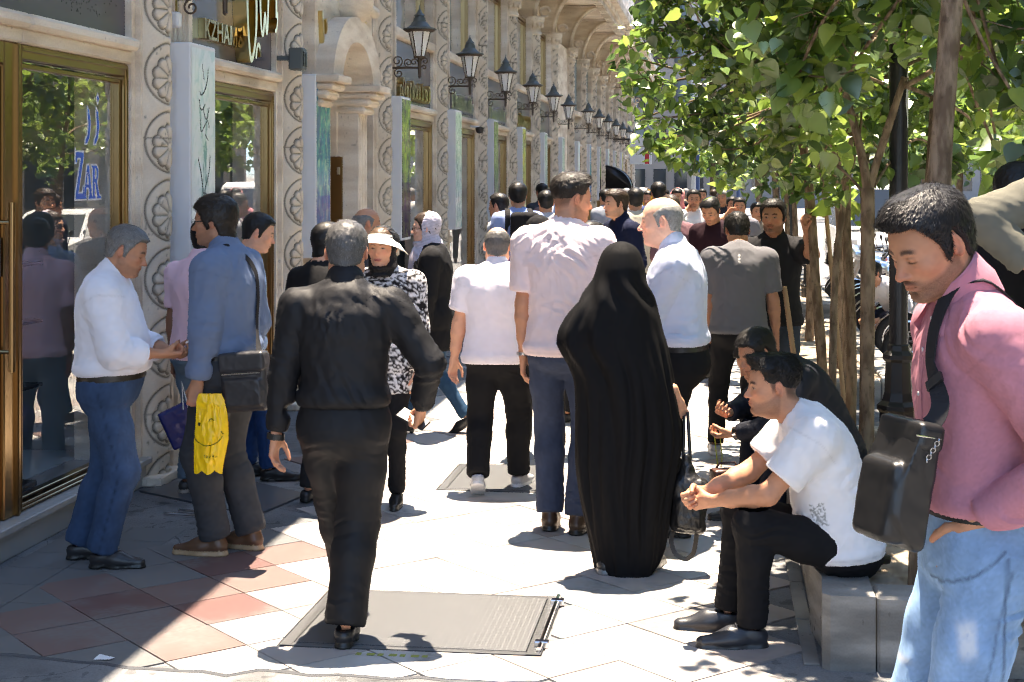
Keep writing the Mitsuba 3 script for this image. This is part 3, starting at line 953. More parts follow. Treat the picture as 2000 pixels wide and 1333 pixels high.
# goods behind the first window
k = thing('display_stand', 'dark shelves of goods behind the first shop window', 'shelf')
for z in (.62, 1.02, 1.38):
    put(k + '__shelf', fbox(-1.25, -.75, -1.6, -.2, z, z + .02, .003), 'black_paint', smooth=False)
put(k + '__back_panel', fbox(-1.32, -1.27, -1.75, -.15, .182, 2.6, 0), 'interior_pale', smooth=False)
for lb, s_, z_, sz, kind in (('grey boxy case on the middle shelf behind glass', -1.15, 1.041, (.22, .34, .20), 0), ('black camera on the lowest shelf behind glass', -1.25, .641, (.12, .20, .14), 1), ('dark lens on the lowest shelf beside the camera', -.85, .641, (.1, .1, .16), 2), ('black bag on the top shelf behind glass', -.75, 1.401, (.2, .3, .2), 0)):
    q = thing('shop_item', lb, 'goods')
    if kind == 2:
        m = FX(lathe([(0, 0), (.05, 0), (.05, .06), (.042, .07), (.042, .12), (.047, .14), (.047, .16), (0, .155)], 20, (-.95, s_, z_)))
        put(q, m, 'black_paint', smooth=40)
    else:
        m = cat(fbox(-1.0 - sz[0] / 2, -1.0 + sz[0] / 2, s_ - sz[1] / 2, s_ + sz[1] / 2, z_, z_ + sz[2], .02), fbox(-1.0 - sz[0] / 2 + .02, -1.0 + sz[0] / 2 + .012, s_ - sz[1] * .4, s_ + sz[1] * .4, z_ + sz[2] * .3, z_ + sz[2] * .8, .01), fbox(-1.02, -.96, s_ - .05, s_ + .05, z_ + sz[2], z_ + sz[2] + .05, .012))
        put(q + '__case', m, 'black_paint' if kind else 'interior', smooth=False)
        put(q + '__front', FX(lathe([(0, 0), (.04, 0), (.04, .05), (.0, .05)], 16, (0, 0, 0)).apply_transform(trimesh.transformations.rotation_matrix(math.pi / 2, [0, 1, 0])).apply_translation([-1.0 + sz[0] / 2, s_, z_ + sz[2] * .5])), 'chrome', smooth=40)
q = thing('tripod_stand', 'black floor stand leaning behind the first shop window', 'stand')
put(q + '__pole', FX(tube([[-.50, -1.52, 1.1], [-.46, -1.28, .22]], .016, 8)), 'black_paint')
put(q + '__foot', fbox(-.55, -.36, -1.40, -1.12, .184, .22, .008), 'black_paint', smooth=False)


# ------------------------------------------------------------------ light boxes with posters
PLB = ['white light box with a pale teal dancing figure, beside the man in the blue shirt', 'light box with a dark blue painting left of the pointed arch portal', 'light box with yellow green over dark purple, just right of the portal', 'light box with a white and green sheet above the lilac headscarf',
       'light box with an olive and dark picture behind the balding man', 'light box with a bright yellow picture behind the backpack', 'light box with a grey green print behind the tall man', 'light box with a teal edged print beside the plain wall',
       'first narrow light box past the plain wall, with a blue print', 'second narrow light box past the plain wall', 'third narrow light box past the plain wall', 'fourth narrow light box past the plain wall', 'fifth narrow light box past the plain wall', 'last narrow light box far along the arcade']


def light_box(i, s0, k):
    q = thing('light_box', PLB[k], 'light box', 'light boxes hung beside the columns')
    z0, z1 = 1.235, 2.80
    put(q + '__case', fbox(-.11, .070, s0, s0 + .50, z0, z1, .007), 'white_metal', smooth=False)
    nu, nv = (34, 230) if k == 0 else (26, 150) if k < 5 else (8, 40)
    m = FX(grid_mesh(nu, nv, lambda U, V: (.0725 + 0 * U, s0 + .022 + .456 * U, z0 + .03 + 1.505 * V)))
    U, V = np.meshgrid(np.linspace(0, .456, nu), np.linspace(0, 1.505, nv), indexing='ij')
    put(q + '__poster', m, 'poster', smooth=True, color=art_colors(k % 8, U.ravel(), V.ravel()))
    return q


lb0 = None
for k, i in enumerate([1, 2, 3, 4, 5, 6, 7, 8, 9, 10, 11, 12, 13, 14]):
    q = light_box(i, PS[i] + .20, k)
    if k == 0:
        rng = np.random.default_rng(2)
        ms = []
        sb = PS[i] + .20
        for c in ([(.28, .20), (.20, .26), (.30, .34), (.36, .2)], [(.12, .10), (.22, .06), (.33, .12)]):
            pass
        P2 = lambda x, z: (sb + x, 2.77 - z)
        for pts, w in (([(.34, .12), (.30, .24), (.22, .30), (.18, .28)], .010), ([(.22, .10), (.26, .2)], .006), ([(.16, .33), (.20, .40), (.28, .36)], .009), ([(.24, .38), (.30, .46), (.36, .38)], .009), ([(.18, .46), (.22, .54), (.30, .48), (.36, .52)], .008), ([(.28, .56), (.34, .60)], .008),
                       ([(.14, .72), (.20, .82), (.24, .95), (.26, 1.1)], .010), ([(.38, .70), (.34, .84), (.28, .92), (.27, 1.08)], .008), ([(.26, 1.1), (.22, 1.25), (.17, 1.5)], .009), ([(.27, 1.1), (.36, 1.24), (.42, 1.5)], .008), ([(.29, 1.2), (.34, 1.3), (.31, 1.5)], .014), ([(.25, 1.22), (.24, 1.36), (.22, 1.5)], .010), ([(.24, .95), (.34, .98), (.36, 1.05), (.28, 1.08)], .010)):
            ms += stroke([P2(x, z) for x, z in pts], w, .0726, .0742)
        m = cat(*ms)
        put(q + '__brush_stroke', m, 'vc_matte', smooth=True, color=vcol(m, (.03, .05, .06)))


# ------------------------------------------------------------------ wall lanterns
def lantern(s0, n0, ztop, lab):
    k = thing('wall_lantern', lab, 'lantern', 'wall lanterns along the arcade')
    z = ztop - .77
    ctr = (n0, s0, z)
    put(k + '__finial', FX(lathe([(.0, .625), (.055, .628), (.05, .66), (.062, .665), (.03, .70), (.014, .73), (.006, .745), (.003, .785)], 14, ctr)), 'patina', smooth=40)
    put(k + '__roof', FX(lathe([(.10, .520), (.185, .512), (.188, .522), (.12, .545), (.085, .59), (.07, .60), (.066, .645), (0, .65)], 18, ctr)), 'patina', smooth=30)
    put(k + '__rim', FX(lathe([(.12, .488), (.155, .492), (.172, .508), (.12, .511)], 18, ctr)), 'bronze_iron', smooth=30)
    put(k + '__shade', FX(lathe([(.055, .225), (.115, .49)], 6, ctr)), 'milk_glass', smooth=False)
    ribs = []
    for q in range(6):
        t = q * math.pi / 3
        ribs.append(FX(tube([[n0 + .057 * math.cos(t), s0 + .057 * math.sin(t), z + .222], [n0 + .118 * math.cos(t), s0 + .118 * math.sin(t), z + .49]], .007, 6)))
    ribs.append(FX(lathe([(0, .205), (.065, .205), (.07, .222), (0, .224)], 12, ctr)))
    put(k + '__frame', cat(*ribs), 'bronze_iron', smooth=30)
    br = [FX(tube([[n0, s0, z + .0], [n0, s0, z + .21]], [.016, .022], 10)), FX(tube([[-.11, s0, z + .10], [n0, s0, z + .10]], .012, 8)), FX(lathe([(0, -.02), (.02, 0), (.012, .02)], 10, ctr))]

    def spiral(c, r, turns, ph, sg=1):
        t = np.linspace(0, turns * 2 * math.pi, 26)
        rr = r * (1 - t / t[-1] * .75)
        return FX(tube(np.stack([c[0] + sg * rr * np.cos(t + ph), np.full_like(t, s0), c[1] + rr * np.sin(t + ph)], 1), .0075, 6))
    d = n0 + .11
    br += [spiral((-.11 + d * .25, z + .175), .065, 1.4, -1.6), spiral((-.11 + d * .62, z + .155), .05, 1.4, -1.6, -1), spiral((-.11 + d * .3, z + .04), .055, 1.3, 1.6), spiral((n0 - .06, z + .16), .04, 1.2, 0), spiral((n0 + .06, z + .17), .04, 1.2, 0, -1), spiral((n0 + .05, z + .10), .03, 1, 0, -1)]
    put(k + '__bracket', cat(*br), 'bronze_iron', smooth=40)
    put(k + '__wall_plate', fbox(-.135, -.105, s0 - .02, s0 + .02, z - .02, z + .30, .006), 'brass', smooth=False)
    return k


nm = ['nearest hanging lantern with milky panes, just right of the portal', 'second lantern past the portal, above the lilac headscarf', 'third lantern past the portal along the columns', 'fourth lantern past the portal along the columns', 'fifth lantern past the portal, left of a close pair', 'sixth lantern, right one of a close pair at the plain wall']
LS = [7.15, 10.6, 14.05, 17.55, 21.05, 24.2] + [x + .45 for x in PS[9:16]]
for i, s_ in enumerate(LS):
    lantern(s_, .22 if i < 6 else .30, 3.79 if i != 5 else 3.75, nm[i] if i < 6 else '%s small lantern in the row beyond the plain wall' % ('first', 'second', 'third', 'fourth', 'fifth', 'sixth', 'seventh', 'eighth')[i - 6])
lantern(PS[1] + .45, .22, 3.78, 'lantern mostly cut off by the top edge above the first light box')

# small fittings on the facade
k = thing('floodlight', 'small grey twin floodlight fixed beside the second column', 'lamp')
put(k + '__housing', fbox(-.02, .10, 2.80, 2.94, 2.80, 2.98, .012), 'patina', smooth=False)
put(k + '__lens', cat(fbox(.101, .106, 2.815, 2.86, 2.83, 2.95, .004), fbox(.101, .106, 2.875, 2.925, 2.83, 2.95, .004)), 'black_paint', smooth=False)
put(k + '__arm', fbox(-.17, -.02, 2.85, 2.89, 2.88, 2.92, .004), 'patina', smooth=False)
k = thing('alarm_box', 'small white alarm box with red side beside the first column', 'alarm')
put(k + '__case', fbox(-.13, -.02, .22, .30, 2.90, 3.0, .012), 'white_metal', smooth=False)
m_ = fbox(-.12, -.03, .301, .306, 2.915, 2.985, .002)
put(k + '__red_panel', m_, 'vc_gloss', smooth=True, color=vcol(m_, L(190, 30, 40)))
put(k + '__cable', FX(tube([[-.1, .235, 2.9], [-.105, .232, 1.5], [-.105, .232, .4]], .006, 6)), 'black_paint')
k = thing('security_camera', 'round dark security camera on the lintel near the second lantern', 'camera')
put(k + '__dome', FX(lathe([(0, -.07), (.04, -.06), (.06, -.02), (.06, .02), (0, .03)], 16, (.04, 12.6, 2.62))), 'black_paint', smooth=40)
put(k + '__arm', FX(tube([[-.1, 12.6, 2.66], [.04, 12.6, 2.64]], .015, 8)), 'white_metal')
k = thing('cable', 'thin grey cable hanging down the fluted pilaster beside the second column', 'cable')
put(k, FX(tube([[-.10, 3.45, 3.30], [-.09, 3.50, 3.15], [-.10, 3.47, 3.0], [-.095, 3.45, 2.83]], .006, 6)), 'bronze_iron')


# ------------------------------------------------------------------ ground, pavement, plates
from shapely.geometry import Polygon as Pg, box as sbox
from shapely.ops import unary_union


def struct(name, mesh, bsdf, smooth=False, label=None, **kw):
    k = put(name, mesh, bsdf, smooth=smooth, **kw)
    labels[k] = {'kind': 'structure', 'label': label or name.replace('_', ' ')}
    return k


struct('road', box(-400, 400, -200, 600, -.40, -.15), 'asphalt', label='asphalt road beyond the planters and kerb')
PV = struct('pavement', fbox(-6, 5.25, -16, 62, -.30, 0.0, 0), 'concrete', label='broad sunlit pavement of worn diagonal tiles between shops and trees')


def slab_poly(poly, z0, z1):
    return plan_prism(poly, z0, z1)


def jag(a, b, n, amp, seed):
    r = np.random.default_rng(seed)
    t = np.linspace(0, 1, n)
    a, b = np.array(a, float), np.array(b, float)
    d = unit(b - a)
    p = a + (b - a) * t[:, None] + np.outer(r.normal(0, amp, n), [-d[1], d[0]])
    p[0], p[-1] = a, b
    return [tuple(x) for x in p]


# (n, s) outlines
edge = jag((-.1, -3.42), (1.25, -3.60), 14, .018, 1) + jag((1.25, -3.60), (3.9, -3.55), 26, .02, 2)[1:]
struct('asphalt_patch', slab_poly(edge + [(3.9, -6.5), (5.2, -6.5), (5.2, -16), (-.1, -16)], 0.0005, .004), 'concrete', label='grey asphalt patch nearest the camera with a ragged edge')
cr_ = np.array(edge)
up, dn = cr_ + [0, .018], cr_ - [0, .006]
r_ = np.random.default_rng(3)
up[:, 1] += np.abs(r_.normal(0, .012, len(up)))
struct('pavement_crack', slab_poly([tuple(x) for x in up] + [tuple(x) for x in dn[::-1]], .0045, .0055), 'dark_plate', label='ragged dark crack where the asphalt meets the tiles')
plates = [(1.66, 2.74, -3.24, -2.38), (1.74, 2.42, -.08, .78)]
mat_poly = Pg([(-.06, -.35), (.85, -.92), (.98, -.31), (.21, .26)])
keep_out = unary_union([sbox(a - .01, c - .01, b + .01, d + .01) for a, b, c, d in plates] + [mat_poly.buffer(.01), Pg(edge + [(6, -3.5), (6, -16), (-.1, -16)]).buffer(.02), sbox(-.2, -16, .30, 60)])
TS, q2 = .36, math.sqrt(.5)
rng = np.random.default_rng(12)
count = 0
cells = []
for i in range(-40, 60):
    for j in range(-40, 60):
        cn, cs = (i - j) * TS * q2 + 1.02, (i + j) * TS * q2 - 3.0
        if not (.32 < cn < 3.72 and -3.75 < cs < 7.2):
            continue
        if cn < .62 and cs > -1.9:
            continue
        if cn < 1.25 and -1.35 < cs < .55:
            continue
        cells.append((cs, cn, i, j))
cells.sort()
for cs, cn, i, j in cells:
    h_ = TS / 2 * 1.41421 - .0045
    sq = Pg([(cn - h_, cs), (cn, cs - h_), (cn + h_, cs), (cn, cs + h_)])
    g = sq.difference(keep_out)
    if g.is_empty or g.area < .004:
        continue
    g = max(getattr(g, 'geoms', [g]), key=lambda x: x.area)
    u = rng.random()
    if cn < 1.3 and -3.3 < cs < -1.7:  # strip by the shops: building shade is put into these darker tile colours
        col = 'red' if u < .34 else 'red_pale' if u < .66 else 'shaded_grey'
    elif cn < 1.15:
        col = 'shaded_grey' if u < .6 else 'red_pale' if u < .75 else 'grey'
    else:
        col = ('pink' if u < .30 else 'beige' if u < .6 else 'cream' if u < .78 else 'grey' if u < .9 else 'rose')
        if (i + j) % 4 == 0 and u < .5:
            col = 'rose' if u < .2 else 'pink'
    top = .0075 + rng.uniform(-.0012, .0012)
    m = slab_poly(list(g.exterior.coords)[:-1], .0002, top)
    count += 1
    if count <= 295:
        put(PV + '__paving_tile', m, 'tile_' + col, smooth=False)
# rippled grey tiles along the shop step
for i in range(9):
    for j in range(2):
        s0, n0 = -3.38 + i * .30, -.03 + j * .30
        if s0 > -1.3:
            continue
        g = sbox(n0 + .002, s0 + .002, n0 + .298, s0 + .298).difference(mat_poly.buffer(.01)).difference(Pg(edge + [(6, -3.5), (6, -16), (-.1, -16)]).buffer(.02))
        if g.is_empty or g.area < .004:
            continue
        g = max(getattr(g, 'geoms', [g]), key=lambda x: x.area)
        put(PV + '__rippled_tile', slab_poly(list(g.exterior.coords)[:-1], .0002, .0062), 'ripple_tile', smooth=False)
# plain slabs beside the planter
for i in range(14):
    s0 = -3.2 + i * .62
    put(PV + '__border_slab', fbox(3.78, 4.02 if s0 > 1 else 3.843, s0 + .003, s0 + .615, .0003, .0085 + .001 * (i % 3), .0015), 'kerb_stone', smooth=False)
# patches and plates
struct('concrete_patch', slab_poly([(.1, -1.9), (.45, -1.72), (1.2, -1.45), (1.3, -.95), (.95, -.85), (.2, -.6), (-.04, -.8)], .0006, .0045), 'concrete', label='pale concrete patch between the dark plate and red tiles')
k = thing('steel_cover', 'dark worn steel cover plate in the shade by the second column', 'cover')
put(k + '__plate', slab_poly(list(mat_poly.exterior.coords)[:-1], .001, .012), 'dark_plate', smooth=False)
for i, (n0, s0, n1, s1) in enumerate([(.33, -.98, .62, -1.02), (.38, -.88, .66, -.93)]):
    q = thing('metal_bar', 'thin pale metal bar lying on the ground, %s of two' % ('nearer', 'farther')[i], 'bar')
    put(q, FX(tube([[n0, s0, .019], [n1, s1, .019]], .007, 6)), 'chrome')


def cover(lb, n0, n1, s0, s1):
    k = thing('access_cover', lb, 'cover', 'steel access covers in the pavement')
    put(k + '__frame', cat(fbox(n0, n0 + .05, s0, s1, .001, .012, .002), fbox(n1 - .06, n1, s0, s1, .001, .014, .002), fbox(n0 + .05, n1 - .06, s0, s0 + .035, .001, .012, .002), fbox(n0 + .05, n1 - .06, s1 - .035, s1, .001, .012, .002)), 'tread_plate', smooth=False)
    m = FX(grid_mesh(2, 2, lambda U, V: (n0 + .056 + U * (n1 - n0 - .122), s0 + .041 + V * (s1 - s0 - .082), .013 + 0 * U)))
    put(k + '__plate', cat(m), 'tread_plate', smooth=True, uv=np.array([[0, 0], [0, 1], [1, 0], [1, 1]], float))
    put(k + '__plate_edge', fbox(n0 + .055, n1 - .065, s0 + .04, s1 - .04, .002, .0126, .001), 'dark_plate', smooth=False)
    put(k + '__hinge', cat(FX(tube([[n1 - .012, s0 + .03, .024], [n1 - .012, s1 - .03, .024]], .010, 8)), *[fbox(n1 - .04, n1 + .02, s_ - .02, s_ + .02, .005, .034, .004) for s_ in (s0 + .12, s1 - .12)]), 'chrome', smooth=False)


cover('large grey tread plate cover with a hinge bar, in front of the striding man', *plates[0])
cover('small grey tread plate cover under the bald man in the white polo', *plates[1])
q = thing('paint_mark', 'faded yellow painted mark on the pavement under the striding man', 'mark')
put(q, cat(*[fbox(2.00 + i * .045, 2.022 + i * .045 + .01 * (i % 2), -3.325, -3.295, .0088, .0094, 0) for i in range(7)]), 'vc_matte', smooth=True, color=np.array((.26, .27, .07)) * np.ones((56, 3)))
q = thing('litter', 'small white scrap of paper lying on the asphalt edge', 'litter')
put(q, FX(TM([[.98, -3.52, .008], [1.05, -3.53, .014], [1.06, -3.49, .010], [.99, -3.48, .018]], [[0, 1, 2], [0, 2, 3]])), 'white_metal', smooth=False)


# ------------------------------------------------------------------ planters with kerb stones
def soil_color(v):
    t = np.clip((meshkit.fbm(v * 14, 4, 2) - .35) / .3, 0, 1)[:, None]
    return (np.array([.21, .165, .12]) * (1 - t) + np.array([.36, .30, .23]) * t) * (.75 + .5 * meshkit.noise(v * 120, 1))[:, None]


def planter(lb, n0, n1, s0, s1, h=.29, w=.20, seed=0):
    k = thing('planter', lb, 'planter', 'stone edged planters along the pavement')
    r = np.random.default_rng(seed)

    def run(a, b, horiz, at):
        x = a
        first = True
        while x < b - .05:
            ln = min(r.uniform(.55, .8), b - x)
            if b - x - ln < .2:
                ln = b - x
            hh = h + r.uniform(-.008, .008)
            o = r.uniform(-.008, .008)
            if horiz:
                put(k + '__kerb_stone', fbox(x + .003, x + ln - .003, at + o, at + w + o, -.1, hh, .012), 'kerb_stone', smooth=False)
            else:
                put(k + '__kerb_stone', fbox(at + o, at + w + o, x + .003, x + ln - .003, -.1, hh, .012), 'kerb_stone', smooth=False)
            x += ln
    put(k + '__corner_stone', plan_prism([(n0, s0 + .03), (n0 + .03, s0), (n0 + w + .003, s0), (n0 + w + .003, s0 + .52), (n0 - .02, s0 + .52), (n0 + .015, s0 + .3)], -.1, h + .004), 'kerb_stone', smooth=False)
    run(n0 + w + .006, n1, True, s0 + .004)
    run(s0 + .523, s1, False, n0)
    run(s0 + .21, s1, False, n1 - w)
    run(n0 + w + .003, n1 - w - .003, True, s1 - w)
    nn = 60

    def soil(U, V):
        n_, s_ = n0 + .1 + U * (n1 - n0 - .2), s0 + .1 + V * (s1 - s0 - .2)
        P_ = np.stack([n_ * 3, s_ * 3, 0 * s_], -1)
        return n_, s_, h - .055 + .05 * meshkit.fbm(P_, 4, seed)
    m = FX(grid_mesh(nn, nn, soil))
    put(k + '__soil', m, 'soil', smooth=True, color=soil_color(np.asarray(m.vertices)))
    return k


planter('stone edged planter where the man in the white tee sits', 3.85, 5.05, -3.25, 1.0, seed=1)
planter('second stone edged planter beyond the man holding the tree', 4.0, 5.05, 3.9, 9.5, .2, seed=2)
planter('third stone edged planter farther along the pavement', 4.0, 5.05, 12.0, 18.5, .2, seed=3)
KS = struct('street_kerb', fbox(5.252, 5.40, -16, 62, -.30, .02, .01), 'kerb_stone', label='low stone kerb between planters and road')
q = thing('stone_block', 'rough grey stone block in the gutter behind the first planter', 'stone')
m_ = fbox(5.06, 5.24, -.4, .3, .0, .26, .03)
put(q, m_, 'kerb_stone', smooth=False)
q = thing('stone_block', 'long pale kerb block between the trunks beside the gutter', 'stone')
put(q, fbox(5.06, 5.24, 2.2, 3.6, .0, .20, .02), 'kerb_stone', smooth=False)
r_ = np.random.default_rng(8)
bits = []
for i in range(90):
    n_, s_ = 4.1 + r_.random() * .8, -3.0 + r_.random() * 3.8
    m = trimesh.creation.icosphere(subdivisions=1, radius=r_.uniform(.008, .022))
    m.apply_scale([1, r_.uniform(.6, 1.2), .6])
    m.apply_translation([n_, s_, .262])
    bits.append(FX(m))
m_ = cat(*bits)
k = put('gravel', m_, 'soil', smooth=False, color=soil_color(np.asarray(m_.vertices)))
labels[k] = {'kind': 'stuff', 'label': 'loose clods and gravel on the planter soil', 'category': 'gravel'}


# ------------------------------------------------------------------ trees
def leaf_shape():
    """a broad toothed mulberry leaf, folded along its midrib: vertices and faces, 1 m long, tip at +x"""
    half = [(0, .0), (-.06, .17), (.05, .34), (.22, .43), (.42, .40), (.62, .28), (.82, .13), (1.0, .0)]
    v = [(x, 0, -.06 * x * x) for x in (0.0, .22, .42, .62, .82, 1.0)]
    up = [(x, y, .16 * y - .06 * x * x) for x, y in half[1:-1]]
    dn = [(x, -y, .16 * y - .06 * x * x) for x, y in half[1:-1]]
    V = np.array(v + up + dn)
    F = []
    for o, fl in ((6, 1), (12, -1)):
        t = [(0, o, o + 1), (0, o + 1, o + 2), (0, o + 2, 1), (1, o + 2, o + 3), (1, o + 3, 2), (2, o + 3, o + 4), (2, o + 4, 3), (3, o + 4, o + 5), (3, o + 5, 4), (4, o + 5, 5)]
        F += [x if fl > 0 else x[::-1] for x in t]
    return V, np.array(F)


LV, LF = leaf_shape()
LV2 = np.array([(0, 0, 0), (.18, .40, .05), (.62, .28, .0), (1, 0, -.06), (.62, -.28, .0), (.18, -.40, .05), (.45, 0, -.03)])
LF2 = np.array([(0, 6, 1), (1, 6, 2), (2, 6, 3), (3, 6, 4), (4, 6, 5), (5, 6, 0)])


def leaves_at(pos, size, rng, droop=.5, shape=None):
    """one leaf per position: (n, 20 vertices, 3), blades mostly level with drooping tips"""
    n = len(pos)
    az = rng.uniform(0, 2 * np.pi, n)
    pit = -rng.normal(droop, .48, n)
    rol = rng.normal(0, .60, n)
    X = np.stack([np.cos(az) * np.cos(pit), np.sin(az) * np.cos(pit), np.sin(pit)], 1)
    Yv = np.stack([-np.sin(az), np.cos(az), 0 * az], 1)
    Zv = np.cross(X, Yv)
    Y2 = Yv * np.cos(rol)[:, None] + Zv * np.sin(rol)[:, None]
    Z2 = np.cross(X, Y2)
    L_ = (LV if shape is None else shape)[None] * size[:, None, None]
    curl = rng.uniform(.3, 1.8, n)[:, None]
    return pos[:, None] + L_[..., 0:1] * X[:, None] + L_[..., 1:2] * Y2[:, None] + (L_[..., 2] * curl)[..., None] * Z2[:, None]


def wood(path, r0, r1, sides=10, seed=0, knob=.1):
    from scipy.interpolate import make_interp_spline
    p = np.array(path, float)
    n = max(8, 6 * len(p))
    if len(p) > 2:
        p = make_interp_spline(np.arange(len(p)), p, k=2)(np.linspace(0, len(p) - 1, n))
    else:
        p = p[0] + (p[1] - p[0]) * np.linspace(0, 1, n)[:, None]
    r = np.linspace(r0, r1, len(p)) * (1 + knob * (meshkit.noise(p * 7 + seed) - .5) * 2)
    m = tube(p, r, sides)
    v = np.asarray(m.vertices)
    n_ = m.vertex_normals
    return TM(v + n_ * (r0 * .10 * (meshkit.fbm(v * [26, 26, 14], 3, seed)[:, None] - .5)), m.faces)




def tree(label, trunks, blobs, dens, size, seed, parts=0, group='street trees in the planters', twigs=True, sides=10):
    """trunks: list of (path, r0, r1); blobs: (x, y, z, radius); the leaves gather in sprays inside each blob"""
    rng = np.random.default_rng(seed)
    k = thing('tree', label, 'tree', group)
    tops = []
    for i, (path, r0, r1) in enumerate(trunks):
        put(k + '__trunk', wood(path, r0, r1, sides, seed + i), 'bark', smooth=True)
        tops.append(np.array(path[-1], float))
    pos, siz, col, tw, tones = [], [], [], [], []
    for (x, y, z, r) in blobs:
        c = np.array([x, y, z])
        n = int(dens * r ** 2.2)
        nspray = max(3, n // 11)
        dirs = rng.normal(0, 1, (nspray, 3))
        dirs /= np.linalg.norm(dirs, axis=1, keepdims=True)
        ends = c + dirs * r * rng.uniform(.35, 1.0, (nspray, 1)) ** .6 * [1, 1, .8]
        for e in ends:
            b = c + (e - c) * .15
            kk = 11
            t = rng.uniform(.1, 1.05, kk)
            p = b + (e - b) * t[:, None] + rng.normal(0, .055, (kk, 3))
            pos.append(p)
            siz.append(size * rng.uniform(.55, 1.15, kk) * (1.1 - .35 * t))
            tone = (0, 0, 1, 2, 4, 4, 2, 3)[rng.integers(0, 8)]
            ti = np.where(rng.random(kk) < .7, tone, rng.integers(0, 5, kk))
            tones.append(ti)
            col.append(np.array(GREENS)[ti] * rng.uniform(.8, 1.25, (kk, 1)))
            if twigs and rng.random() < .6:
                tw.append(tube([b, (b + e) / 2 + rng.normal(0, .02, 3), e], [.006, .004, .002], 5))
        if twigs:
            tp = min(tops, key=lambda q: np.linalg.norm(q - c))
            mid = (tp + c) / 2 + rng.normal(0, .06, 3) + [0, 0, .05]
            tw.append(wood([tp - [0, 0, .05], mid, c], max(.010, .03 * r), .007, 7, seed))
    pos, siz, col, tones = np.vstack(pos), np.concatenate(siz), np.vstack(col), np.concatenate(tones)
    SV, SF = (LV, LF) if parts else (LV2, LF2)
    V = leaves_at(pos, siz, rng, shape=SV)
    nv = len(SV)
    if tw:
        put(k + '__twigs', cat(*tw), 'bark', smooth=True)
        labels[k + '__twigs'] = {'kind': 'stuff', 'label': 'thin twigs and branches'}
    order = np.argsort(np.linalg.norm(pos - [0, 0, CAM_H], axis=1) / siz)
    u, w = 1000 + FPX * pos[:, 0] / pos[:, 1], HORIZON - FPX * (pos[:, 2] - CAM_H) / pos[:, 1]
    seen = (u > -20) & (u < 2020) & (w > -20)
    order = np.concatenate([order[seen[order]], order[~seen[order]]])
    one = order[:parts]
    for i in one:
        put(k + '__leaf', TM(V[i], SF), 'leaf_%d' % tones[i], smooth=True)
    rest = order[parts:]
    if len(rest):
        f = (SF[None] + (np.arange(len(rest)) * nv)[:, None, None]).reshape(-1, 3)
        put(k + '__foliage', TM(V[rest].reshape(-1, 3), f), 'leaf', smooth=True, color=np.repeat(col[rest], nv, 0))
        labels[k + '__foliage'] = {'kind': 'stuff', 'label': 'green leaves of the crown'}
    return k


def ad(u, v, y, r):
    return (*at_depth(u, v, y), r)


HZ = .27
tree('nearest tree with a straight bare trunk above the man in the pink shirt', [([(1.66, 6.25, HZ - .1), (1.70, 6.25, 1.2), (1.75, 6.25, 2.1), (1.83, 6.28, 3.0)], .055, .042)],
     [ad(1600, 30, 7.3, .44), ad(1560, 150, 7.5, .40), ad(1600, 250, 8.2, .26), ad(1660, 120, 8.4, .24), ad(1780, -20, 7.0, .30), ad(1925, 40, 7.4, .36), ad(1960, 170, 7.0, .34), ad(2030, 260, 6.7, .32),
      ad(1720, -150, 6.9, .60), ad(1900, -160, 6.9, .65), ad(1540, -100, 7.4, .6), ad(2080, 60, 6.6, .5), ad(1945, 290, 7.8, .22), ad(1500, 60, 7.9, .40), ad(1880, -40, 8.4, .40), ad(1960, 340, 8.2, .14),
      (1.9, 6.8, 3.6, .7), (1.2, 6.9, 3.5, .5), (2.4, 5.6, 3.4, .5), (2.3, 6.9, 3.4, .6)],
     1050, .132, 21, parts=295)
tree('forked thin tree just left of the black lamp post', [([(2.05, 8.9, HZ - .1), (2.06, 8.9, 1.1), (2.06, 8.9, 1.86)], .044, .040), ([(2.06, 8.9, 1.82), (2.02, 8.92, 2.1), (1.9, 9.0, 2.6)], .030, .02), ([(2.06, 8.9, 1.82), (2.11, 8.9, 2.0), (2.25, 8.8, 2.5)], .028, .02)],
     [ad(1640, 180, 9.6, .34), ad(1695, 300, 9.2, .20), ad(1560, 250, 9.2, .38), ad(1600, 330, 9.2, .30), ad(1760, 190, 10.4, .50), ad(1830, 310, 10.2, .36), ad(1900, 240, 10.2, .45), ad(1740, 60, 10.0, .5), (2.1, 9.0, 3.2, .7), (2.5, 8.6, 2.9, .6), (1.6, 9.0, 3.2, .55)],
     760, .125, 22, parts=120)
tree('leaning slender tree whose trunk the man in black polo holds', [([(2.10, 10.3, HZ - .1), (2.09, 10.4, .8), (2.07, 10.5, 1.3), (2.03, 10.52, 1.9), (1.9, 10.5, 2.5)], .038, .026)],
     [ad(1470, 130, 9.4, .45), ad(1400, 90, 9.8, .48), ad(1310, 60, 10.2, .36), ad(1280, 170, 10.5, .34), ad(1385, 220, 10.2, .45), ad(1470, 290, 10.0, .36), ad(1350, 285, 11.0, .30), ad(1545, 320, 9.8, .24), ad(1245, 115, 10.6, .20),
      ad(1248, 235, 10.9, .18), ad(1285, 275, 11.0, .22), ad(1420, 335, 11.2, .20), ad(1485, 350, 11.3, .16), ad(1370, -60, 9.9, .6), ad(1500, -60, 9.4, .65), ad(1290, -20, 10.2, .34), ad(1545, 130, 9.0, .4), (1.2, 9.4, 3.4, .6), (1.6, 10, 3.3, .6), (1.45, 8.6, 3.4, .5)],
     1350, .102, 23, parts=295)
tree('thin straight tree second to the left of the black lamp post', [([(2.22, 10.1, HZ - .1), (2.24, 10.15, 1.0), (2.22, 10.2, 1.75), (2.3, 10.3, 2.5)], .036, .026)],
     [ad(1640, 380, 10.6, .26), ad(1580, 360, 11.2, .18), (2.3, 10.3, 2.9, .7), (2.9, 10.2, 2.7, .6), ad(1730, 300, 10.6, .4)], 420, .15, 24)
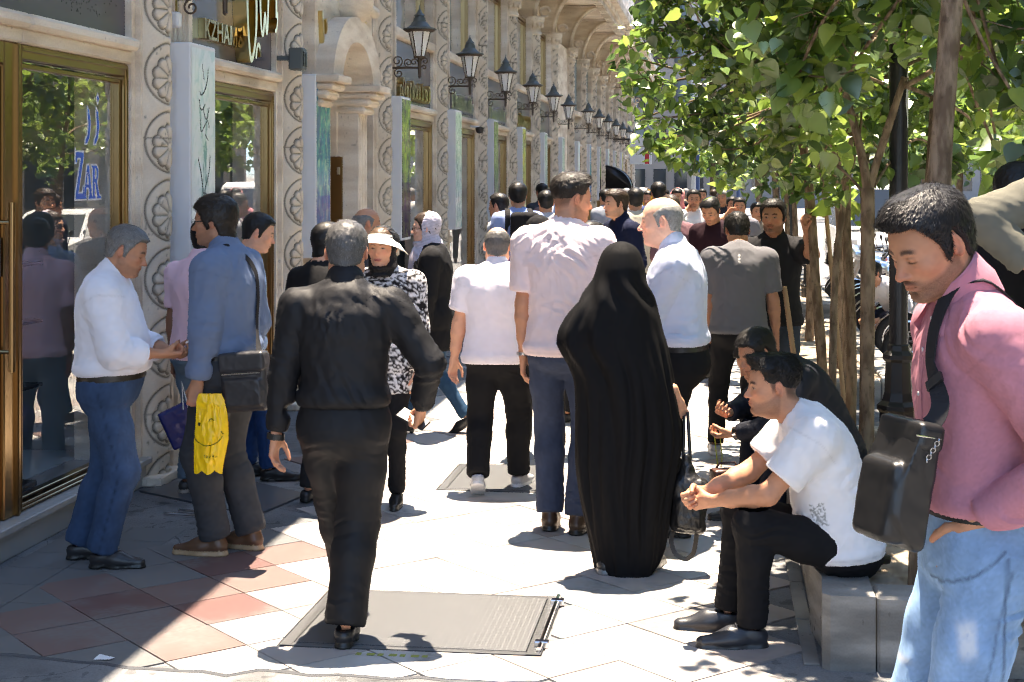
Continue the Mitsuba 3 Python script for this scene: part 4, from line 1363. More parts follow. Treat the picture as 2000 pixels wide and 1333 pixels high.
tree('short crooked tree between the lamp posts', [([(2.02, 9.72, HZ - .1), (2.03, 9.72, .8), (2.06, 9.75, 1.4), (2.16, 9.8, 2.0)], .030, .018)], [(2.25, 9.9, 2.35, .4)], 400, .14, 25)
tree('thick trunked tree behind the man in the pink shirt', [([(2.45, 9.0, HZ - .1), (2.45, 9.0, 1.2), (2.5, 9.0, 2.4)], .07, .05)], [(2.6, 9.1, 2.9, .7), (3.1, 8.8, 2.7, .6), (2.9, 9.6, 3.1, .7)], 420, .15, 26)
rng0 = np.random.default_rng(44)
WHERE = ['beyond the first planter', 'beside the second planter', 'in the second planter', 'at the end of the second planter', 'between second and third planters', 'in the third planter', 'at the far end of the third planter', 'farther along the kerb', 'near the far end of the row', 'at the very end of the row']
for i, s_ in enumerate([2.9, 5.0, 7.4, 9.4, 12.4, 15.5, 18.6, 23, 28, 34]):
    p = fw(4.55 + rng0.uniform(-.15, .15), s_)
    h_ = 2.0 + rng0.uniform(-.1, .3)
    bl = [(p[0] + rng0.normal(0, .55), p[1] + rng0.normal(0, .7), h_ + rng0.uniform(.25, 1.6), rng0.uniform(.45, .8)) for _ in range(9)]
    if i < 4:
        bl = [b for b in bl if not (1200 < 1000 + FPX * b[0] / b[1] < 1450 and b[2] > 3.2)]
    tree('leafy street tree ' + WHERE[i], [([p, p + [.02, 0, 1.0], p + [-.04, .05, h_ + .3]], .05, .03)], bl, 330 if i < 5 else 200, .16 if i < 5 else .24, 60 + i, sides=8, twigs=i < 5)
for i, (n_, s_) in enumerate([(11.5, 2), (12, 9), (11.5, 17), (12, 26), (11.8, 36), (12, 47), (11.5, -5), (5.5, 66), (8.5, 64), (3.2, 74), (12.5, 60)]):
    p = fw(n_, s_)
    bl = [(p[0] + rng0.normal(0, 1.2), p[1] + rng0.normal(0, 1.7), 2.4 + rng0.uniform(0, 3.6), rng0.uniform(1.0, 1.7)) for _ in range(10)]
    tree('dense dark tree across the road, number %s from the near end' % ('two', 'three', 'four', 'five', 'six', 'seven', 'one', 'eight', 'nine at the street end', 'ten behind the far sign', 'eleven')[i], [([p, p + [0, 0, 1.5], p + [.1, 0, 3.4]], .16, .10)], bl, 120, .34, 90 + i, sides=8, twigs=False, group='trees across the road')
for i, (u, v0, v1, y, w) in enumerate([(1532, 560, 705, 10.6, .022), (1612, 400, 560, 10.9, .018)]):
    a_, b_ = at_depth(u + 45, v1, y), at_depth(u, v0, y)
    k = thing('tree_stake', ('pale slanting wooden stake leaning beside the held tree', 'thin upright wooden stake behind the held tree')[i], 'stake')
    a_[2] = 0
    put(k, wood([a_, b_], w, w * .8, 8, i), 'cut_wood', smooth=True)


# ------------------------------------------------------------------ black lamp posts
def post(lb, x, y, z0=.2, h=4.6, r=.055):
    k = thing('lamp_post', lb, 'lamp post', 'black lamp posts along the planters')
    c = (x, y, z0)
    put(k + '__pole', trimesh.util.concatenate([lathe([(r, .70), (r, h), (0, h)], 20, c)]), 'black_paint', smooth=40)
    prof = [(.14, -.2), (.14, .03), (.125, .05), (.115, .07), (.115, .30), (.13, .32), (.13, .345), (.10, .37), (.085, .42), (.078, .60), (.095, .62), (.095, .645), (.07, .67), (.066, .70), (r, .71)]
    put(k + '__base', lathe(prof, 8, c), 'black_paint', smooth=False)
    return k


post('nearest black lamp post, right beside the forked tree', 2.315, 9.2, .22)
for i, s_ in enumerate([7.6, 13.5, 19.5, 25.5]):
    p = fw(4.78, s_)
    post('black lamp post %s along the planters' % ('second', 'third', 'fourth', 'fifth')[i], p[0], p[1], .0)
q = thing('peeling_sticker', 'torn white sticker peeling off the nearest black lamp post', 'sticker')
th_ = np.linspace(.1, .95, 8)
zs = np.linspace(2.22, 2.55, 12)
r_ = np.random.default_rng(3)
v, f = [], []
for i, z in enumerate(zs):
    lo_ = .15 + .35 * abs(i - 5.5) / 5.5 + r_.uniform(-.06, .06)
    for t in np.linspace(lo_, 1.0, 8):
        v.append((2.315 + .0565 * math.cos(t - 1.15), 9.2 + .0565 * math.sin(t - 1.15), z))
for i in range(11):
    for j in range(7):
        a_ = i * 8 + j
        f += [(a_, a_ + 1, a_ + 9), (a_, a_ + 9, a_ + 8)]
put(q, TM(v, f), 'white_metal', smooth=True)


# ------------------------------------------------------------------ motorcycles, cars, far things
def place_mesh(m, pos, yaw):
    m = m.copy()
    Tm = np.eye(4)
    Tm[:3, :3] = rot3(yaw)
    Tm[:3, 3] = pos
    m.apply_transform(Tm)
    return m


def rot3(a):
    a = math.radians(a)
    return np.array([[math.cos(a), -math.sin(a), 0], [math.sin(a), math.cos(a), 0], [0, 0, 1]])


def torus(R, r, c, axis='y', nu=36, nv=10):
    u, v = np.meshgrid(np.linspace(0, 2 * np.pi, nu, endpoint=False), np.linspace(0, 2 * np.pi, nv, endpoint=False), indexing='ij')
    x, z, y = (R + r * np.cos(v)) * np.cos(u), (R + r * np.cos(v)) * np.sin(u), r * np.sin(v)
    vv = np.stack([x, y, z], -1).reshape(-1, 3) + np.array(c)
    i, j = np.meshgrid(np.arange(nu), np.arange(nv), indexing='ij')
    a, b = (i * nv + j), (i * nv + (j + 1) % nv)
    c_, d = ((i + 1) % nu * nv + j), ((i + 1) % nu * nv + (j + 1) % nv)
    q = np.stack([a, c_, d, b], -1).reshape(-1, 4)
    return TM(vv, np.vstack([q[:, [0, 1, 2]], q[:, [0, 2, 3]]]))


def cyl_y(r, w, c, sides=24):
    m = lathe([(0, -w / 2), (r, -w / 2), (r, w / 2), (0, w / 2)], sides)
    v = np.asarray(m.vertices)
    return TM(np.stack([v[:, 0], v[:, 2], v[:, 1]], 1) + np.array(c), m.faces[:, ::-1])


def sdf_mesh(fn, lo, hi, h):
    V = Vol(lo, hi, h)
    fn(V)
    return TM(*V.mesh(2))


def motorcycle(lb, pos, yaw, col):
    """x forward; wheels at +-0.63"""
    k = thing('motorcycle', lb, 'motorcycle', 'motorcycles parked along the kerb')
    P = lambda part, m, b, smooth=40, color=None: put(k + '__' + part, place_mesh(m, pos, yaw), b, smooth=smooth, color=None if color is None else vcol(m, color))
    for wx in (.64, -.60):
        w = key_for(k + '__wheel')
        c = (wx, 0, .30)
        put(w + '__tyre', place_mesh(torus(.26, .045, c), pos, yaw), 'rubber', smooth=True)
        put(w + '__rim', place_mesh(cat(torus(.215, .014, c, nv=6), cyl_y(.05, .10, c, 14)), pos, yaw), 'chrome', smooth=40)
        sp = []
        for i in range(18):
            t, t2 = i * math.pi / 9, i * math.pi / 9 + (.35 if i % 2 else -.35)
            sy = .03 if i % 2 else -.03
            sp.append(tube([[wx + .05 * math.cos(t), sy, .30 + .05 * math.sin(t)], [wx + .21 * math.cos(t2), 0, .30 + .21 * math.sin(t2)]], .004, 4))
        put(w + '__spokes', place_mesh(cat(*sp), pos, yaw), 'chrome', smooth=False)
        labels[w + '__spokes'] = {'kind': 'stuff', 'label': 'thin wire spokes'}
    t = np.linspace(.35, 2.6, 14)
    for wx, a0 in ((.64, .25), (-.60, .6)):
        arc = np.array([[wx + .325 * math.cos(q + a0 - .2), 0, .30 + .325 * math.sin(q + a0 - .2)] for q in t])
        v = np.vstack([arc + [0, s_ * .055, -.012 * abs(s_)] for s_ in (-1, -.5, 0, .5, 1)])
        n = len(arc)
        f = []
        for i in range(4):
            for j in range(n - 1):
                a = i * n + j
                f += [(a, a + 1, a + n + 1), (a, a + n + 1, a + n)]
        P('fender', TM(v, f), 'chrome' if wx > 0 else 'car_paint', True, None if wx > 0 else col)
    P('tank', sdf_mesh(lambda V: V.cap((.30, 0, .80), (-.02, 0, .80), .125, .10, sq=((0, 0, 1), 1.15)), (-.25, -.2, .6), (.5, .2, 1.0), .018), 'car_paint', True, col)
    P('side_cover', cat(*[sdf_mesh(lambda V, s_=s_: V.ell((-.18, s_ * .13, .60), (.14, .03, .11)), (-.4, -.2, .4), (.1, .2, .8), .018) for s_ in (-1, 1)]), 'car_paint', True, col)
    P('seat', sdf_mesh(lambda V: (V.cap((-.05, 0, .80), (-.62, 0, .83), .11, .10, sq=((0, 0, 1), 2.0)), V.cap((-.62, 0, .83), (-.75, 0, .86), .10, .07, k=.05, sq=((0, 0, 1), 2.0))), (-.95, -.2, .65), (.15, .2, 1.0), .018), 'leather', True, (.015, .015, .016))
    P('engine', cat(box(-.15, .22, -.12, .12, .24, .46, .03), *[box(.02, .20, -.10, .10, .46 + i * .026, .475 + i * .026, .003) for i in range(6)], cyl_y(.10, .30, (-.05, 0, .35), 18)), 'chrome', False)
    P('exhaust', cat(tube([[.2, -.13, .5], [.32, -.15, .35], [.15, -.17, .25], [-.35, -.18, .26]], .02, 10), tube([[-.3, -.18, .26], [-.85, -.19, .36]], [.04, .05], 14)), 'chrome')
    P('frame', cat(tube([[.42, 0, .86], [.25, 0, .35], [-.2, 0, .25], [-.5, 0, .70], [-.75, 0, .78]], .018, 8), tube([[.42, 0, .86], [-.1, 0, .72], [-.55, 0, .72]], .018, 8)), 'black_paint')
    P('fork', cat(*[tube([[.36, s_ * .08, 1.0], [.64, s_ * .075, .30]], .018, 10) for s_ in (-1, 1)]), 'chrome')
    P('swing_arm', cat(*[tube([[-.15, s_ * .08, .34], [-.60, s_ * .07, .30]], .018, 8) for s_ in (-1, 1)], *[tube([[-.45, s_ * .11, .72], [-.58, s_ * .10, .32]], .022, 8) for s_ in (-1, 1)]), 'black_paint')
    P('handlebar', cat(tube([[.26, -.36, 1.06], [.34, -.2, 1.06], [.38, 0, 1.0], [.34, .2, 1.06], [.26, .36, 1.06]], .013, 8), *[tube([[.33, s_ * .24, 1.06], [.36, s_ * .28, 1.22]], .006, 6) for s_ in (-1, 1)]), 'black_paint')
    for s_ in (-1, 1):
        P('mirror', sdf_mesh(lambda V: V.ell((.36, s_ * .29, 1.24), (.014, .065, .04)), (.3, s_ * .29 - .09, 1.17), (.42, s_ * .29 + .09, 1.31), .008), 'black_paint', True)
    P('headlight', cat(lathe([(0, -.06), (.07, -.04), (.085, .03), (.08, .05), (0, .055)], 20).apply_transform(trimesh.transformations.rotation_matrix(math.pi / 2, [0, 1, 0])).apply_translation([.47, 0, .92])), 'chrome')
    P('tail_light', box(-.86, -.82, -.05, .05, .72, .78, .01), 'vc_gloss', True, (.35, .02, .02))
    return k


def bike_at(n, s):
    return fw(n, s, -.15)


for s_, dn, yw, cl, lb in ((9.2, 0, 170, (40, 44, 48), 'motorcycle with bright spoked front wheel, seen left of the nearest lamp post'), (5.0, .1, 178, (20, 90, 95), 'teal motorcycle parked nearest, half hidden by the man in pink'), (6.5, .05, 165, (30, 34, 38), 'dark motorcycle just right of the nearest lamp post'),
                       (7.8, .1, 175, (24, 26, 30), 'black motorcycle between the teal and the spoked one'), (10.7, .05, 168, (190, 25, 35), 'red tanked motorcycle behind the forked tree'), (12.2, .1, 176, (25, 25, 28), 'black motorcycle farther along the kerb'),
                       (13.8, 0, 170, (25, 40, 90), 'dark blue motorcycle farthest but one along the kerb'), (15.4, .1, 172, (60, 62, 66), 'grey motorcycle at the far end of the parked row')):
    motorcycle(lb, bike_at(5.98 + dn, s_), yw, L(*cl))
for i_, (s_, cl) in enumerate([(8.5, (120, 20, 26)), (9.9, (18, 20, 24)), (11.4, (30, 36, 60)), (13.0, (26, 26, 28)), (14.6, (100, 100, 104))]):
    motorcycle('motorcycle wedged between its neighbours, %s with a %s tank' % (('second', 'fourth', 'sixth', 'eighth', 'last but one')[i_], ('dark red', 'black', 'slate blue', 'charcoal', 'light grey')[i_]), bike_at(6.02, s_), 173 - 3 * i_, L(*cl))


def car(lb, pos, yaw, col, van=False):
    k = thing('car', lb, 'car', 'cars on the road')
    from shapely.geometry import Polygon as Pg
    L2, W2 = (2.15, .85) if not van else (2.3, .9)
    H = 1.45 if not van else 1.95
    body = [(-L2, .30), (-L2, .75), (-L2 + .1, .92), (-1.35, .95), (1.05, .95), (L2 - .15, .82), (L2, .62), (L2, .30)]
    roof = [(-1.75, .93), (-1.25, H - .04), (-1.0, H), (.15, H), (.45, H - .05), (1.15, .93)] if not van else [(-L2 + .05, .93), (-L2 + .15, H), (1.0, H), (1.3, H - .1), (1.75, .93)]

    def section(poly, w0, w1, z0, z1, o=0):
        p = np.array(Pg(poly).buffer(.05).buffer(-.05 + o).exterior.coords)[:-1]
        rows = []
        for yy, sh in ((-1, 1), (1, 1)):
            f = np.clip((p[:, 1] - z0) / (z1 - z0), 0, 1)
            rows.append(np.stack([p[:, 0], yy * (w0 + (w1 - w0) * f), p[:, 1]], 1))
        return trimesh.convex.convex_hull(np.vstack(rows)) if o is None else rows
    def loft2(poly, w0, w1, z0, z1):
        m = prism(poly, 2.0)
        v = np.asarray(m.vertices)
        f = np.clip((v[:, 1] - z0) / (z1 - z0), 0, 1)
        return TM(np.stack([v[:, 0], (v[:, 2] - 1) * (w0 + (w1 - w0) * f), v[:, 1]], 1), m.faces[:, ::-1])
    cut = Pg(body)
    for wx in (1.35, -1.30):
        from shapely.geometry import Point
        cut = cut.difference(Point(wx, .31).buffer(.36))
    P = lambda part, m, b, smooth=30, color=None: put(k + '__' + part, place_mesh(m, pos, yaw), b, smooth=smooth, color=None if color is None else vcol(m, color))
    P('body', loft2(cut.buffer(-.04).buffer(.04), W2, W2 - .05, .3, .95), 'car_paint', True and False, col)
    P('cabin', loft2(Pg(roof), W2 - .06, W2 - .24, .93, H), 'car_paint', False, col)
    x = [q[0] for q in roof]
    for a, b in ((x[0] + .55, -.22), (-.14, x[-1] - .5)):
        for s_ in (-1, 1):
            w = lambda z: (W2 - .06 - .18 * (z - .93) / (H - .93)) + .004
            zt = H - .12
            v = [(a, s_ * w(.97), .97), (b, s_ * w(.97), .97), (min(b, x[-2] - .12), s_ * w(zt), zt), (max(a, x[1] + .12), s_ * w(zt), zt)]
            P('window', TM(v, [[0, 1, 2], [0, 2, 3]]), 'car_glass', False)
    r0, r1 = np.array(roof[-1]), np.array(roof[-2])
    d = unit([r1[0] - r0[0], 0, r1[1] - r0[1]])
    n = np.array([-d[2] * -1, 0, d[0] * -1]) * -1
    n = np.array([abs(d[2]), 0, abs(d[0])])
    a, b = np.array([r0[0], 0, r0[1]]) + d * .08, np.array([r1[0], 0, r1[1]]) - d * .06
    P('windscreen', TM([a + n * .006 + [0, -W2 + .16, 0], a + n * .006 + [0, W2 - .16, 0], b + n * .006 + [0, W2 - .28, 0], b + n * .006 + [0, -W2 + .28, 0]], [[0, 1, 2], [0, 2, 3]]), 'car_glass', False)
    for wx in (1.35, -1.30):
        for s_ in (-1, 1):
            w = key_for(k + '__wheel')
            put(w + '__tyre', place_mesh(cyl_y(.31, .2, (wx, s_ * (W2 - .11), .31), 28), pos, yaw), 'rubber', smooth=30)
            put(w + '__rim', place_mesh(cyl_y(.20, .21, (wx, s_ * (W2 - .11), .31), 20), pos, yaw), 'chrome', smooth=30)
    for s_ in (-1, 1):
        P('headlight', box(L2 - .06, L2 + .006, s_ * .62 - .16, s_ * .62 + .16, .60, .74, .02), 'chrome', False)
        P('tail_light', box(-L2 - .006, -L2 + .06, s_ * .62 - .14, s_ * .62 + .14, .68, .82, .02), 'vc_gloss', True, (.4, .02, .02))
    P('bumper', box(L2 - .04, L2 + .05, -W2 + .05, W2 - .05, .34, .54, .03), 'black_paint', False)
    P('bumper', box(-L2 - .05, -L2 + .04, -W2 + .05, W2 - .05, .34, .56, .03), 'black_paint', False)
    return k


FA = math.degrees(math.atan2(FD[1], FD[0]))
WHITE = (.78, .78, .77)
car('white car on the road beyond the nearest lamp post', fw(8.3, 11.5, -.15), FA + 180, WHITE)
car('white car on the road nearest the camera side, behind the man in pink', fw(8.5, 5.4, -.15), FA + 180, WHITE)
car('silver car farther up the road', fw(8.4, 18.5, -.15), FA + 180, (.55, .56, .57))
car('white van stopped on the road behind the man in white shirt', fw(6.9, 26.5, -.15), FA + 180, WHITE, True)
car('white car far up the road near the street end', fw(8.6, 34, -.15), FA + 180, WHITE)
car('green and white car in the reflected lane', fw(8.4, -3.5, -.15), FA + 180, (.35, .55, .2))

# buildings across the road and at the street's end
def block(name, lb, n0, n1, s0, s1, h, rows, cols, face='n', mat='far_wall', base=0):
    k = thing(name, lb, 'building', 'plain buildings beyond the road')
    put(k + '__wall', fbox(n0, n1, s0, s1, -.3, h, .02), mat, smooth=False)
    for r in range(rows):
        for c in range(cols):
            z0 = 1.0 + base + r * (h - 1.2) / rows
            z1 = z0 + (h - 1.2) / rows * .6
            if face == 'n':
                a = s0 + (s1 - s0) * (c + .2) / cols
                b = s0 + (s1 - s0) * (c + .8) / cols
                put(k + '__window', fbox(n0 - .06, n0 + .05, a, b, z0, z1, .01), 'car_glass', smooth=False)
            else:
                a = n0 + (n1 - n0) * (c + .2) / cols
                b = n0 + (n1 - n0) * (c + .8) / cols
                put(k + '__window', fbox(a, b, s0 - .06, s0 + .05, z0, z1, .01), 'car_glass', smooth=False)
    put(k + '__parapet', fbox(n0 - .15, n1 + .15, s0 - .15, s1 + .15, h, h + .35, .02), mat, smooth=False)
    return k


block('grey_building', 'long grey building across the road made taller to block sky light', 15.0, 24, -22, 20, 19, 6, 14)  # raised and run past the camera to shut off low sky light
block('beige_building', 'pale beige building across the road beyond the grey one, heightened to block sky light', 15.4, 24, 20.5, 52, 22, 7, 12)  # height added to keep low sky light off the shaded ground
block('street_end_building', 'grey building closing the far end of the street', -4, 26, 96, 108, 16, 6, 22, face='s')
block('corner_building', 'pale building past the end of the arcade', -12, 2.2, 66, 92, 12, 5, 14, face='s')

k = thing('projecting_sign', 'white projecting shop sign with a red stripe far along the arcade', 'sign')
put(k + '__panel', fbox(.5, 1.25, 43.0, 43.15, 2.35, 3.35, .01), 'white_metal', smooth=False)
m_ = fbox(1.02, 1.16, 42.99, 43.16, 2.36, 3.2, .004)
put(k + '__stripe', m_, 'vc_gloss', smooth=True, color=vcol(m_, L(185, 35, 45)))
put(k + '__bracket', FX(tube([[-.2, 43.07, 3.2], [.5, 43.07, 3.2]], .03, 8)), 'black_paint')
k = thing('awning', 'dark rounded shop awning low on the arcade far away', 'awning')
t = np.linspace(0, math.pi / 2, 12)
pf = [(-.2, 1.55)] + [(-.2 + 1.0 * math.sin(q), 1.55 + .75 * math.cos(q)) for q in t[::-1]]
put(k, side_prism(pf, 38.6, 39.8), 'leather', smooth=True, color=None)
scene[k]['bsdf'] = {'type': 'ref', 'id': 'black_paint'}
k = thing('gantry', 'blue grey steel gantry frame across the far end of the street', 'gantry')
g = []
for n_ in (2.6, 4.4):
    g.append(FX(tube([[n_, 60, -.1], [n_, 60, 5.2]], .09, 8)))
g += [FX(tube([[2.6, 60, z], [4.4, 60, z]], .06, 8)) for z in (3.2, 4.4, 5.2)]
g += [FX(tube([[2.6, 60, 3.2], [4.4, 60, 4.4]], .05, 6)), FX(tube([[4.4, 60, 3.2], [2.6, 60, 4.4]], .05, 6))]
m_ = cat(*g)
put(k, m_, 'vc_gloss', smooth=True, color=vcol(m_, L(60, 80, 120)))


# ------------------------------------------------------------------ people
def rot_x(a):
    a = math.radians(a)
    return np.array([[1, 0, 0], [0, math.cos(a), -math.sin(a)], [0, math.sin(a), math.cos(a)]])


def rot_y(a):
    a = math.radians(a)
    return np.array([[math.cos(a), 0, math.sin(a)], [0, 1, 0], [-math.sin(a), 0, math.cos(a)]])


def rot_z(a):
    a = math.radians(a)
    return np.array([[math.cos(a), -math.sin(a), 0], [math.sin(a), math.cos(a), 0], [0, 0, 1]])


def ik(a, t, l1, l2, pole):
    a, t = np.asarray(a, float), np.asarray(t, float)
    d = t - a
    ln = np.linalg.norm(d)
    if ln > (l1 + l2) * 0.998:
        t = a + d * ((l1 + l2) * 0.998 / ln)
        d = t - a
        ln = np.linalg.norm(d)
    x = (l1 * l1 - l2 * l2 + ln * ln) / (2 * ln)
    hgt = math.sqrt(max(l1 * l1 - x * x, 0))
    u = d / ln
    p = np.asarray(pole, float)
    p = unit(p - u * (p @ u))
    return a + u * x + p * hgt, t


CURL = {'relax': (22, 28, 18), 'flat': (4, 6, 4), 'fist': (78, 92, 55), 'hold': (58, 66, 35), 'half': (40, 45, 25)}
SKIN = {'fair': lin(226, 178, 152), 'light': lin(212, 160, 130), 'tan': lin(190, 138, 108), 'olive': lin(176, 128, 100), 'dark': lin(140, 98, 76)}
Q = {'near': (0.0075, 0.0032, 0.0034), 'mid': (0.0122, 0.0051, 0.0050), 'back': (0.020, 0.0086, 0.0086), 'far': (0.030, 0.0135, 0.014)}


class Person:
    def __init__(s, label, root, yaw, H, q='mid', name='person', group=None, pel=(0, 0), drop=0.0, lean=(0, 4), side=(0, 0), twist=0.0, hip_yaw=0.0,
                 head=(0, 0, 0), feet=((-.09, 0, 0), (.09, 0, 0)), toes=(8, -8), hands=(None, None), poles=(None, None), girth=1.0, belly=0.0, hscale=1.0,
                 palms=(None, None), curl=('relax', 'relax'), skin='tan', shoulder=1.0, seat=None, kpoles=(None, None), seed=1, neckfwd=0.0, hipw=1.0, bend=(0, 0), shrug=(0, 0), hdir=(None, None)):
        s.key = thing(name, label, 'person', group)
        s.q, s.H, s.seed = q, H, seed
        s.root = np.array([root[0], root[1], root[2] if len(root) > 2 else 0.0])
        s.R = rot_z(yaw)
        k = s.k = H / 1.75
        s.hs = hscale * (0.35 + 0.65 * k)
        s.girth, s.belly, s.skin = girth, belly, SKIN[skin] if isinstance(skin, str) else skin
        s.curl, s.palms = curl, palms
        pz = 0.525 * H - drop if seat is None else seat + 0.095 * k
        s.pel = np.array([pel[0], pel[1], pz])
        # the spine
        n = 41
        P = [s.pel - 0 * s.pel]
        s.sp, s.sD, s.sU, s.sW = [], [], [], []
        pos = s.pel.copy()
        ds = 0.335 * H / (n - 1)
        for i in range(n):
            t = i / (n - 1)
            e = t * t * (3 - 2 * t)
            Rm = rot_z(hip_yaw + twist * e) @ rot_x(-(lean[0] + (lean[1] - lean[0]) * e)) @ rot_y(side[0] + (side[1] - side[0]) * e)
            s.sp.append(pos.copy())
            s.sD.append(Rm[:, 2])
            s.sU.append(Rm[:, 0])
            s.sW.append(Rm[:, 1])
            pos = pos + Rm[:, 2] * ds
        s.sp, s.sD, s.sU, s.sW = map(np.array, (s.sp, s.sD, s.sU, s.sW))
        nb = s.nb = s.spine(1.0)[0]
        # the head
        s.Rh = rot_z(head[0]) @ rot_x(-head[1]) @ rot_y(head[2])
        np_ = lean[1] * 0.55 + head[1] * 0.35
        nd = rot_z(hip_yaw + twist + head[0] * 0.3) @ rot_x(-np_) @ np.array([0, 0.033 + neckfwd, 0.082])
        s.pivot = nb + nd * k
        s.hc = s.pivot - s.Rh @ (np.array([0, -.018, -.055]) * s.hs)
        # arms
        s.sh, s.el, s.wr, s.hd = [], [], [], []
        for i, sg in enumerate((-1, 1)):
            P0, D, U, W = s.spine(0.87)
            shd = P0 + U * (sg * 0.102 * H * shoulder) - W * (.004 * H) + D * (-0.006 * H + shrug[i])
            tgt = hands[i]
            if tgt is None:
                tgt = shd + np.array([sg * 0.030 * H, 0.025 * H, -0.308 * H])
            pole = poles[i] if poles[i] is not None else (sg * .45, -1, 0)
            e, w = ik(shd, tgt, 0.172 * H, 0.148 * H, pole)
            s.sh.append(shd)
            s.el.append(e)
            s.wr.append(w)
            d = unit(w - e)
            if bend[i]:
                pn = unit(np.asarray(palms[i] if palms[i] is not None else (-sg, 0, 0)))
                d = unit(d * math.cos(math.radians(bend[i])) + pn * math.sin(math.radians(bend[i])))
            if hdir[i] is not None:
                d = unit(hdir[i])
            s.hd.append(d)
        # legs
        s.hip, s.kn, s.an, s.foot = [], [], [], []
        for i, sg in enumerate((-1, 1)):
            hp = s.pel + s.sU[0] * (sg * 0.052 * H * hipw) + np.array([0, 0, -0.005 * H])
            fx, fy, lift = feet[i][:3]
            pitch = feet[i][3] if len(feet[i]) > 3 else 0
            an = np.array([fx, fy, 0.047 * H + lift])
            ty = toes[i]
            fd = rot_z(ty) @ np.array([0, 1, 0])
            pole = kpoles[i] if kpoles[i] is not None else fd + np.array([0, 0, .2])
            kn, an = ik(hp, an, 0.245 * H, 0.243 * H, pole)
            s.hip.append(hp)
            s.kn.append(kn)
            s.an.append(an)
            s.foot.append(rot_z(ty) @ rot_x(-pitch))

    def spine(s, t):
        i = np.clip(t, 0, 1) * 40
        a = int(min(i, 39))
        b = i - a
        g = lambda A: A[a] * (1 - b) + A[a + 1] * b
        p, D, U, W = g(s.sp), unit(g(s.sD)), unit(g(s.sU)), unit(g(s.sW))
        if t < 0:
            p = p + D * (t * 0.335 * s.H)
        if t > 1:
            p = p + D * ((t - 1) * 0.335 * s.H)
        return p, D, U, W

    def world(s, v):
        return np.asarray(v) @ s.R.T + s.root

    def emit(s, part, v, f, bsdf, col, smooth=True, label=None):
        k = s.key if part is None else s.key + '__' + part
        c = np.broadcast_to(np.asarray(col, float), (len(v), 3)) if np.ndim(col) == 1 else col
        return put(k, TM(s.world(v), f), bsdf, smooth=smooth, color=np.clip(c, 0, 1), label=label)

    # ---- torso stations, shared by the body and every garment
    STD = [(-.10, .098, .070, 0), (.0, .102, .074, 0), (.14, .098, .070, .002), (.3, .091, .067, .005), (.5, .094, .069, .004), (.66, .102, .071, .0),
           (.79, .102, .066, -.004), (.88, .088, .054, -.007), (.97, .055, .043, -.009)]

    def torso(s, off=0.0, lo=-.1, extra=None, top=1.0, female=False, flare=0.0):
        st = []
        for t, ru, rw, oy in s.STD:
            if t < lo - 1e-6 or t > top:
                continue
            p, D, U, W = s.spine(t)
            b = s.belly * math.exp(-((t - .3) / .26) ** 2)
            if female:
                ru *= (1.03 if t < .2 else .93) * (0.92 if .2 < t < .5 else 1)
                oy2 = .012 * math.exp(-((t - .68) / .12) ** 2)
                rw, oy = rw + oy2 * .7, oy + oy2 * .5
            st.append((p + W * (oy * s.H + b * .6), U, W, ru * s.H * s.girth + off, rw * s.H * s.girth + off + b * .6))
        if extra:
            pre = []
            for t, ru, rw in extra:
                p, D, U, W = s.spine(t)
                pre.append((p, U, W, ru * s.H, rw * s.H))
            st = pre + st
        return st

    # ---- skin
    def head_field(s, h, female=False, nose=1.0, jaw=1.0, fat=0.0, closed=False, bare=False):
        """head in its own frame: x right, y to the face, z up, metres at scale 1"""
        inv = s.Rh.T
        nb = inv @ (s.nb - s.hc) / s.hs
        up = inv @ s.spine(.93)[0] * 0
        lo = np.minimum([-.118, -.145, -.135], nb - [.075, .07, .03])
        hi = np.maximum([.118, .150, .178], nb + [.075, .07, .03])
        V = Vol(lo, hi, h)
        j = jaw * (0.9 if female else 1.0)
        V.ell((0, -.014, .034), (.0755, .0955, .090))
        V.ell((0, .022, .02), (.066, .068, .088), k=.03)
        V.ell((0, .030, -.038), (.056 * (1 + fat), .060, .070), k=.03)
        V.cap((-.050 * j * (1 + fat), .0, -.060), (-.018 * j, .070, -.094), .019 + .01 * fat, .015, k=.025)
        V.cap((.050 * j * (1 + fat), .0, -.060), (.018 * j, .070, -.094), .019 + .01 * fat, .015, k=.025)
        V.ell((0, .074, -.092), (.022, .017, .015), k=.018)
        if fat:
            V.ell((0, .04, -.085), (.045, .045, .03), k=.03)
        V.cap((0, -.018, -.03), (0, .01, -.085), .052, .045, k=.03)
        rn = (.050 if female else .0585) * (1 + .5 * fat)
        V.cap((0, -.020, -.045), nb + [0, -.004, .0], rn, rn * 1.06, k=.03)
        V.cap(nb + [0, 0, 0.0], nb + [0, -.005, -.04], rn * 1.06, rn * 1.3, k=.02)
        s.scalp = V.f.copy()
        if bare:
            return V
        V.cap((-.030, .076, .021), (.030, .076, .021), .0125, k=.02)
        for sx in (-1, 1):
            V.ell((sx * .043, .058, -.018), (.021, .020, .017), k=.022)
            V.ell((sx * .0315, .0945, .005), (.0165, .016, .0105), k=.014, mode='sub')
            V.ell((sx * .0315, .0735, .0045), (.0142, .0125, .0118), k=.004)
            # the upper lid
            V.cap((sx * .018, .0845, .0085), (sx * .0315, .0868, .0112), .0032, k=.004)
            V.cap((sx * .0315, .0868, .0112), (sx * .045, .079, .0075), .0032, k=.004)
            V.cap((sx * .020, .0845, -.0035), (sx * .044, .0785, -.0025), .0022, k=.005)
        n = nose
        V.cap((0, .083, .016), (0, .086 + .022 * n, -.026), .0078, .0098, k=.012)
        V.ell((0, .087 + .022 * n, -.0295), (.0098, .0105, .0090), k=.008)
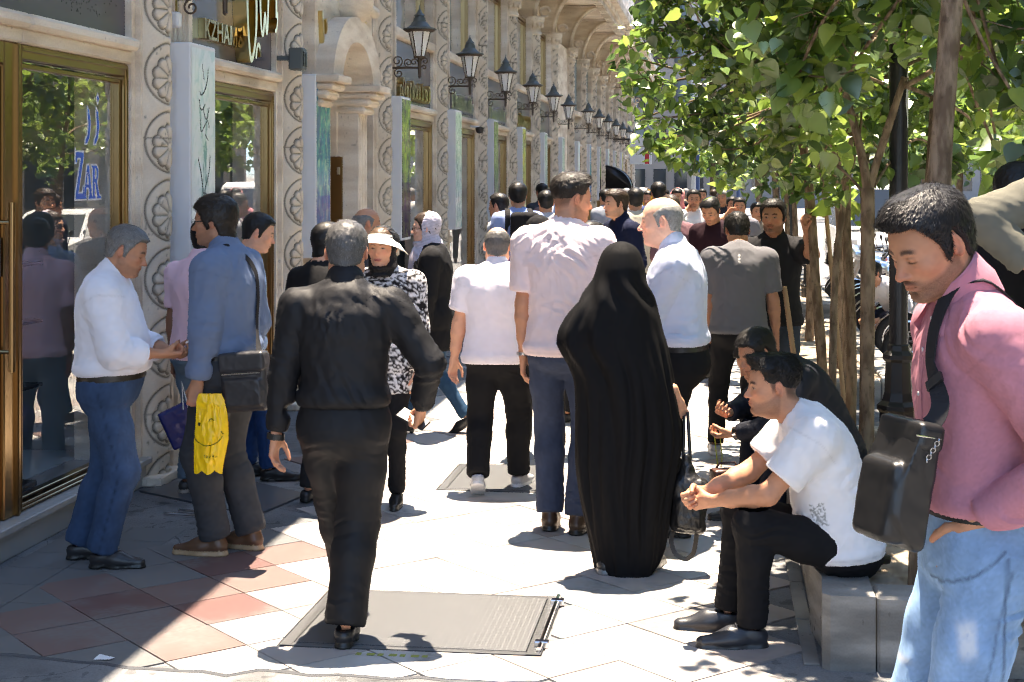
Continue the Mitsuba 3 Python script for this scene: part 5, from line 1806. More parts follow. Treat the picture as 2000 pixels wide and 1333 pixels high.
        for sx in (-1, 1):
            V.ell((sx * .0115, .082 + .013 * n, -.033), (.0082, .0105, .0070), k=.007)
            V.ell((sx * .0065, .085 + .015 * n, -.0405), (.0036, .0045, .0035), k=.003, mode='sub')
        # mouth
        V.ell((0, .072, -.060), (.034, .024, .022), k=.014)
        V.cap((-.020, .0885, -.0565), (0, .0955, -.0545), .0046, .0054, k=.006)
        V.cap((.020, .0885, -.0565), (0, .0955, -.0545), .0046, .0054, k=.006)
        V.cap((-.017, .0885, -.0665), (.017, .0885, -.0665), .0052, k=.006)
        V.cap((-.013, .0925, -.0670), (.013, .0925, -.0670), .0052, k=.006)
        V.cap((-.024, .0905, -.0612), (.024, .0905, -.0612), .0016, k=.003, mode='sub')
        V.cap((0, .1, -.0615), (0, .094, -.0615), .0018, k=.003, mode='sub')
        V.ell((0, .094, -.0785), (.016, .007, .005), k=.008, mode='sub')
        for sx in (-1, 1):
            c = np.array([sx * .0795, -.012, .002])
            Re = rot_z(sx * 24) @ rot_x(-12)
            ax = (Re.T)
            V.ell(c + [0, 0, 0.002], (.0085, .0185, .0315), R=ax, k=.006)
            V.ell(c + np.array([sx * .0085, .002, .004]), (.0058, .0105, .0200), R=ax, k=.005, mode='sub')
            V.ell(c + np.array([sx * .004, .010, -.002]), (.0045, .006, .008), R=ax, k=.003)
        return V

    def head_colors(s, p, brow=None, beard=0.0, must=0.0, lips=None, eyes=True, look=(0, 0), closed=False, beardcol=None, female=False, fadecol=None, fade=0.0):
        base = s.skin
        c = np.tile(base, (len(p), 1))
        x, y, z = p.T
        ax = np.abs(x)
        blush = np.exp(-(((ax - .042) / .02) ** 2 + ((z + .02) / .02) ** 2)) * (y > .03)
        c *= (1 + np.stack([.10 * blush, -.06 * blush, -.06 * blush], 1))
        nosey = np.exp(-((x / .016) ** 2 + ((z + .03) / .016) ** 2)) * (y > .085)
        ear = np.exp(-((ax - .082) / .012) ** 2) * (np.abs(z) < .035) * (np.abs(y + .01) < .03)
        red = np.clip(nosey + ear, 0, 1)
        c *= (1 + np.stack([.06 * red, -.10 * red, -.10 * red], 1))
        c *= (1 + .16 * (meshkit.fbm(p * 90 + s.seed, 3, s.seed) - .5) + .14 * (meshkit.fbm(p * 28 + s.seed, 2, s.seed + 1) - .5))[:, None]

        def paint(w, col):
            w = np.clip(w, 0, 1)[:, None]
            c[:] = c * (1 - w) + np.asarray(col) * w
        bc = np.array([.018, .014, .012]) if beardcol is None else np.asarray(beardcol)
        if beard:
            line = np.interp(y, [-.03, .0, .03, .06, .075, .09], [.02, -.012, -.038, -.048, -.05, -.048])
            m = np.clip((line - z) / .014, 0, 1) * np.clip((y + .022) / .012, 0, 1) * np.clip((z + .118) / .02, 0, 1)
            m *= 1 - np.exp(-((x / .026) ** 2 + ((z + .0615) / .010) ** 2) ** 2) * (y > .075)
            paint(m * beard * (.65 + .7 * meshkit.fbm(p * 420, 2, 3)), bc)
        if must:
            m = np.exp(-((ax / .030) ** 4 + ((z + .0475 + .16 * ax) / .0062) ** 4)) * (y > .07)
            m = np.maximum(m, .8 * np.exp(-((x / .012) ** 4 + ((z + .077) / .006) ** 4)) * (y > .07))
            paint(m * must, bc)
        if lips is None:
            lips = np.asarray(base) * [.80, .52, .50]
        m = np.exp(-((ax / .0225) ** 4 + ((z + .0612) / .0092) ** 4)) * (y > .08)
        paint(m * .75, lips)
        m = np.exp(-((ax / .024) ** 6 + ((z + .0612) / .0017) ** 2)) * (y > .08)
        paint(m * .75, np.asarray(lips) * .25)
        if fade and fadecol is not None:
            zl = s.hairline(np.degrees(np.arctan2(ax, y)), 'std')
            m = np.clip((z - zl) / .030, 0, 1) * (ax < .079)
            paint(m * fade, fadecol)
        bw = bc if brow is None else np.asarray(brow)
        zb = .0245 + .005 * np.sin(np.clip((ax - .012) / .04, 0, 1) * np.pi)
        th = .0056 if not female else .0030
        m = np.exp(-((z - zb) / th) ** 4) * np.clip((ax - .010) / .006, 0, 1) * np.clip((.052 - ax) / .008, 0, 1) * (y > .05)
        paint(m * (.85 if not female else .7), bw)
        # eyes
        if eyes:
            ex, ez = ax - .0315, z - .0045
            lidz = .0048 * np.sqrt(np.clip(1 - (ex / .0145) ** 2, 0, 1))
            if closed:
                m = np.exp(-((ez + .0040 + .002 * (1 - (ex / .014) ** 2)) / .0024) ** 2) * np.exp(-(ex / .0145) ** 6) * (y > .06)
                paint(m * .95, [.008, .006, .005])
                m = np.exp(-((ez - .0085 + .03 * np.abs(ex)) / .0020) ** 2) * np.exp(-(ex / .015) ** 6) * (y > .06)
                paint(m * .35, np.asarray(base) * .35)
            else:
                inside = np.clip((lidz * .95 - np.abs(ez)) / .0012, 0, 1) * (y > .06)
                paint(inside, [.30, .26, .235])
                iris = np.clip((.0068 - np.sqrt((x - np.sign(x) * .0315 - look[0]) ** 2 + (ez - look[1] - .0006) ** 2)) / .001, 0, 1)
                paint(inside * iris, [.016, .010, .007])
                m = np.exp(-((ez - lidz * 1.05) / .0014) ** 2) * np.exp(-(ex / .0145) ** 6) * (y > .06)
                paint(m * .9, [.01, .008, .007])
        return c

    def hairline(s, phi, style='std'):
        """height of the hair's lower edge for an azimuth in degrees from the face"""
        if style == 'std':
            a, z = [0, 22, 38, 52, 62, 70, 78, 88, 96, 104, 116, 128, 180], [.076, .077, .078, .062, .040, .020, -.024, -.022, .034, .036, .006, -.045, -.066]
        elif style == 'high':
            a, z = [0, 22, 38, 50, 62, 70, 78, 88, 96, 104, 116, 128, 180], [.094, .096, .100, .074, .045, .020, -.016, -.014, .034, .036, .006, -.045, -.062]
        elif style == 'long':
            a, z = [0, 22, 38, 52, 62, 70, 78, 88, 96, 104, 116, 128, 180], [.066, .066, .062, .050, .030, .0, -.035, -.030, .005, -.005, -.03, -.075, -.088]
        elif style == 'fade':
            a, z = [0, 22, 38, 50, 60, 70, 80, 90, 104, 120, 180], [.076, .077, .077, .060, .036, .026, .022, .022, .020, .004, -.008]
        else:
            a, z = [0, 180], [.05, -.06]
        return np.interp(phi, a, z)

    def head_mesh(s, style='std', thick=.014, top=.0, hair=(.012, .010, .009), gray=0.0, bald=0.0, rough=.0045, female=False, strands=0, nose=1.0, jaw=1.0, fat=0.0, quiff=0.0,
                  hood=None, hair_on=True, slen=.02, part=None, curly=0.0, **colors):
        h = Q[s.q][1]
        V = s.head_field(h, female, nose, jaw, fat)
        v, f = V.mesh(1)
        hair = np.asarray(hair, float)
        col = s.head_colors(v, female=female, brow=colors.pop('brow', hair * .9), fadecol=hair * 1.6 + s.skin * .06, **colors)
        tr = lambda p: (p * s.hs) @ s.Rh.T + s.hc
        s.tr_head = tr
        pieces = [(tr(v), f, col)]
        s.skin_pieces = pieces
        if not hair_on:
            return s
        # hair: the scalp grown outwards where hair grows
        X, Y, Z = V.ax[0][:, None, None], V.ax[1][None, :, None], V.ax[2][None, None, :]
        phi = np.degrees(np.arctan2(np.abs(X), Y + .0 * X))
        zl = s.hairline(phi[:, :, 0] if phi.ndim == 3 else phi, style)
        zl = np.broadcast_to(zl[:, :, None] if zl.ndim == 2 else zl, V.f.shape)
        P = np.stack(np.broadcast_arrays(X, Y, Z), -1)
        g = Z - zl + .006 * (meshkit.noise(P * 120, 4) - .5)
        if bald:
            # horseshoe: no hair above a rim that dips to the forehead
            rim = np.interp(np.degrees(np.arctan2(np.abs(X), Y + 0 * X)), [0, 60, 85, 110, 180], [.03, .04, .055 + (1 - bald) * .05, .065 + (1 - bald) * .05, .055 + (1 - bald) * .08])
            rim = np.where(Z > 0, rim, .1)
            g = np.minimum(g, rim - Z)
            g = np.where((np.degrees(np.arctan2(np.abs(X), Y + 0 * X)) < 62) & (Z > 0), -.02, g)
        up = np.clip((Z - .035) / .06, 0, 1)
        th = thick + top * up + quiff * up * np.clip((Y + .02) / .09, 0, 1)
        if part is not None:
            th = th + .004 * np.sin((X + part) * 60)
        q = P * np.array([230., 60., 60.]) + s.seed
        if curly:
            q = P * 130 + s.seed
        nz = (meshkit.fbm(q, 2, s.seed) - .5) * 2
        th = th + nz * (rough + curly)
        th = th * np.clip(g / (.016 if style != 'fade' else .055), 0, 1) ** (.6 if style != 'fade' else 1.1) - .012 * np.clip(-g / .004, 0, 1) - .0006
        H = Vol(V.lo, V.lo + 1e-6, h)
        fld = s.scalp - th.astype(np.float32)
        fld = np.maximum(fld, np.broadcast_to(np.where(Z < V.lo[2] + 3 * h, .01, -1).astype(np.float32), fld.shape))
        for a_ in range(3):
            sl = [slice(None)] * 3
            for e_ in (0, -1):
                sl[a_] = e_
                fld[tuple(sl)] = .01
        hv, hf = nets(fld, V.lo, h, 1)
        if len(hv):
            keep = s.probe(V, hv) > -.0075
            hf = hf[keep[hf].any(1)]
            used = np.unique(hf)
            new = np.full(len(hv), -1)
            new[used] = np.arange(len(used))
            hv, hf = hv[used], new[hf]
        if len(hv):
            m = 1 + .5 * (meshkit.fbm(hv * np.array([400., 110., 110.]), 3, s.seed) - .5)
            hc = hair * m[:, None]
            if gray:
                w = gray * np.clip(.3 + 1.2 * meshkit.fbm(hv * np.array([330., 60., 60.]), 2, 9), 0, 1) * np.clip(1.15 - hv[:, 2] * 4, .4, 1)
                hc = hc * (1 - w[:, None]) + np.array([.36, .35, .34]) * w[:, None]
            allv, allf, allc = [tr(hv)], [hf], [hc]
            if strands:
                rng = np.random.default_rng(s.seed + 77)
                nn = normals(hv, hf)
                ok = np.nonzero((s.probe(V, hv) > .0035))[0]
                if len(ok):
                    pick = rng.choice(ok, strands)
                    base = hv[pick] + rng.normal(0, .0012, (strands, 3))
                    nrm = nn[pick]
                    whorl = np.array([.01, -.06, .12])
                    d = base - whorl
                    d = d - nrm * (d * nrm).sum(1, keepdims=True)
                    d /= np.linalg.norm(d, axis=1, keepdims=True) + 1e-9
                    lift = rng.uniform(.08, .40, (strands, 1)) + quiff * 12 * np.clip((base[:, 1:2] + .02) / .09, 0, 1) * np.clip((base[:, 2:3] - .05) / .05, 0, 1)
                    d = d + nrm * lift + rng.normal(0, .22, (strands, 3))
                    d /= np.linalg.norm(d, axis=1, keepdims=True)
                    ln = rng.uniform(.5, 1.1, (strands, 1)) * slen
                    sd = np.cross(d, nrm)
                    sd /= np.linalg.norm(sd, axis=1, keepdims=True) + 1e-9
                    w = .0008
                    root = base - nrm * .002
                    mid = root + d * ln * .55
                    tip = root + d * ln - nrm * ln * .28
                    sv = np.stack([root - sd * w, root + sd * w, mid - sd * w * .8, mid + sd * w * .8, tip], 1).reshape(-1, 3)
                    o = np.arange(strands)[:, None] * 5
                    sf = np.vstack([o + [0, 1, 3], o + [0, 3, 2], o + [2, 3, 4]])
                    sc = np.repeat(hc[pick] * rng.uniform(.7, 1.7, (strands, 1)), 5, 0)
                    if gray:
                        pass
                    allf.append(sf + len(hv))
                    allv.append(tr(sv))
                    allc.append(sc)
            s.emit('hair', np.vstack(allv), np.vstack(allf), 'hair', np.vstack(allc))
        return s

    def probe(s, V, p):
        i = np.clip(np.round((p - V.lo) / V.h).astype(int), 0, np.array(V.f.shape) - 1)
        return s.scalp[i[:, 0], i[:, 1], i[:, 2]]

    def arm_piece(s, i, bare_from=0.0, hand=True, glove=None):
        """forearm and hand (and as much of the upper arm as shows) in one surface, in the person's frame"""
        h = Q[s.q][2]
        sg = (-1, 1)[i]
        k = s.k
        w, e, sh = s.wr[i], s.el[i], s.sh[i]
        d = s.hd[i]
        pn = np.asarray(s.palms[i] if s.palms[i] is not None else (-sg, .15, 0), float)
        pn = unit(pn - d * (pn @ d))
        z = -pn
        x = np.cross(d, z)            # across the hand
        ths = 1 if (i == 1) else -1    # thumb side: for a right hand, palm down, fingers forward, the thumb is on the left
        tx = -x * ths
        F = np.stack([tx, d, z], 1)    # columns: thumb side, finger direction, back of hand
        ce = F.T @ (e - w)
        cs = F.T @ (sh - w)
        lo, hi = np.array([-.06, -.04, -.085]) * k, np.array([.085, .20, .05]) * k
        far = cs if bare_from < 0.5 else ce + (cs - ce) * .15
        far = ce * .35 if bare_from >= 1.5 else far
        lo = np.minimum(lo, np.minimum(ce * (1 if bare_from < 1.5 else .35), far) - .06 * k)
        hi = np.maximum(hi, np.maximum(ce * (1 if bare_from < 1.5 else .35), far) + .06 * k)
        V = Vol(lo, hi, h)
        g = .5 + .5 * s.girth
        V.cap((0, 0, 0), ce * .35, .0265 * k, .034 * k * g, sq=((0, 0, 1), 1.25))
        if bare_from < 1.5:
            V.cap(ce * .35, ce * .75, .035 * k * g, .043 * k * g, k=.02)
            V.cap(ce * .75, ce, .043 * k * g, .038 * k * g, k=.02)
            V.cap(ce, far, .041 * k * g, .050 * k * g, k=.03)
        if hand:
            c = s.curl[i]
            c = CURL[c] if isinstance(c, str) else c
            spread = c[3] if len(c) > 3 else 1.0
            fx = [.029, .010, -.009, -.027]
            fy = [.094, .098, .093, .084]
            ln = [.072, .080, .075, .058]
            rr = [.0088, .0090, .0086, .0076]
            V.cap(np.array([.012, 0, 0]) * k, np.array([.018, .05, 0]) * k, .019 * k, .017 * k, k=.015, sq=((0, 0, 1), 1.25))
            V.cap(np.array([-.012, 0, 0]) * k, np.array([-.014, .05, 0]) * k, .019 * k, .016 * k, k=.015, sq=((0, 0, 1), 1.25))
            for n in range(4):
                kx = np.array([fx[n], fy[n], 0]) * k
                V.cap(np.array([fx[n] * .55, .02, -.002]) * k, kx, .0145 * k, .0112 * k, k=.010 * k)
                a, p = 0.0, kx
                yaw = (1.5 - n) * 3.2 * spread
                more = 1 + .10 * n
                for m in range(3):
                    a += c[m] * more
                    L_ = ln[n] * (.46, .30, .24)[m] * k
                    dr_ = np.array([math.sin(math.radians(yaw)) * math.cos(math.radians(a)), math.cos(math.radians(a)) * math.cos(math.radians(yaw)), -math.sin(math.radians(a))])
                    q = p + dr_ * L_
                    r0 = rr[n] * k * (1.08, .98, .90)[m]
                    r1 = rr[n] * k * (.98, .90, .74)[m]
                    V.cap(p, q, r0, r1, k=.004 if m else .007)
                    p = q
            tc = c[4] if len(c) > 4 else min(c[1], 60)
            p = np.array([.022, .018, -.008]) * k
            dirs = [unit([.62, .75, -.30 - tc * .004]), unit([.36 - tc * .008, .9, -.30 - tc * .008]), unit([.20 - tc * .014, .95, -.30 - tc * .009])]
            for m in range(3):
                q = p + dirs[m] * (.044, .034, .028)[m] * k
                V.cap(p, q, (.0165, .0112, .0100)[m] * k, (.0115, .0100, .0078)[m] * k, k=(.016, .006, .004)[m])
                p = q
        v, f = V.mesh(1)
        col = np.tile(s.skin, (len(v), 1)) * (1 + .12 * (meshkit.fbm(v * 80, 3, s.seed + i) - .5))[:, None]
        kn = np.exp(-((v[:, 1] / k - .093) / .012) ** 2) + .8 * np.clip((v[:, 1] / k - .14) / .03, 0, 1)
        col = col * (1 + np.stack([.03 * kn, -.10 * kn, -.10 * kn], 1))
        s.hand_frame = getattr(s, 'hand_frame', {})
        s.hand_frame[i] = (w, F)
        return v @ F.T + w, f, col

    def core(s, arms=True):
        V = Vol(np.min([s.pel, s.nb, *s.sh, *s.el, *s.kn, *s.an], 0) - .22, np.max([s.pel, s.nb, *s.sh, *s.el, *s.kn, *s.an], 0) + .22, .030)
        V.loft(s.torso(-.016, top=.91), p=2.3)
        for i in (0, 1):
            if arms:
                V.cap(s.sh[i], s.el[i], .040 * s.k, .030 * s.k, k=.03)
                V.cap(s.el[i], s.wr[i], .030 * s.k, .021 * s.k, k=.02)
            V.cap(s.hip[i], s.kn[i], .068 * s.k, .048 * s.k, k=.03)
            V.cap(s.kn[i], s.an[i], .046 * s.k, .030 * s.k, k=.02)
            V.cap(s.spine(.95)[0], s.sh[i], .045 * s.k, .042 * s.k, k=.03)
        V.cap(s.spine(.9)[0], s.nb, .055 * s.k, .056 * s.k, k=.03)
        v, f = V.mesh(1)
        return v, f, np.tile(s.skin, (len(v), 1))

    def body(s, arms=(1.0, 1.0), hands=(True, True), core=True, core_arms=True):
        """arms: 0 bare to the shoulder, 1 bare to the elbow, 2 only the hand and wrist"""
        ps = list(s.skin_pieces)
        for i in (0, 1):
            if arms[i] is not None:
                ps.append(s.arm_piece(i, arms[i], hands[i]))
        if core:
            ps.append(s.core(core_arms))
        o, vs, fs, cs = 0, [], [], []
        for v, f, c in ps:
            vs.append(v)
            fs.append(f + o)
            cs.append(c)
            o += len(v)
        s.emit(None, np.vstack(vs), np.vstack(fs), 'skin', np.vstack(cs))
        return s

    # ---- clothes
    def top(s, col, off=.014, sleeve=1.0, hem=-.12, tuck=False, neck=.055, neck_front=.0, name='shirt', bsdf='cloth', drape=.004, dscale=(15, 15, 5), female=False, colfn=None, var=.05,
            sl_r=(.052, .043, .034), cuff=None, extra=None, label=None, vneck=0.0, fold=1.0, puff=0.0, specs=(), hood=False, open_front=None):
        """a shirt, jacket or coat: sleeve 0..2 (1 elbow, 2 wrist); hem in spine units, below 0 over the hips"""
        h = Q[s.q][0]
        k = s.k
        pts = [s.spine(min(hem, -.02))[0], s.nb, *s.sh]
        for i in (0, 1):
            pts += [s.el[i], s.wr[i]] if sleeve > 1 else [s.el[i]]
        if extra:
            pts += [s.spine(e[0])[0] - [0, 0, .05] for e in extra]
        m = .115 * s.H * s.girth + .06 + s.belly + (max([e[1] for e in extra]) - .1 if extra else 0) * s.H
        V = Vol(np.min(pts, 0) - [m, m, .07], np.max(pts, 0) + [m, m, .09], h)
        V.loft(s.torso(off, lo=-.1 if hem < .05 else 0.0, extra=extra, female=female), p=2.35, k=.0)
        hp, hD, hU, hW = s.spine(hem)
        if not tuck and hem > -.2 and hem < .05:
            V.loft([(x[0], x[1], x[2], x[3] + .012, x[4] + .012) for x in s.torso(off, lo=-.1, top=.1, female=female)], k=.02)
        V.plane(hp, -hD)
        ends = [(hp, hD, .32)]
        g = s.girth
        for i in (0, 1):
            sg = (-1, 1)[i]
            a = s.spine(.985)[0]
            V.cap(a + s.spine(.97)[2] * sg * .035 * k, s.sh[i] + [0, 0, .004 * k], .030 * k + off * .6, .036 * k + off * .6, k=.06)
            r0, r1, r2 = [r * s.H / 1.0 * (.6 + .4 * g) + off * .5 for r in (sl_r[0] * .62, sl_r[1] * .62, sl_r[2] * .62)]
            d = unit(s.wr[i] - s.el[i]) if sleeve > 1 else unit(s.el[i] - s.sh[i])
            end = s.el[i] + (s.wr[i] - s.el[i]) * (sleeve - 1) if sleeve > 1 else s.sh[i] + (s.el[i] - s.sh[i]) * sleeve
            S = V.part([s.sh[i], s.el[i], end], .13 * k + 3 * h)
            re = r0 * 1.12 + (r1 - r0) * min(sleeve, 1)
            S.cap(s.sh[i] + [0, 0, -.004], s.sh[i] + (s.el[i] - s.sh[i]) * min(sleeve, 1), r0 * 1.12, re)
            if sleeve > 1:
                S.cap(s.el[i], end, r1, r1 + (r2 - r1) * (sleeve - 1), k=.02)
            S.plane(end, d)
            ends.append((end, d, .095 * k))
            V.merge(S, .012)
            V.cap(s.sh[i] + [0, 0, -.004], s.sh[i] + (s.el[i] - s.sh[i]) * .22, r0 * 1.10, r0 * 1.0, k=.05)
        npos, nD, nU, nW = s.spine(1.0)
        nv = unit(s.pivot - s.nb)
        V.cap(s.nb + nD * .0 + nv * .012, s.nb + nv * .13, neck * k, neck * k * 1.05, k=.01, mode='sub')
        if neck_front:
            V.cap(s.nb + nW * .045 * k - nD * (.005), s.nb + nW * .10 * k - nD * .02, neck_front * k, k=.01, mode='sub')
        if vneck:
            V.cap(s.nb + nW * .03 * k, s.nb + nW * .13 * k - nD * vneck, .030 * k, .006 * k, k=.008, mode='sub')
        if open_front:
            p0, D0, U0, W0 = s.spine(.2)
        v, f = V.mesh(2)
        sp = []
        A = .0060 * fold * k
        drape = drape * 1.25 if s.q != 'near' else drape
        for i in (0, 1):
            if sleeve > 1:
                sp.append((s.el[i], unit(s.wr[i] - s.sh[i]), .075 * k, .036 * k, A))
                sp.append((s.wr[i] + (s.el[i] - s.wr[i]) * .25, unit(s.wr[i] - s.el[i]), .05 * k, .028 * k, A * .8))
            ap = s.sh[i] + (s.spine(.72)[0] - s.sh[i]) * .35
            sp.append((ap, unit(s.spine(.5)[0] - s.sh[i]), .085 * k, .045 * k, A * .9))
        for sg in (-1, 1):
            p, D, U, W = s.spine(.3)
            sp.append((p + U * sg * .10 * k, unit(D + U * sg * .5), .11 * k, .055 * k, A * .8))
        p, D, U, W = s.spine(.16)
        if tuck:
            sp.append((p - W * .09 * k, unit(U + D * .6), .10 * k, .05 * k, A))
            sp.append((p + W * .09 * k, unit(U - D * .6), .10 * k, .05 * k, A))
        sp += list(specs)
        v = crease(v, f, sp, drape * k, dscale, s.seed, ends)
        if tuck:
            # bloused over the belt
            r = v - p
            t = r @ D
            bl = np.exp(-((t - .025) / .035) ** 2) * .010 - np.exp(-((t + .035) / .02) ** 2) * .02
            n = normals(v, f)
            v = v + n * (bl * (np.abs(r @ U) < .24))[:, None]
        c = np.tile(np.asarray(col, float), (len(v), 1))
        if var:
            c = c * (1 + var * 2 * (meshkit.fbm(v * 40, 3, s.seed) - .5))[:, None]
        if s.q in ('near', 'mid'):
            dk = np.zeros(len(v))
            for i in (0, 1):
                d = unit(s.el[i] - s.sh[i])
                r = v - s.sh[i]
                dk = np.maximum(dk, np.exp(-((r @ d - .012 * k - .25 * np.abs(r @ hW)) / .0035) ** 2) * ((r * r).sum(1) < (.13 * k) ** 2))
            if not tuck:
                dk = np.maximum(dk, np.exp(-(((v - hp) @ hD - .022) / .003) ** 2) * (np.linalg.norm(v - hp, axis=1) < .3))
            c = c * (1 - .13 * dk[:, None])
        if colfn is not None:
            c = colfn(v, c, s)
        s.cloth_v = v
        s.emit(name, v, f, bsdf, c, label=label)
        return s

    def on_cloth(s, t, x, side=1, lift=.004):
        """the point of the shirt's surface in front (side 1) or behind (-1) the spine at height t, x to the right; and its normal"""
        P, D, U, W = s.spine(t)
        r = s.cloth_v - (P + U * x)
        m = (np.abs(r @ U) < .018) & (np.abs(r @ D) < .018) & ((r @ W) * side > -.02)
        w = np.quantile((r @ W)[m] * side, .9) if m.any() else .1
        return P + U * x + W * side * (w + lift), unit(W * side + U * x * 3)

    def collar(s, col, back=.040, front=.026, r=.064, stand=.012, spread=.02, bsdf='cloth', name='collar', depth=.045, lift=.020):
        nv = unit(s.pivot - s.nb)
        P, D, U, W = s.spine(1.0)
        D = nv
        U = unit(U - D * (U @ D))
        W = np.cross(D, U)
        W = W if W @ s.spine(1.0)[3] > 0 else -W
        nphi = 44
        phi = np.linspace(math.radians(20), math.radians(340), nphi)       # 0 at the throat
        bk = (1 - np.cos(phi)) / 2
        rows = []
        R0 = r * s.k * (1.0)
        top = (stand + front * (1 - bk) + back * bk) * s.k
        prof = [(1.00, -.030, 0), (1.0, .35, 0), (1.0, 1.0, 0), (1.045, 1.04, 0), (1.11, .9, 0), (1.22, .35, 0), (1.32, .0, 1), (1.27, -.05, 1)]
        v = []
        for a, b, pt in prof:
            rr = R0 * a
            hz = np.where(b > 0, top * b, b) - pt * depth * .35 * s.k * (1 - bk) ** 3
            tip = pt * (1 - bk) ** 6 * spread * s.k
            x = np.sin(phi) * rr * 1.05 + np.sign(np.sin(phi)) * tip
            y = np.cos(phi) * (rr + tip * .8) * .98
            v.append(s.nb + x[:, None] * U + y[:, None] * W + (hz + lift * s.k - .020 * s.k * (1 - bk))[:, None] * D)
        v = np.array(v)
        m, n = v.shape[:2]
        i, j = np.meshgrid(np.arange(m - 1), np.arange(n - 1), indexing='ij')
        q = np.stack([i * n + j, i * n + j + 1, (i + 1) * n + j + 1, (i + 1) * n + j], -1).reshape(-1, 4)
        f = np.vstack([q[:, [0, 1, 2]], q[:, [0, 2, 3]]])
        s.emit(name, v.reshape(-1, 3), f, bsdf, np.asarray(col, float))
        return s

    def trousers(s, col, r=(.098, .066, .058), off=.006, waist=.13, hem=.0, name='trousers', bsdf='cloth', denim=False, drape=.0035, fold=1.0, var=.05, colfn=None, seat_out=1.0, label=None, female=False, cuffcut=True, specs=(), dscale=(14, 14, 4)):
        h = Q[s.q][0]
        k = s.k
        pts = [s.spine(waist)[0], s.pel, *s.kn, *s.an]
        m = .115 * s.H * s.girth + .05 + s.belly
        V = Vol(np.min(pts, 0) - [m, m, .05], np.max(pts, 0) + [m, m, .06], h)
        st = [x for x in s.torso(off, lo=-.1, female=female, top=.32)]
        V.loft(st, p=2.3)
        wp, wD, wU, wW = s.spine(waist)
        V.plane(wp, wD)
        p, D, U, W = s.spine(0)
        bb = .093 * k * (.5 + .5 * s.girth)
        for i, sg in enumerate((-1, 1)):
            leg = unit(s.kn[i] - s.hip[i])
            V.ell(s.pel + U * sg * .052 * k - W * .052 * k * seat_out - D * .03 * k, (bb * .95, bb * .9, bb * 1.05), k=.05)
            g = .55 + .45 * s.girth
            V0, V = V, V.part([s.hip[i], s.kn[i], s.an[i]], .16 * k)
            V.cap(s.hip[i] - leg * .0, s.hip[i] + leg * .2 * k, r[0] * k * g, (r[0] * .6 + r[1] * .4) * k * g)
            V.cap(s.hip[i] + leg * .2 * k, s.kn[i], (r[0] * .6 + r[1] * .4) * k * g, r[1] * k, k=.03)
            sh = unit(s.an[i] - s.kn[i])
            end = s.an[i] + sh * (hem) * k
            cf = -s.foot[i][:, 1]
            calf = s.kn[i] + sh * .13 * k + cf * .012 * k
            V.cap(s.kn[i], calf, r[1] * k, (r[1] * .55 + r[2] * .45) * k, k=.03)
            V.cap(calf, end + sh * .05, (r[1] * .5 + r[2] * .5) * k, r[2] * k, k=.03)
            V.plane(end, sh)
            V0.merge(V, .035)
            V = V0
        v, f = V.mesh(2)
        sp = []
        A = .006 * fold * k
        for i in (0, 1):
            sh = unit(s.an[i] - s.kn[i])
            sp.append((s.kn[i] - s.foot[i][:, 1] * .03, unit(sh + s.foot[i][:, 0] * .25), .075 * k, .045 * k, A))
            sp.append((s.an[i] - sh * .05 * k, unit(sh + s.foot[i][:, 0] * .2), .06 * k, .034 * k, A * 1.2))
            sp.append((s.an[i] - sh * .16 * k, unit(sh - s.foot[i][:, 0] * .3), .07 * k, .05 * k, A * .7))
            sp.append((s.hip[i] - W * .04 - D * .075 * k, unit(D + U * (-.5, .5)[i]), .07 * k, .04 * k, A * .9))
            sp.append((s.hip[i] + W * .07 - D * .03 * k, unit(D + U * (.6, -.6)[i]), .06 * k, .036 * k, A * .8))
        v = crease(v, f, sp + list(specs), drape * k, dscale, s.seed + 3, [(s.an[i] + unit(s.an[i] - s.kn[i]) * hem * k, s.an[i] - s.kn[i], .10) for i in (0, 1)])
        c = np.tile(np.asarray(col, float), (len(v), 1))
        if denim:
            fade = np.zeros(len(v))
            for i in (0, 1):
                mid = s.hip[i] + (s.kn[i] - s.hip[i]) * .55 + s.foot[i][:, 1] * .08
                fade += np.exp(-(((v - mid) / [.10, .10, .2]) ** 2).sum(1))
                fade += .6 * np.exp(-(((v - s.kn[i] - s.foot[i][:, 1] * .07) / [.09, .09, .12]) ** 2).sum(1))
            c = c * (1 + denim * .55 * fade[:, None]) + denim * .02 * fade[:, None]
            dk = np.zeros(len(v))
            for i, sg in enumerate((-1, 1)):
                for a_, b_ in ((s.hip[i], s.kn[i]), (s.kn[i], s.an[i])):
                    ax = unit(b_ - a_)
                    r = v - a_
                    t_ = r @ ax
                    lat = s.foot[i][:, 0] * sg
                    fw_ = unit(np.cross(ax, lat))
                    on = (t_ > 0) & (t_ < np.linalg.norm(b_ - a_)) & (r @ lat > .02)
                    dk = np.maximum(dk, np.exp(-((r @ fw_) / .004) ** 2) * on)
            c = c * (1 - .4 * dk[:, None])
            c = c * (1 + .5 * (meshkit.fbm(v * [30, 30, 12], 3, 5) - .5) + .35 * (meshkit.fbm(v * 160, 2, 6) - .5))[:, None]
        elif var:
            c = c * (1 + var * 2 * (meshkit.fbm(v * 40, 3, s.seed) - .5))[:, None]
        if colfn is not None:
            c = colfn(v, c, s)
        s.emit(name, v, f, bsdf, c, label=label)
        return s

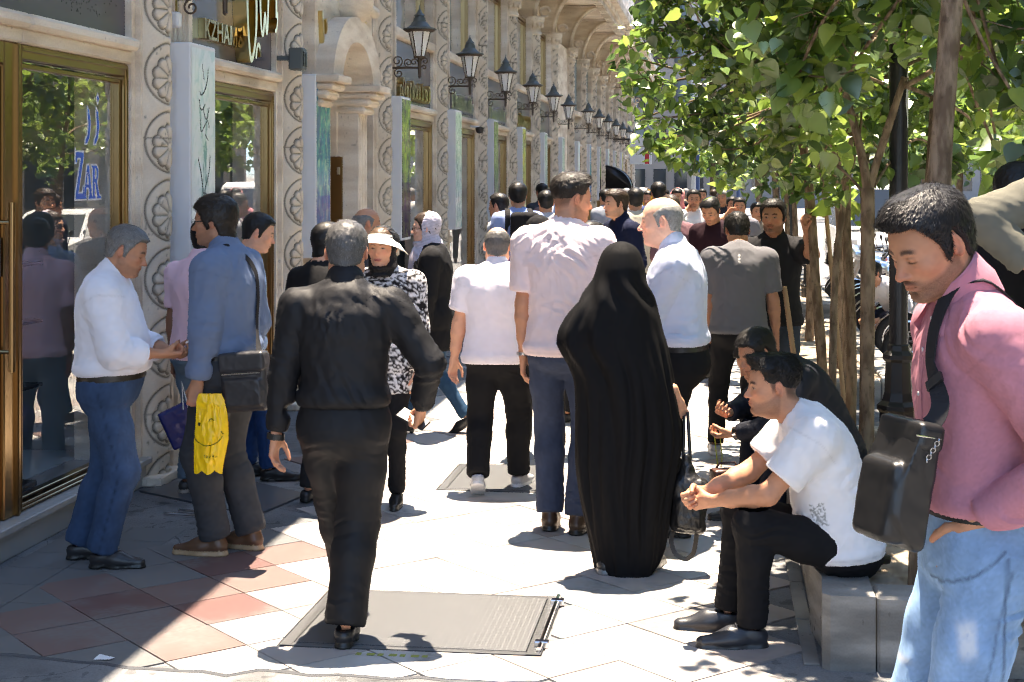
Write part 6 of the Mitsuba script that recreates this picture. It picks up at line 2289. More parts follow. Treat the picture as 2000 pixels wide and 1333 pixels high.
    def belt(s, col=(.02, .016, .014), t=.135, w=.036, off=.017, bsdf='leather', buckle=None):
        st = []
        p, D, U, W = s.spine(t)
        x = s.torso(off, lo=-.1)
        ts = [a[0] for a in s.STD]
        ru = np.interp(t, ts, [a[3] for a in x][:len(ts)] if len(x) == len(ts) else [a[1] * s.H * s.girth + off for a in s.STD])
        rw = np.interp(t, ts, [a[4] for a in x][:len(ts)] if len(x) == len(ts) else [a[2] * s.H * s.girth + off for a in s.STD])
        b = s.belly * math.exp(-((t - .3) / .26) ** 2)
        c0 = p + W * (.002 * s.H + b * .6)
        ph = np.linspace(0, 2 * np.pi, 65)[:-1]
        e = 2 / 2.3
        cx = np.sign(np.cos(ph)) * np.abs(np.cos(ph)) ** e * ru
        cy = np.sign(np.sin(ph)) * np.abs(np.sin(ph)) ** e * rw
        rows = []
        for hz, o in ((-w / 2, -.004), (-w / 2, .002), (w / 2, .002), (w / 2, -.004)):
            rows.append(c0 + (cx * (1 + o / ru))[:, None] * U + (cy * (1 + o / rw))[:, None] * W + hz * D)
        v = np.array(rows)
        m, n = v.shape[:2]
        i, j = np.meshgrid(np.arange(m - 1), np.arange(n), indexing='ij')
        q = np.stack([i * n + j, i * n + (j + 1) % n, (i + 1) * n + (j + 1) % n, (i + 1) * n + j], -1).reshape(-1, 4)
        s.emit('belt', v.reshape(-1, 3), np.vstack([q[:, [0, 1, 2]], q[:, [0, 2, 3]]]), bsdf, np.asarray(col, float), smooth=False)
        return s

    def shoes(s, col=(.02, .02, .022), sole=(.012, .012, .012), kind='dress', bsdf='leather', which=(0, 1), scale=1.0):
        h = {'near': .0055, 'mid': .0072, 'back': .013, 'far': .020}[s.q]
        for i in which:
            V = Vol((-.075, -.11, -.012), (.075, .235, .20), h)
            sx = (1, -1)[i]                       # the big toe's side: inwards
            tall = {'dress': .075, 'sneaker': .08, 'boot': .15, 'heel': .05}[kind]
            wd = .037 if kind != 'sneaker' else .041
            z0 = .020 if kind != 'heel' else .018
            V.cap((0, -.045, z0 + .022), (0, .06, z0 + .022), wd * .95, wd, k=.01, sq=((0, 0, 1), .95))
            V.cap((0, .05, z0 + .016), (sx * .004, .165, z0 + .008), wd * 1.05, wd * .72, k=.03, sq=((0, 0, 1), 1.45))
            V.cap((0, .02, z0 + .04), (0, .10, z0 + .012), .030, .026, k=.03)
            V.cap((0, -.03, z0 + .03), (0, -.022, tall), .036, .037 if kind != 'boot' else .043, k=.02)
            V.plane((0, 0, tall), (0, -.12, 1))
            V.cap((0, -.022, tall - .01), (0, -.022, tall + .05), .029, mode='sub')
            V.plane((0, 0, .016), (0, 0, -1))
            t = .026 if kind in ('sneaker', 'boot') else .020
            S = Vol(V.lo, V.lo + (V.n - 1.5) * h, h)
            S.cap((0, -.045, .0), (0, .05, .0), wd + .002, wd + .003)
            S.cap((0, .05, .0), (sx * .004, .165, .0), wd * 1.1, wd * .82, k=.02)
            S.plane((0, 0, t), (0, 0, 1))
            S.plane((0, 0, 0.0), (0, 0, -1))
            if kind == 'dress':
                S.rbox((0, .0, .0), (.06, .02, .009), .003, mode='sub')
            V.f = np.minimum(V.f, S.f)
            v, f = V.mesh(1)
            c = np.where((v[:, 2] < t + .001)[:, None], np.asarray(sole, float), np.asarray(col, float))
            c = c * (1 + .25 * (meshkit.fbm(v * 120, 2, 4) - .5))[:, None]
            if kind in ('sneaker', 'boot', 'dress') and s.q != 'far':
                pass
            v = v * s.k * scale
            a = s.an[i] - s.foot[i] @ np.array([0, -.02 * s.k, .047 * s.H])
            v = v @ s.foot[i].T + a
            s.emit('shoe', v, f, bsdf, c)
        return s

    def strap(s, pts, w, col, bsdf='leather', name='strap', th=.003, lift=None):
        """a flat strap through points in the person's frame: (position, outward normal)"""
        return strap_mesh([s.world(p) for p, _ in pts], [s.R @ np.asarray(n, float) for _, n in pts], w, th)


def strap_mesh(P, N, w, th=.003):
    P, N = np.asarray(P, float), np.asarray(N, float)
    from scipy.interpolate import PchipInterpolator
    t0 = np.arange(len(P))
    tt = np.linspace(0, len(P) - 1, (len(P) - 1) * 6 + 1)
    P = PchipInterpolator(t0, P)(tt)
    N = PchipInterpolator(t0, N)(tt)
    d = np.gradient(P, axis=0)
    d /= np.linalg.norm(d, axis=1, keepdims=True) + 1e-9
    N = N - d * (N * d).sum(1, keepdims=True)
    N /= np.linalg.norm(N, axis=1, keepdims=True) + 1e-9
    S = np.cross(d, N)
    rows = [P + S * w / 2, P + S * w / 2 + N * th, P - S * w / 2 + N * th, P - S * w / 2]
    v = np.stack(rows, 1).reshape(-1, 3)
    n = len(P)
    i, j = np.meshgrid(np.arange(n - 1), np.arange(4), indexing='ij')
    q = np.stack([i * 4 + j, i * 4 + (j + 1) % 4, (i + 1) * 4 + (j + 1) % 4, (i + 1) * 4 + j], -1).reshape(-1, 4)
    f = np.vstack([q[:, [0, 1, 2]], q[:, [0, 2, 3]], [[0, 1, 2], [0, 2, 3], [4 * n - 4, 4 * n - 2, 4 * n - 3], [4 * n - 4, 4 * n - 1, 4 * n - 2]]])
    return TM(v, f)


# ------------------------------------------------------------------ the people in the photograph, nearest first
GZ = .008
BLACK, JET = np.array([.011, .011, .013]), np.array([.007, .007, .008])
HAIR_B, HAIR_D, HAIR_BR = (.010, .009, .009), (.018, .014, .011), (.035, .022, .014)


def gp(u, v, z=GZ):
    p = ground_at(u, v)
    return (p[0], p[1], z)


def yp(u, y, z=GZ):
    return ((u - 1000) / FPX * y, y, z)


def height_to(v, y, z=GZ):
    return CAM_H - (v - HORIZON) / FPX * y - z


def soft_bag(key, lo, hi, R, c, fn, h, col, bsdf='leather', part=None, seed=0, amp=.003):
    """an object modelled in its own frame (columns of R are its axes) and set at c"""
    V = Vol(lo, hi, h)
    fn(V)
    v, f = V.mesh(2)
    v = crease(v, f, [], amp, (22, 22, 10), seed)
    cc = np.tile(np.asarray(col, float), (len(v), 1)) * (1 + .3 * (meshkit.fbm(v * 60, 3, seed) - .5))[:, None]
    return put(key if part is None else key + '__' + part, TM(v @ np.asarray(R).T + np.asarray(c), f), bsdf, smooth=True, color=np.clip(cc, 0, 1))


def eyeglasses(p, dark=False):
    v = []
    for sx in (-1, 1):
        t = np.linspace(0, 2 * np.pi, 20)
        ring = np.stack([sx * .033 + .022 * np.cos(t), .100 + 0 * t, .004 + .015 * np.sin(t)], 1)
        v.append(tube(ring, .0013, 6, False))
        v.append(tube([[sx * .057, .098, .008], [sx * .078, .07, .010], [sx * .086, -.01, .006]], .0022, 6))
        if dark:
            v.append(TM(np.vstack([[sx * .033, .100, .004], ring]), [[0, i, i + 1] for i in range(1, 20)]))
    v.append(tube([[-.009, .100, .008], [.009, .100, .008]], .002, 6))
    m = cat(*v)
    p.emit('glasses', p.tr_head(np.asarray(m.vertices)), m.faces, 'leather', (.01, .01, .011), smooth=False)


# 1. the man in the pink shirt at the right edge
def pink_man():
    y0 = 3.85
    p = Person('man in a pink shirt and light jeans at the right edge, looking down', yp(1912, y0, .0), 91, 1.90, q='near', twist=3, lean=(-1, 8), head=(20, 25, 0), feet=((-.11, -.01, 0), (.10, .02, 0)),
               hands=((-.150, .050, 1.10), (.18, .0, 1.0)), poles=((-.75, -1, .1), (.5, -1, 0)), palms=((.95, .1, -.3), None), curl=((8, 10, 8), 'relax'), hdir=((.42, .22, -.88), None), skin='olive', seed=11, girth=.90, belly=.0, shoulder=.92, hscale=1.0, neckfwd=-.004)
    p.head_mesh('std', thick=.013, top=.010, quiff=.008, hair=(.013, .012, .013), strands=16000, slen=.018, rough=.0025, beard=.52, must=.75, closed=True, nose=1.05, brow=(.012, .010, .009))
    p.body(arms=(1, 2))
    pink = np.array(L(174, 119, 132))

    def shade(v, c, s):
        n = meshkit.noise(v * [420, 420, 420], 3)
        return c * (.90 + .2 * n)[:, None]
    p.top(pink, off=.017, sleeve=1.90, hem=.175, tuck=True, colfn=lambda v, c, s: shade(v, c, s), drape=.003, fold=1.0, sl_r=(.056, .047, .038), neck=.062, vneck=.05,
          specs=[(p.el[0] + [0, .02, .08], unit([.2, 1, -.6]), .09, .05, .005), (p.spine(.3)[0] + p.spine(.3)[3] * .12, unit([.1, .3, 1]), .12, .07, .006)])
    p.collar(pink, back=.052, front=.040, r=.068, spread=.055)
    # placket, buttons, sleeve tab
    pl, pb = [], []
    for t in np.linspace(.16, .93, 14):
        P, D, U, W = p.spine(t)
        rw = np.interp(t, [a[0] for a in p.STD], [a[2] + a[3] for a in p.STD]) * p.H * p.girth + .019 + p.belly * math.exp(-((t - .3) / .26) ** 2) * 1.2
        pl.append((P + W * rw, W))
    m = p.strap([(a, b) for a, b in pl], .034, pink, th=.0035)
    put(p.key + '__placket', m, 'cloth', smooth=True, color=vcol(m, pink))
    for q in (2, 5, 8, 11, 13):
        a, b = pl[q]
        b_ = lathe([(0, 0), (.0055, 0), (.0055, .002), (.003, .0026), (0, .002)], 12)
        z = p.R @ b
        x = unit(np.cross(z, [0, 0, 1]))
        v = np.asarray(b_.vertices)
        m = TM(v[:, :1] * x + v[:, 1:2] * np.cross(z, x) + v[:, 2:] * z + p.world(a + b * .0035), b_.faces)
        put(p.key + '__button', m, 'white_metal', smooth=False)
    a = p.sh[0] + (p.el[0] - p.sh[0]) * .60
    o = unit(np.array([-1., .25, .1]))
    b_ = lathe([(0, 0), (.0065, 0), (.0065, .0022), (.004, .003), (0, .0022)], 12)
    z = p.R @ o
    x = unit(np.cross(z, [0, 0, 1]))
    v = np.asarray(b_.vertices)
    put(p.key + '__button', TM(v[:, :1] * x + v[:, 1:2] * np.cross(z, x) + v[:, 2:] * z + p.world(a + o * .067), b_.faces), 'white_metal', smooth=False)

    def jean(v, c, s):
        # worn patches: a bleached rectangle on the thigh, a small rip over the knee
        r = v - (s.hip[0] + (s.kn[0] - s.hip[0]) * .36 + np.array([-.06, .05, 0]))
        w = np.exp(-(np.abs(r[:, 1] / .020) ** 4 + np.abs((r[:, 2] + .3 * r[:, 1]) / .042) ** 4)) * (v[:, 0] < -.06) * np.clip(.4 + 1.2 * meshkit.noise(v * [220, 220, 60], 2), 0, 1)
        r2 = v - (s.kn[0] + np.array([-.02, .07, .16]))
        w2 = np.exp(-((r2[:, 1] / .02) ** 2 + (r2[:, 2] / .010) ** 2))
        c = c * (1 - .85 * w[:, None]) + np.array([.66, .68, .70]) * .85 * w[:, None]
        c = c * (1 - .8 * w2[:, None]) + np.array([.5, .5, .5]) * .8 * w2[:, None]
        # side seam and pocket edge
        leg = s.hip[0] + np.array([-.085, -.004, 0])
        sm = np.exp(-((v[:, 1] - (-.004 + .01 * np.sin(v[:, 2] * 3))) / .0045) ** 2) * (v[:, 0] < -.07) * (v[:, 2] < 1.02)
        pk = np.exp(-((v[:, 2] - (1.02 - .75 * (v[:, 1] - .01) + 2.6 * (v[:, 1] - .06) ** 2)) / .0045) ** 2) * (v[:, 1] > .0) * (v[:, 1] < .14) * (v[:, 0] < -.04) * (v[:, 2] > .93)
        bp = np.exp(-((v[:, 2] - 1.03) / .004) ** 2) * (v[:, 1] < -.06) * (v[:, 0] < .0)
        dk = np.clip(np.maximum(np.maximum(sm, pk), bp), 0, 1) * .55
        return c * (1 - dk[:, None])
    p.trousers(np.array(L(122, 150, 184)), r=(.094, .074, .066), waist=.205, denim=.55, fold=1.3, colfn=jean, off=.010)
    p.belt((.012, .011, .011), t=.185, w=.040, off=.020)
    P, D, U, W = p.spine(.185)
    c = p.world(P + W * .155 - U * .035)
    put(p.key + '__buckle', cat(tube([c + p.R @ (U * sx * .026 + D * sz * .020) for sx, sz in ((-1, -1), (1, -1), (1, 1), (-1, 1), (-1, -1))], .0035, 6)), 'chrome')
    m = cat(box(-.013, .013, -.002, .002, -.016, .016, .001))
    v = np.asarray(m.vertices)
    q = p.pel + np.array([-.118, -.085, .065])
    put(p.key + '__pocket_tag', TM((v[:, [1, 0, 2]] * [1, 1, 1] + q) @ p.R.T + p.root, m.faces), 'vc_matte', smooth=True, color=np.tile(L(120, 74, 50), (len(v), 1)))
    p.shoes(col=(.3, .3, .3), sole=(.5, .5, .5), kind='sneaker')
    # the bag he carries across his body
    k = thing('messenger_bag', 'black messenger bag hanging in front of the man in the pink shirt', 'bag')
    c = np.array(at_depth(1752, 940, 3.66))
    R = rot_z(20) @ rot_y(11)

    def shape(V):
        V.rbox((0, 0, 0), (.052, .085, .150), .02)
        V.plane((0, .0, -.13), (-.9, 0, -.75))
        V.plane((-.046, 0, .0), (-.97, 0, .24))
        V.rbox((-.030, 0, -.045), (.034, .072, .095), .02, k=.015)
    soft_bag(k, (-.13, -.15, -.18), (.11, .15, .18), R, c, shape, .006, (.009, .009, .010), part='body', seed=4, amp=.0018)
    fl = lambda V: (V.rbox((.016, 0, .118), (.036, .089, .034), .016), V.rbox((.016, 0, .09), (.026, .08, .045), .012, mode='sub'))
    soft_bag(k, (-.13, -.15, .05), (.11, .15, .18), R, c, fl, .006, (.011, .011, .012), part='flap', seed=5, amp=.002)
    zp = [c + R @ np.array([-.030 + .068 * t, -.0885, .120]) for t in np.linspace(0, 1, 12)]
    put(k + '__zip', tube(zp, .0022, 6), 'chrome')
    ch = []
    for i in range(7):
        a = c + R @ np.array([.030 - i * .004, -.093, .117 - i * .0085])
        o = np.array([1, .25, .2]) if i % 2 else np.array([.25, 1, .2])
        ch.append(tube([a + .0058 * np.array([o[0] * math.cos(t), o[1] * math.cos(t), math.sin(t)]) for t in np.linspace(0, 6.3, 11)], .0010, 5))
    put(k + '__chain', cat(*ch), 'chrome')
    w = lambda q: p.world(q)
    pts, nr = [c + R @ np.array([.02, -.06, .145]), c + R @ np.array([.05, -.05, .20])], [R @ np.array([-.8, -.6, 0]), R @ np.array([-.7, -.7, .2])]
    for t, x, sd in ((.78, -.080, 1), (.88, -.070, 1)):
        a, b = p.on_cloth(t, x, sd, .006)
        pts.append(w(a))
        nr.append(p.R @ b)
    P, D, U, W = p.spine(1.0)
    for a, b in ((P - U * .062 * p.k + W * .045 + D * .035, (-.4, .5, .8)), (P - U * .072 * p.k - W * .02 + D * .045, (-.3, -.2, 1)), (p.on_cloth(.84, -.03, -1, .008)[0], (0, -1, .3)), (p.on_cloth(.65, .06, -1, .008)[0], (0, -1, 0))):
        pts.append(w(a))
        nr.append(p.R @ np.array(b, float))
    m = strap_mesh(pts, nr, .042, .004)
    put(k + '__strap', m, 'cloth', smooth=30 and False, color=vcol(m, (.022, .022, .025)))
    b = (pts[2] + pts[1]) / 2
    m = strap_mesh([b + (pts[2] - pts[1]) * t for t in (-.10, .10)], [nr[2] + nr[1]] * 2, .050, .008)
    put(k + '__buckle', m, 'black_paint', smooth=False)


pink_man()


# 2. the man in black, walking away
def black_man():
    p = Person('man in black shirt and trousers striding away in the middle, seen from behind', (-.70, 6.40, GZ), 0, 1.705, girth=1.03, lean=(1, 7), feet=((.0, .40, .02, 0), (.015, -.10, 0)), kpoles=((-.35, 1, .2), (.05, 1, .2)), toes=(6, -6),
               hands=((-.285, .00, .835), (.315, .12, .935)), poles=((-.9, -.8, 0), (.9, -.8, 0)), skin='tan', seed=3, head=(0, 8, 0), shoulder=1.10, hscale=1.06, palms=((.8, -.2, 0), (-.7, .3, .3)), curl=('relax', 'hold'))
    p.head_mesh('std', thick=.009, top=.006, hair=(.026, .025, .025), gray=.22, strands=6000, slen=.014, jaw=1.08)
    p.body(arms=(2, 2))
    p.top(BLACK, off=.016, sleeve=1.93, tuck=True, hem=.09, bsdf='satin', fold=1.2, drape=.005, specs=[(p.spine(.72)[0] + p.spine(.72)[3] * -.1 + p.spine(.72)[2] * sx * .07, unit([1, 0, .25 * sx]), .09, .045, .006) for sx in (-1, 1)])
    p.collar(BLACK, back=.040, front=.03, r=.067, bsdf='satin')
    # the yoke seam across the back
    sm = []
    for x in np.linspace(-.19, .19, 15):
        P, D, U, W = p.spine(.76)
        sm.append(p.world(P + U * x - W * (.142 - 1.0 * x * x)))
    p.trousers(BLACK * .95, r=(.106, .090, .086), bsdf='satin', fold=1.2, off=.004, waist=.13)
    p.shoes(kind='dress', col=(.016, .016, .018), scale=1.04)
    w, F = p.hand_frame[1]
    k = thing('mobile_phone', 'black phone in the right hand of the man in black', 'phone')
    m = box(-.036, .036, -.005, .005, -.07, .07, .004)
    v = np.asarray(m.vertices)
    put(k, TM(p.world(v @ F.T[:, [0, 1, 2]] + w + F @ np.array([.01, .085, -.035])), m.faces), 'black_paint', smooth=False)
    q = p.el[0] + (p.wr[0] - p.el[0]) * 1.02
    d = unit(p.wr[0] - p.el[0])
    p.emit('wristwatch', *(lambda m: (np.asarray(m.vertices), m.faces))(ring_about(q, d, .033, .012)), 'leather', (.012, .012, .012), smooth=False)


def ring_about(c, d, r, w):
    x = unit(np.cross(d, [0.2, 1, .1]))
    y = np.cross(d, x)
    t = np.linspace(0, 2 * np.pi, 25)
    rows = []
    for o, rr in ((-w, r), (-w, r + .004), (w, r + .004), (w, r)):
        rows.append(c + d * o + np.cos(t)[:, None] * x * rr + np.sin(t)[:, None] * y * rr)
    v = np.array(rows).reshape(-1, 3)
    n = len(t)
    f = []
    for i in range(3):
        for j in range(n - 1):
            a = i * n + j
            f += [(a, a + 1, a + n + 1), (a, a + n + 1, a + n)]
    return TM(v, f)


black_man()


# 3. the woman in a black chador
def chador():
    root = gp(1222, 1118)
    y = root[1]
    s_ = y / FPX
    p = Person('woman wrapped in a long black chador, standing with her back to us', root, -8, 1.555, q='mid', feet=((-.10, -.05, 0), (.10, .02, 0)), toes=(10, -25), skin='light', seed=31, shoulder=.74, girth=.85, hands=((-.15, .16, 1.0), (.255, .05, .82)), poles=(None, (-.1, -1, 0)), palms=(None, (-.6, .5, 0)), curl=('relax', 'hold'))
    p.head_mesh('long', hair_on=False, female=True)
    p.body(arms=(None, 2), core_arms=False)
    rows = [(473, 1203, 1224), (478, 1191, 1236), (490, 1178, 1248), (506, 1170, 1255), (522, 1165, 1259), (545, 1158, 1263), (570, 1143, 1272), (600, 1121, 1283), (625, 1105, 1291), (648, 1094, 1298), (668, 1091, 1305), (688, 1098, 1310), (715, 1112, 1316), (745, 1121, 1322),
            (800, 1124, 1333), (850, 1124, 1339), (900, 1125, 1333), (950, 1131, 1322), (1000, 1141, 1313), (1040, 1151, 1306), (1080, 1160, 1299), (1112, 1168, 1288), (1128, 1178, 1276)]
    r = np.array(rows, float)
    from scipy.interpolate import PchipInterpolator
    zz = CAM_H - (r[:, 0] - HORIZON) * s_
    xl, xr = (r[:, 1] - 1000) * s_, (r[:, 2] - 1000) * s_
    dep = np.interp(zz, [0, .25, .5, .9, 1.15, 1.30, 1.40, 1.50, 1.58, 1.63], [.125, .16, .185, .20, .185, .165, .145, .128, .10, .03])
    t = -zz
    nz, na = 140, 150
    tz = np.linspace(t[0], t[-1], nz)
    xl, xr, dep = PchipInterpolator(t, xl)(tz), PchipInterpolator(t, xr)(tz), np.interp(tz, t, dep)
    ph = np.linspace(0, 2 * np.pi, na, endpoint=False)
    Z, A = np.meshgrid(-tz, ph, indexing='ij')
    cx, rx = ((xl + xr) / 2)[:, None], ((xr - xl) / 2)[:, None]
    low = np.clip((1.25 - Z) / 1.0, 0, 1)
    P_ = np.stack([np.cos(A) * 2.6, np.sin(A) * 2.6, Z * .9], -1)
    wv = A + .35 * (meshkit.fbm(P_ * .8, 2, 5) - .5) + .10 * Z
    big = np.abs(np.sin(4.5 * wv + .6)) ** .8 * .55 + np.abs(np.sin(7 * wv + 1.9 + .8 * Z)) ** .9 * .45
    fold = (big - .55) * .015 * (.12 + .88 * low) + ridge(P_ * [3.0, 3.0, .5], 9) * .006 * (.2 + low)
    sweep = .012 * np.sin(11 * A + 8 * Z + 4 * meshkit.fbm(P_, 2, 3)) * np.clip((Z - .9) / .2, 0, 1) * np.clip((1.36 - Z) / .12, 0, 1) * np.clip(-np.cos(A) * .8 + .3, 0, 1)
    neck = .012 * np.sin(7 * A + 26 * Z) * np.exp(-((Z - 1.36) / .06) ** 2)
    rc = np.random.default_rng(6)
    for a0, sl, w_, z0, z1, am in [(-2.6 + .33 * i, rc.uniform(-.35, .35), rc.uniform(.06, .16), rc.uniform(.0, .5), rc.uniform(.85, 1.3), rc.uniform(.014, .034)) for i in range(9)]:
        fold = fold - am * np.exp(-((A - 2 * np.pi * (A > np.pi) - a0 - sl * (Z - .6)) / w_) ** 2) * np.clip((Z - z0) / .25, 0, 1) * np.clip((z1 - Z) / .3, 0, 1)
    fold = fold + sweep + neck - .002
    hem = (.05 * np.sin(A * 2 + .8) + .05 * np.cos(A)) * np.clip((.25 - Z) / .2, 0, 1)
    X = cx + (rx + fold) * np.cos(A)
    Y = y + (dep[:, None] + fold) * np.sin(A)
    v = np.stack([X, Y, Z + hem], -1).reshape(-1, 3)
    i, j = np.meshgrid(np.arange(nz - 1), np.arange(na), indexing='ij')
    q = np.stack([i * na + j, (i + 1) * na + j, (i + 1) * na + (j + 1) % na, i * na + (j + 1) % na], -1).reshape(-1, 4)
    f = np.vstack([q[:, [0, 1, 2]], q[:, [0, 2, 3]]])
    v = np.vstack([v, [[(xl[0] + xr[0]) / 2, y, -tz[0] + .004]]])
    top = len(v) - 1
    f = np.vstack([f, [[top, k, (k + 1) % na] for k in range(na)]])
    put(p.key + '__chador', TM(v, f), 'black_cloth', smooth=True, color=np.tile(JET, (len(v), 1)))
    p.trousers(JET, r=(.08, .06, .055), off=0)
    p.shoes(kind='sneaker', col=(.03, .03, .03), sole=(.20, .20, .20))
    # the bag in her hand
    k = thing('backpack', 'black leather backpack held by the woman in the chador', 'bag')
    c = np.array(at_depth(1347, 975, y - .02))
    R = rot_z(-6) @ rot_y(4)

    def shape(V):
        V.rbox((0, 0, -.03), (.082, .055, .130), .03)
        V.cap((-.01, 0, .06), (-.03, 0, .20), .055, .016, k=.05, sq=((0, 1, 0), 1.5))
        V.rbox((.0, -.05, -.06), (.06, .03, .075), .02, k=.02)
    soft_bag(k, (-.12, -.12, -.2), (.12, .12, .25), R, c, shape, .006, (.013, .013, .014), part='body', seed=8, amp=.006)
    pts = [c + R @ np.array(q) for q in ((-.06, 0, -.15), (-.075, -.02, -.21), (-.045, -.03, -.27), (.0, -.03, -.285), (.035, -.03, -.25), (.045, -.03, -.15), (.05, -.05, -.05))]
    m = strap_mesh(pts, [R @ np.array([.2, -1, .1])] * 7, .022, .003)
    put(k + '__strap', m, 'leather', smooth=False, color=vcol(m, (.03, .026, .022)))
    w = p.world(p.wr[1] + p.hd[1] * .075)
    m = tube([c + R @ np.array([-.045, 0, .18]), w + [0, -.03, -.01], w + [.02, -.01, .01], c + R @ np.array([-.01, 0, .19])], .008, 8)
    put(k + '__handle', m, 'leather', smooth=True, color=vcol(m, (.012, .012, .012)))


chador()


# 4. the man looking at his phone on the left
def phone_man():
    p = Person('grey haired man in a white shirt and blue jeans, looking at his phone', gp(210, 1103), -86, 1.665, girth=1.10, belly=.055, lean=(-3, 6), head=(-2, 20, 0), feet=((-.10, -.16, 0), (.09, -.01, 0)), toes=(6, -4),
               hands=((-.06, .305, 1.045), (.075, .275, 1.045)), poles=((-.7, -.6, -.8), (.75, -.7, -.8)), palms=((.6, .1, .8), (-.5, .0, .85)), curl=('half', 'hold'), skin='olive', seed=5)
    p.head_mesh('std', thick=.010, top=.008, hair=(.04, .038, .037), gray=.42, strands=3500, slen=.016, beard=.25, fat=.10, nose=1.1, closed=True)
    p.body(arms=(1, 1))
    wht = np.array([.74, .74, .80])
    p.top(wht, off=.020, sleeve=1.62, tuck=True, hem=.10, fold=1.2, drape=.005, sl_r=(.060, .054, .048), specs=[(p.spine(.45)[0] + p.spine(.45)[2] * .14, unit([0, .5, 1]), .12, .05, .005)])
    for i in (0, 1):
        e = p.el[i] + (p.wr[i] - p.el[i]) * .56
        m = ring_about(e, unit(p.wr[i] - p.el[i]), .046, .026)
        p.emit('rolled_cuff', np.asarray(m.vertices), m.faces, 'cloth', wht, smooth=False)
    p.collar(wht, back=.045, front=.035, spread=.03)
    p.trousers(np.array(L(52, 70, 98)), denim=.8, r=(.102, .082, .076), seat_out=.7, off=.008, fold=1.25, waist=.13)
    p.belt((.022, .017, .013), t=.115, w=.036, off=.014)
    p.shoes(kind='dress', col=(.022, .022, .024), scale=1.06)
    k = thing('mobile_phone', 'pale phone held up by the grey haired man in the white shirt', 'phone')
    w = p.world((p.wr[0] + p.wr[1]) / 2 + np.array([.0, .165, .085]))
    m = box(-.037, .037, -.075, .075, -.004, .004, .003)
    v = np.asarray(m.vertices) @ (p.R @ rot_x(28)).T + w
    put(k, TM(v, m.faces), 'white_metal', smooth=False)


phone_man()


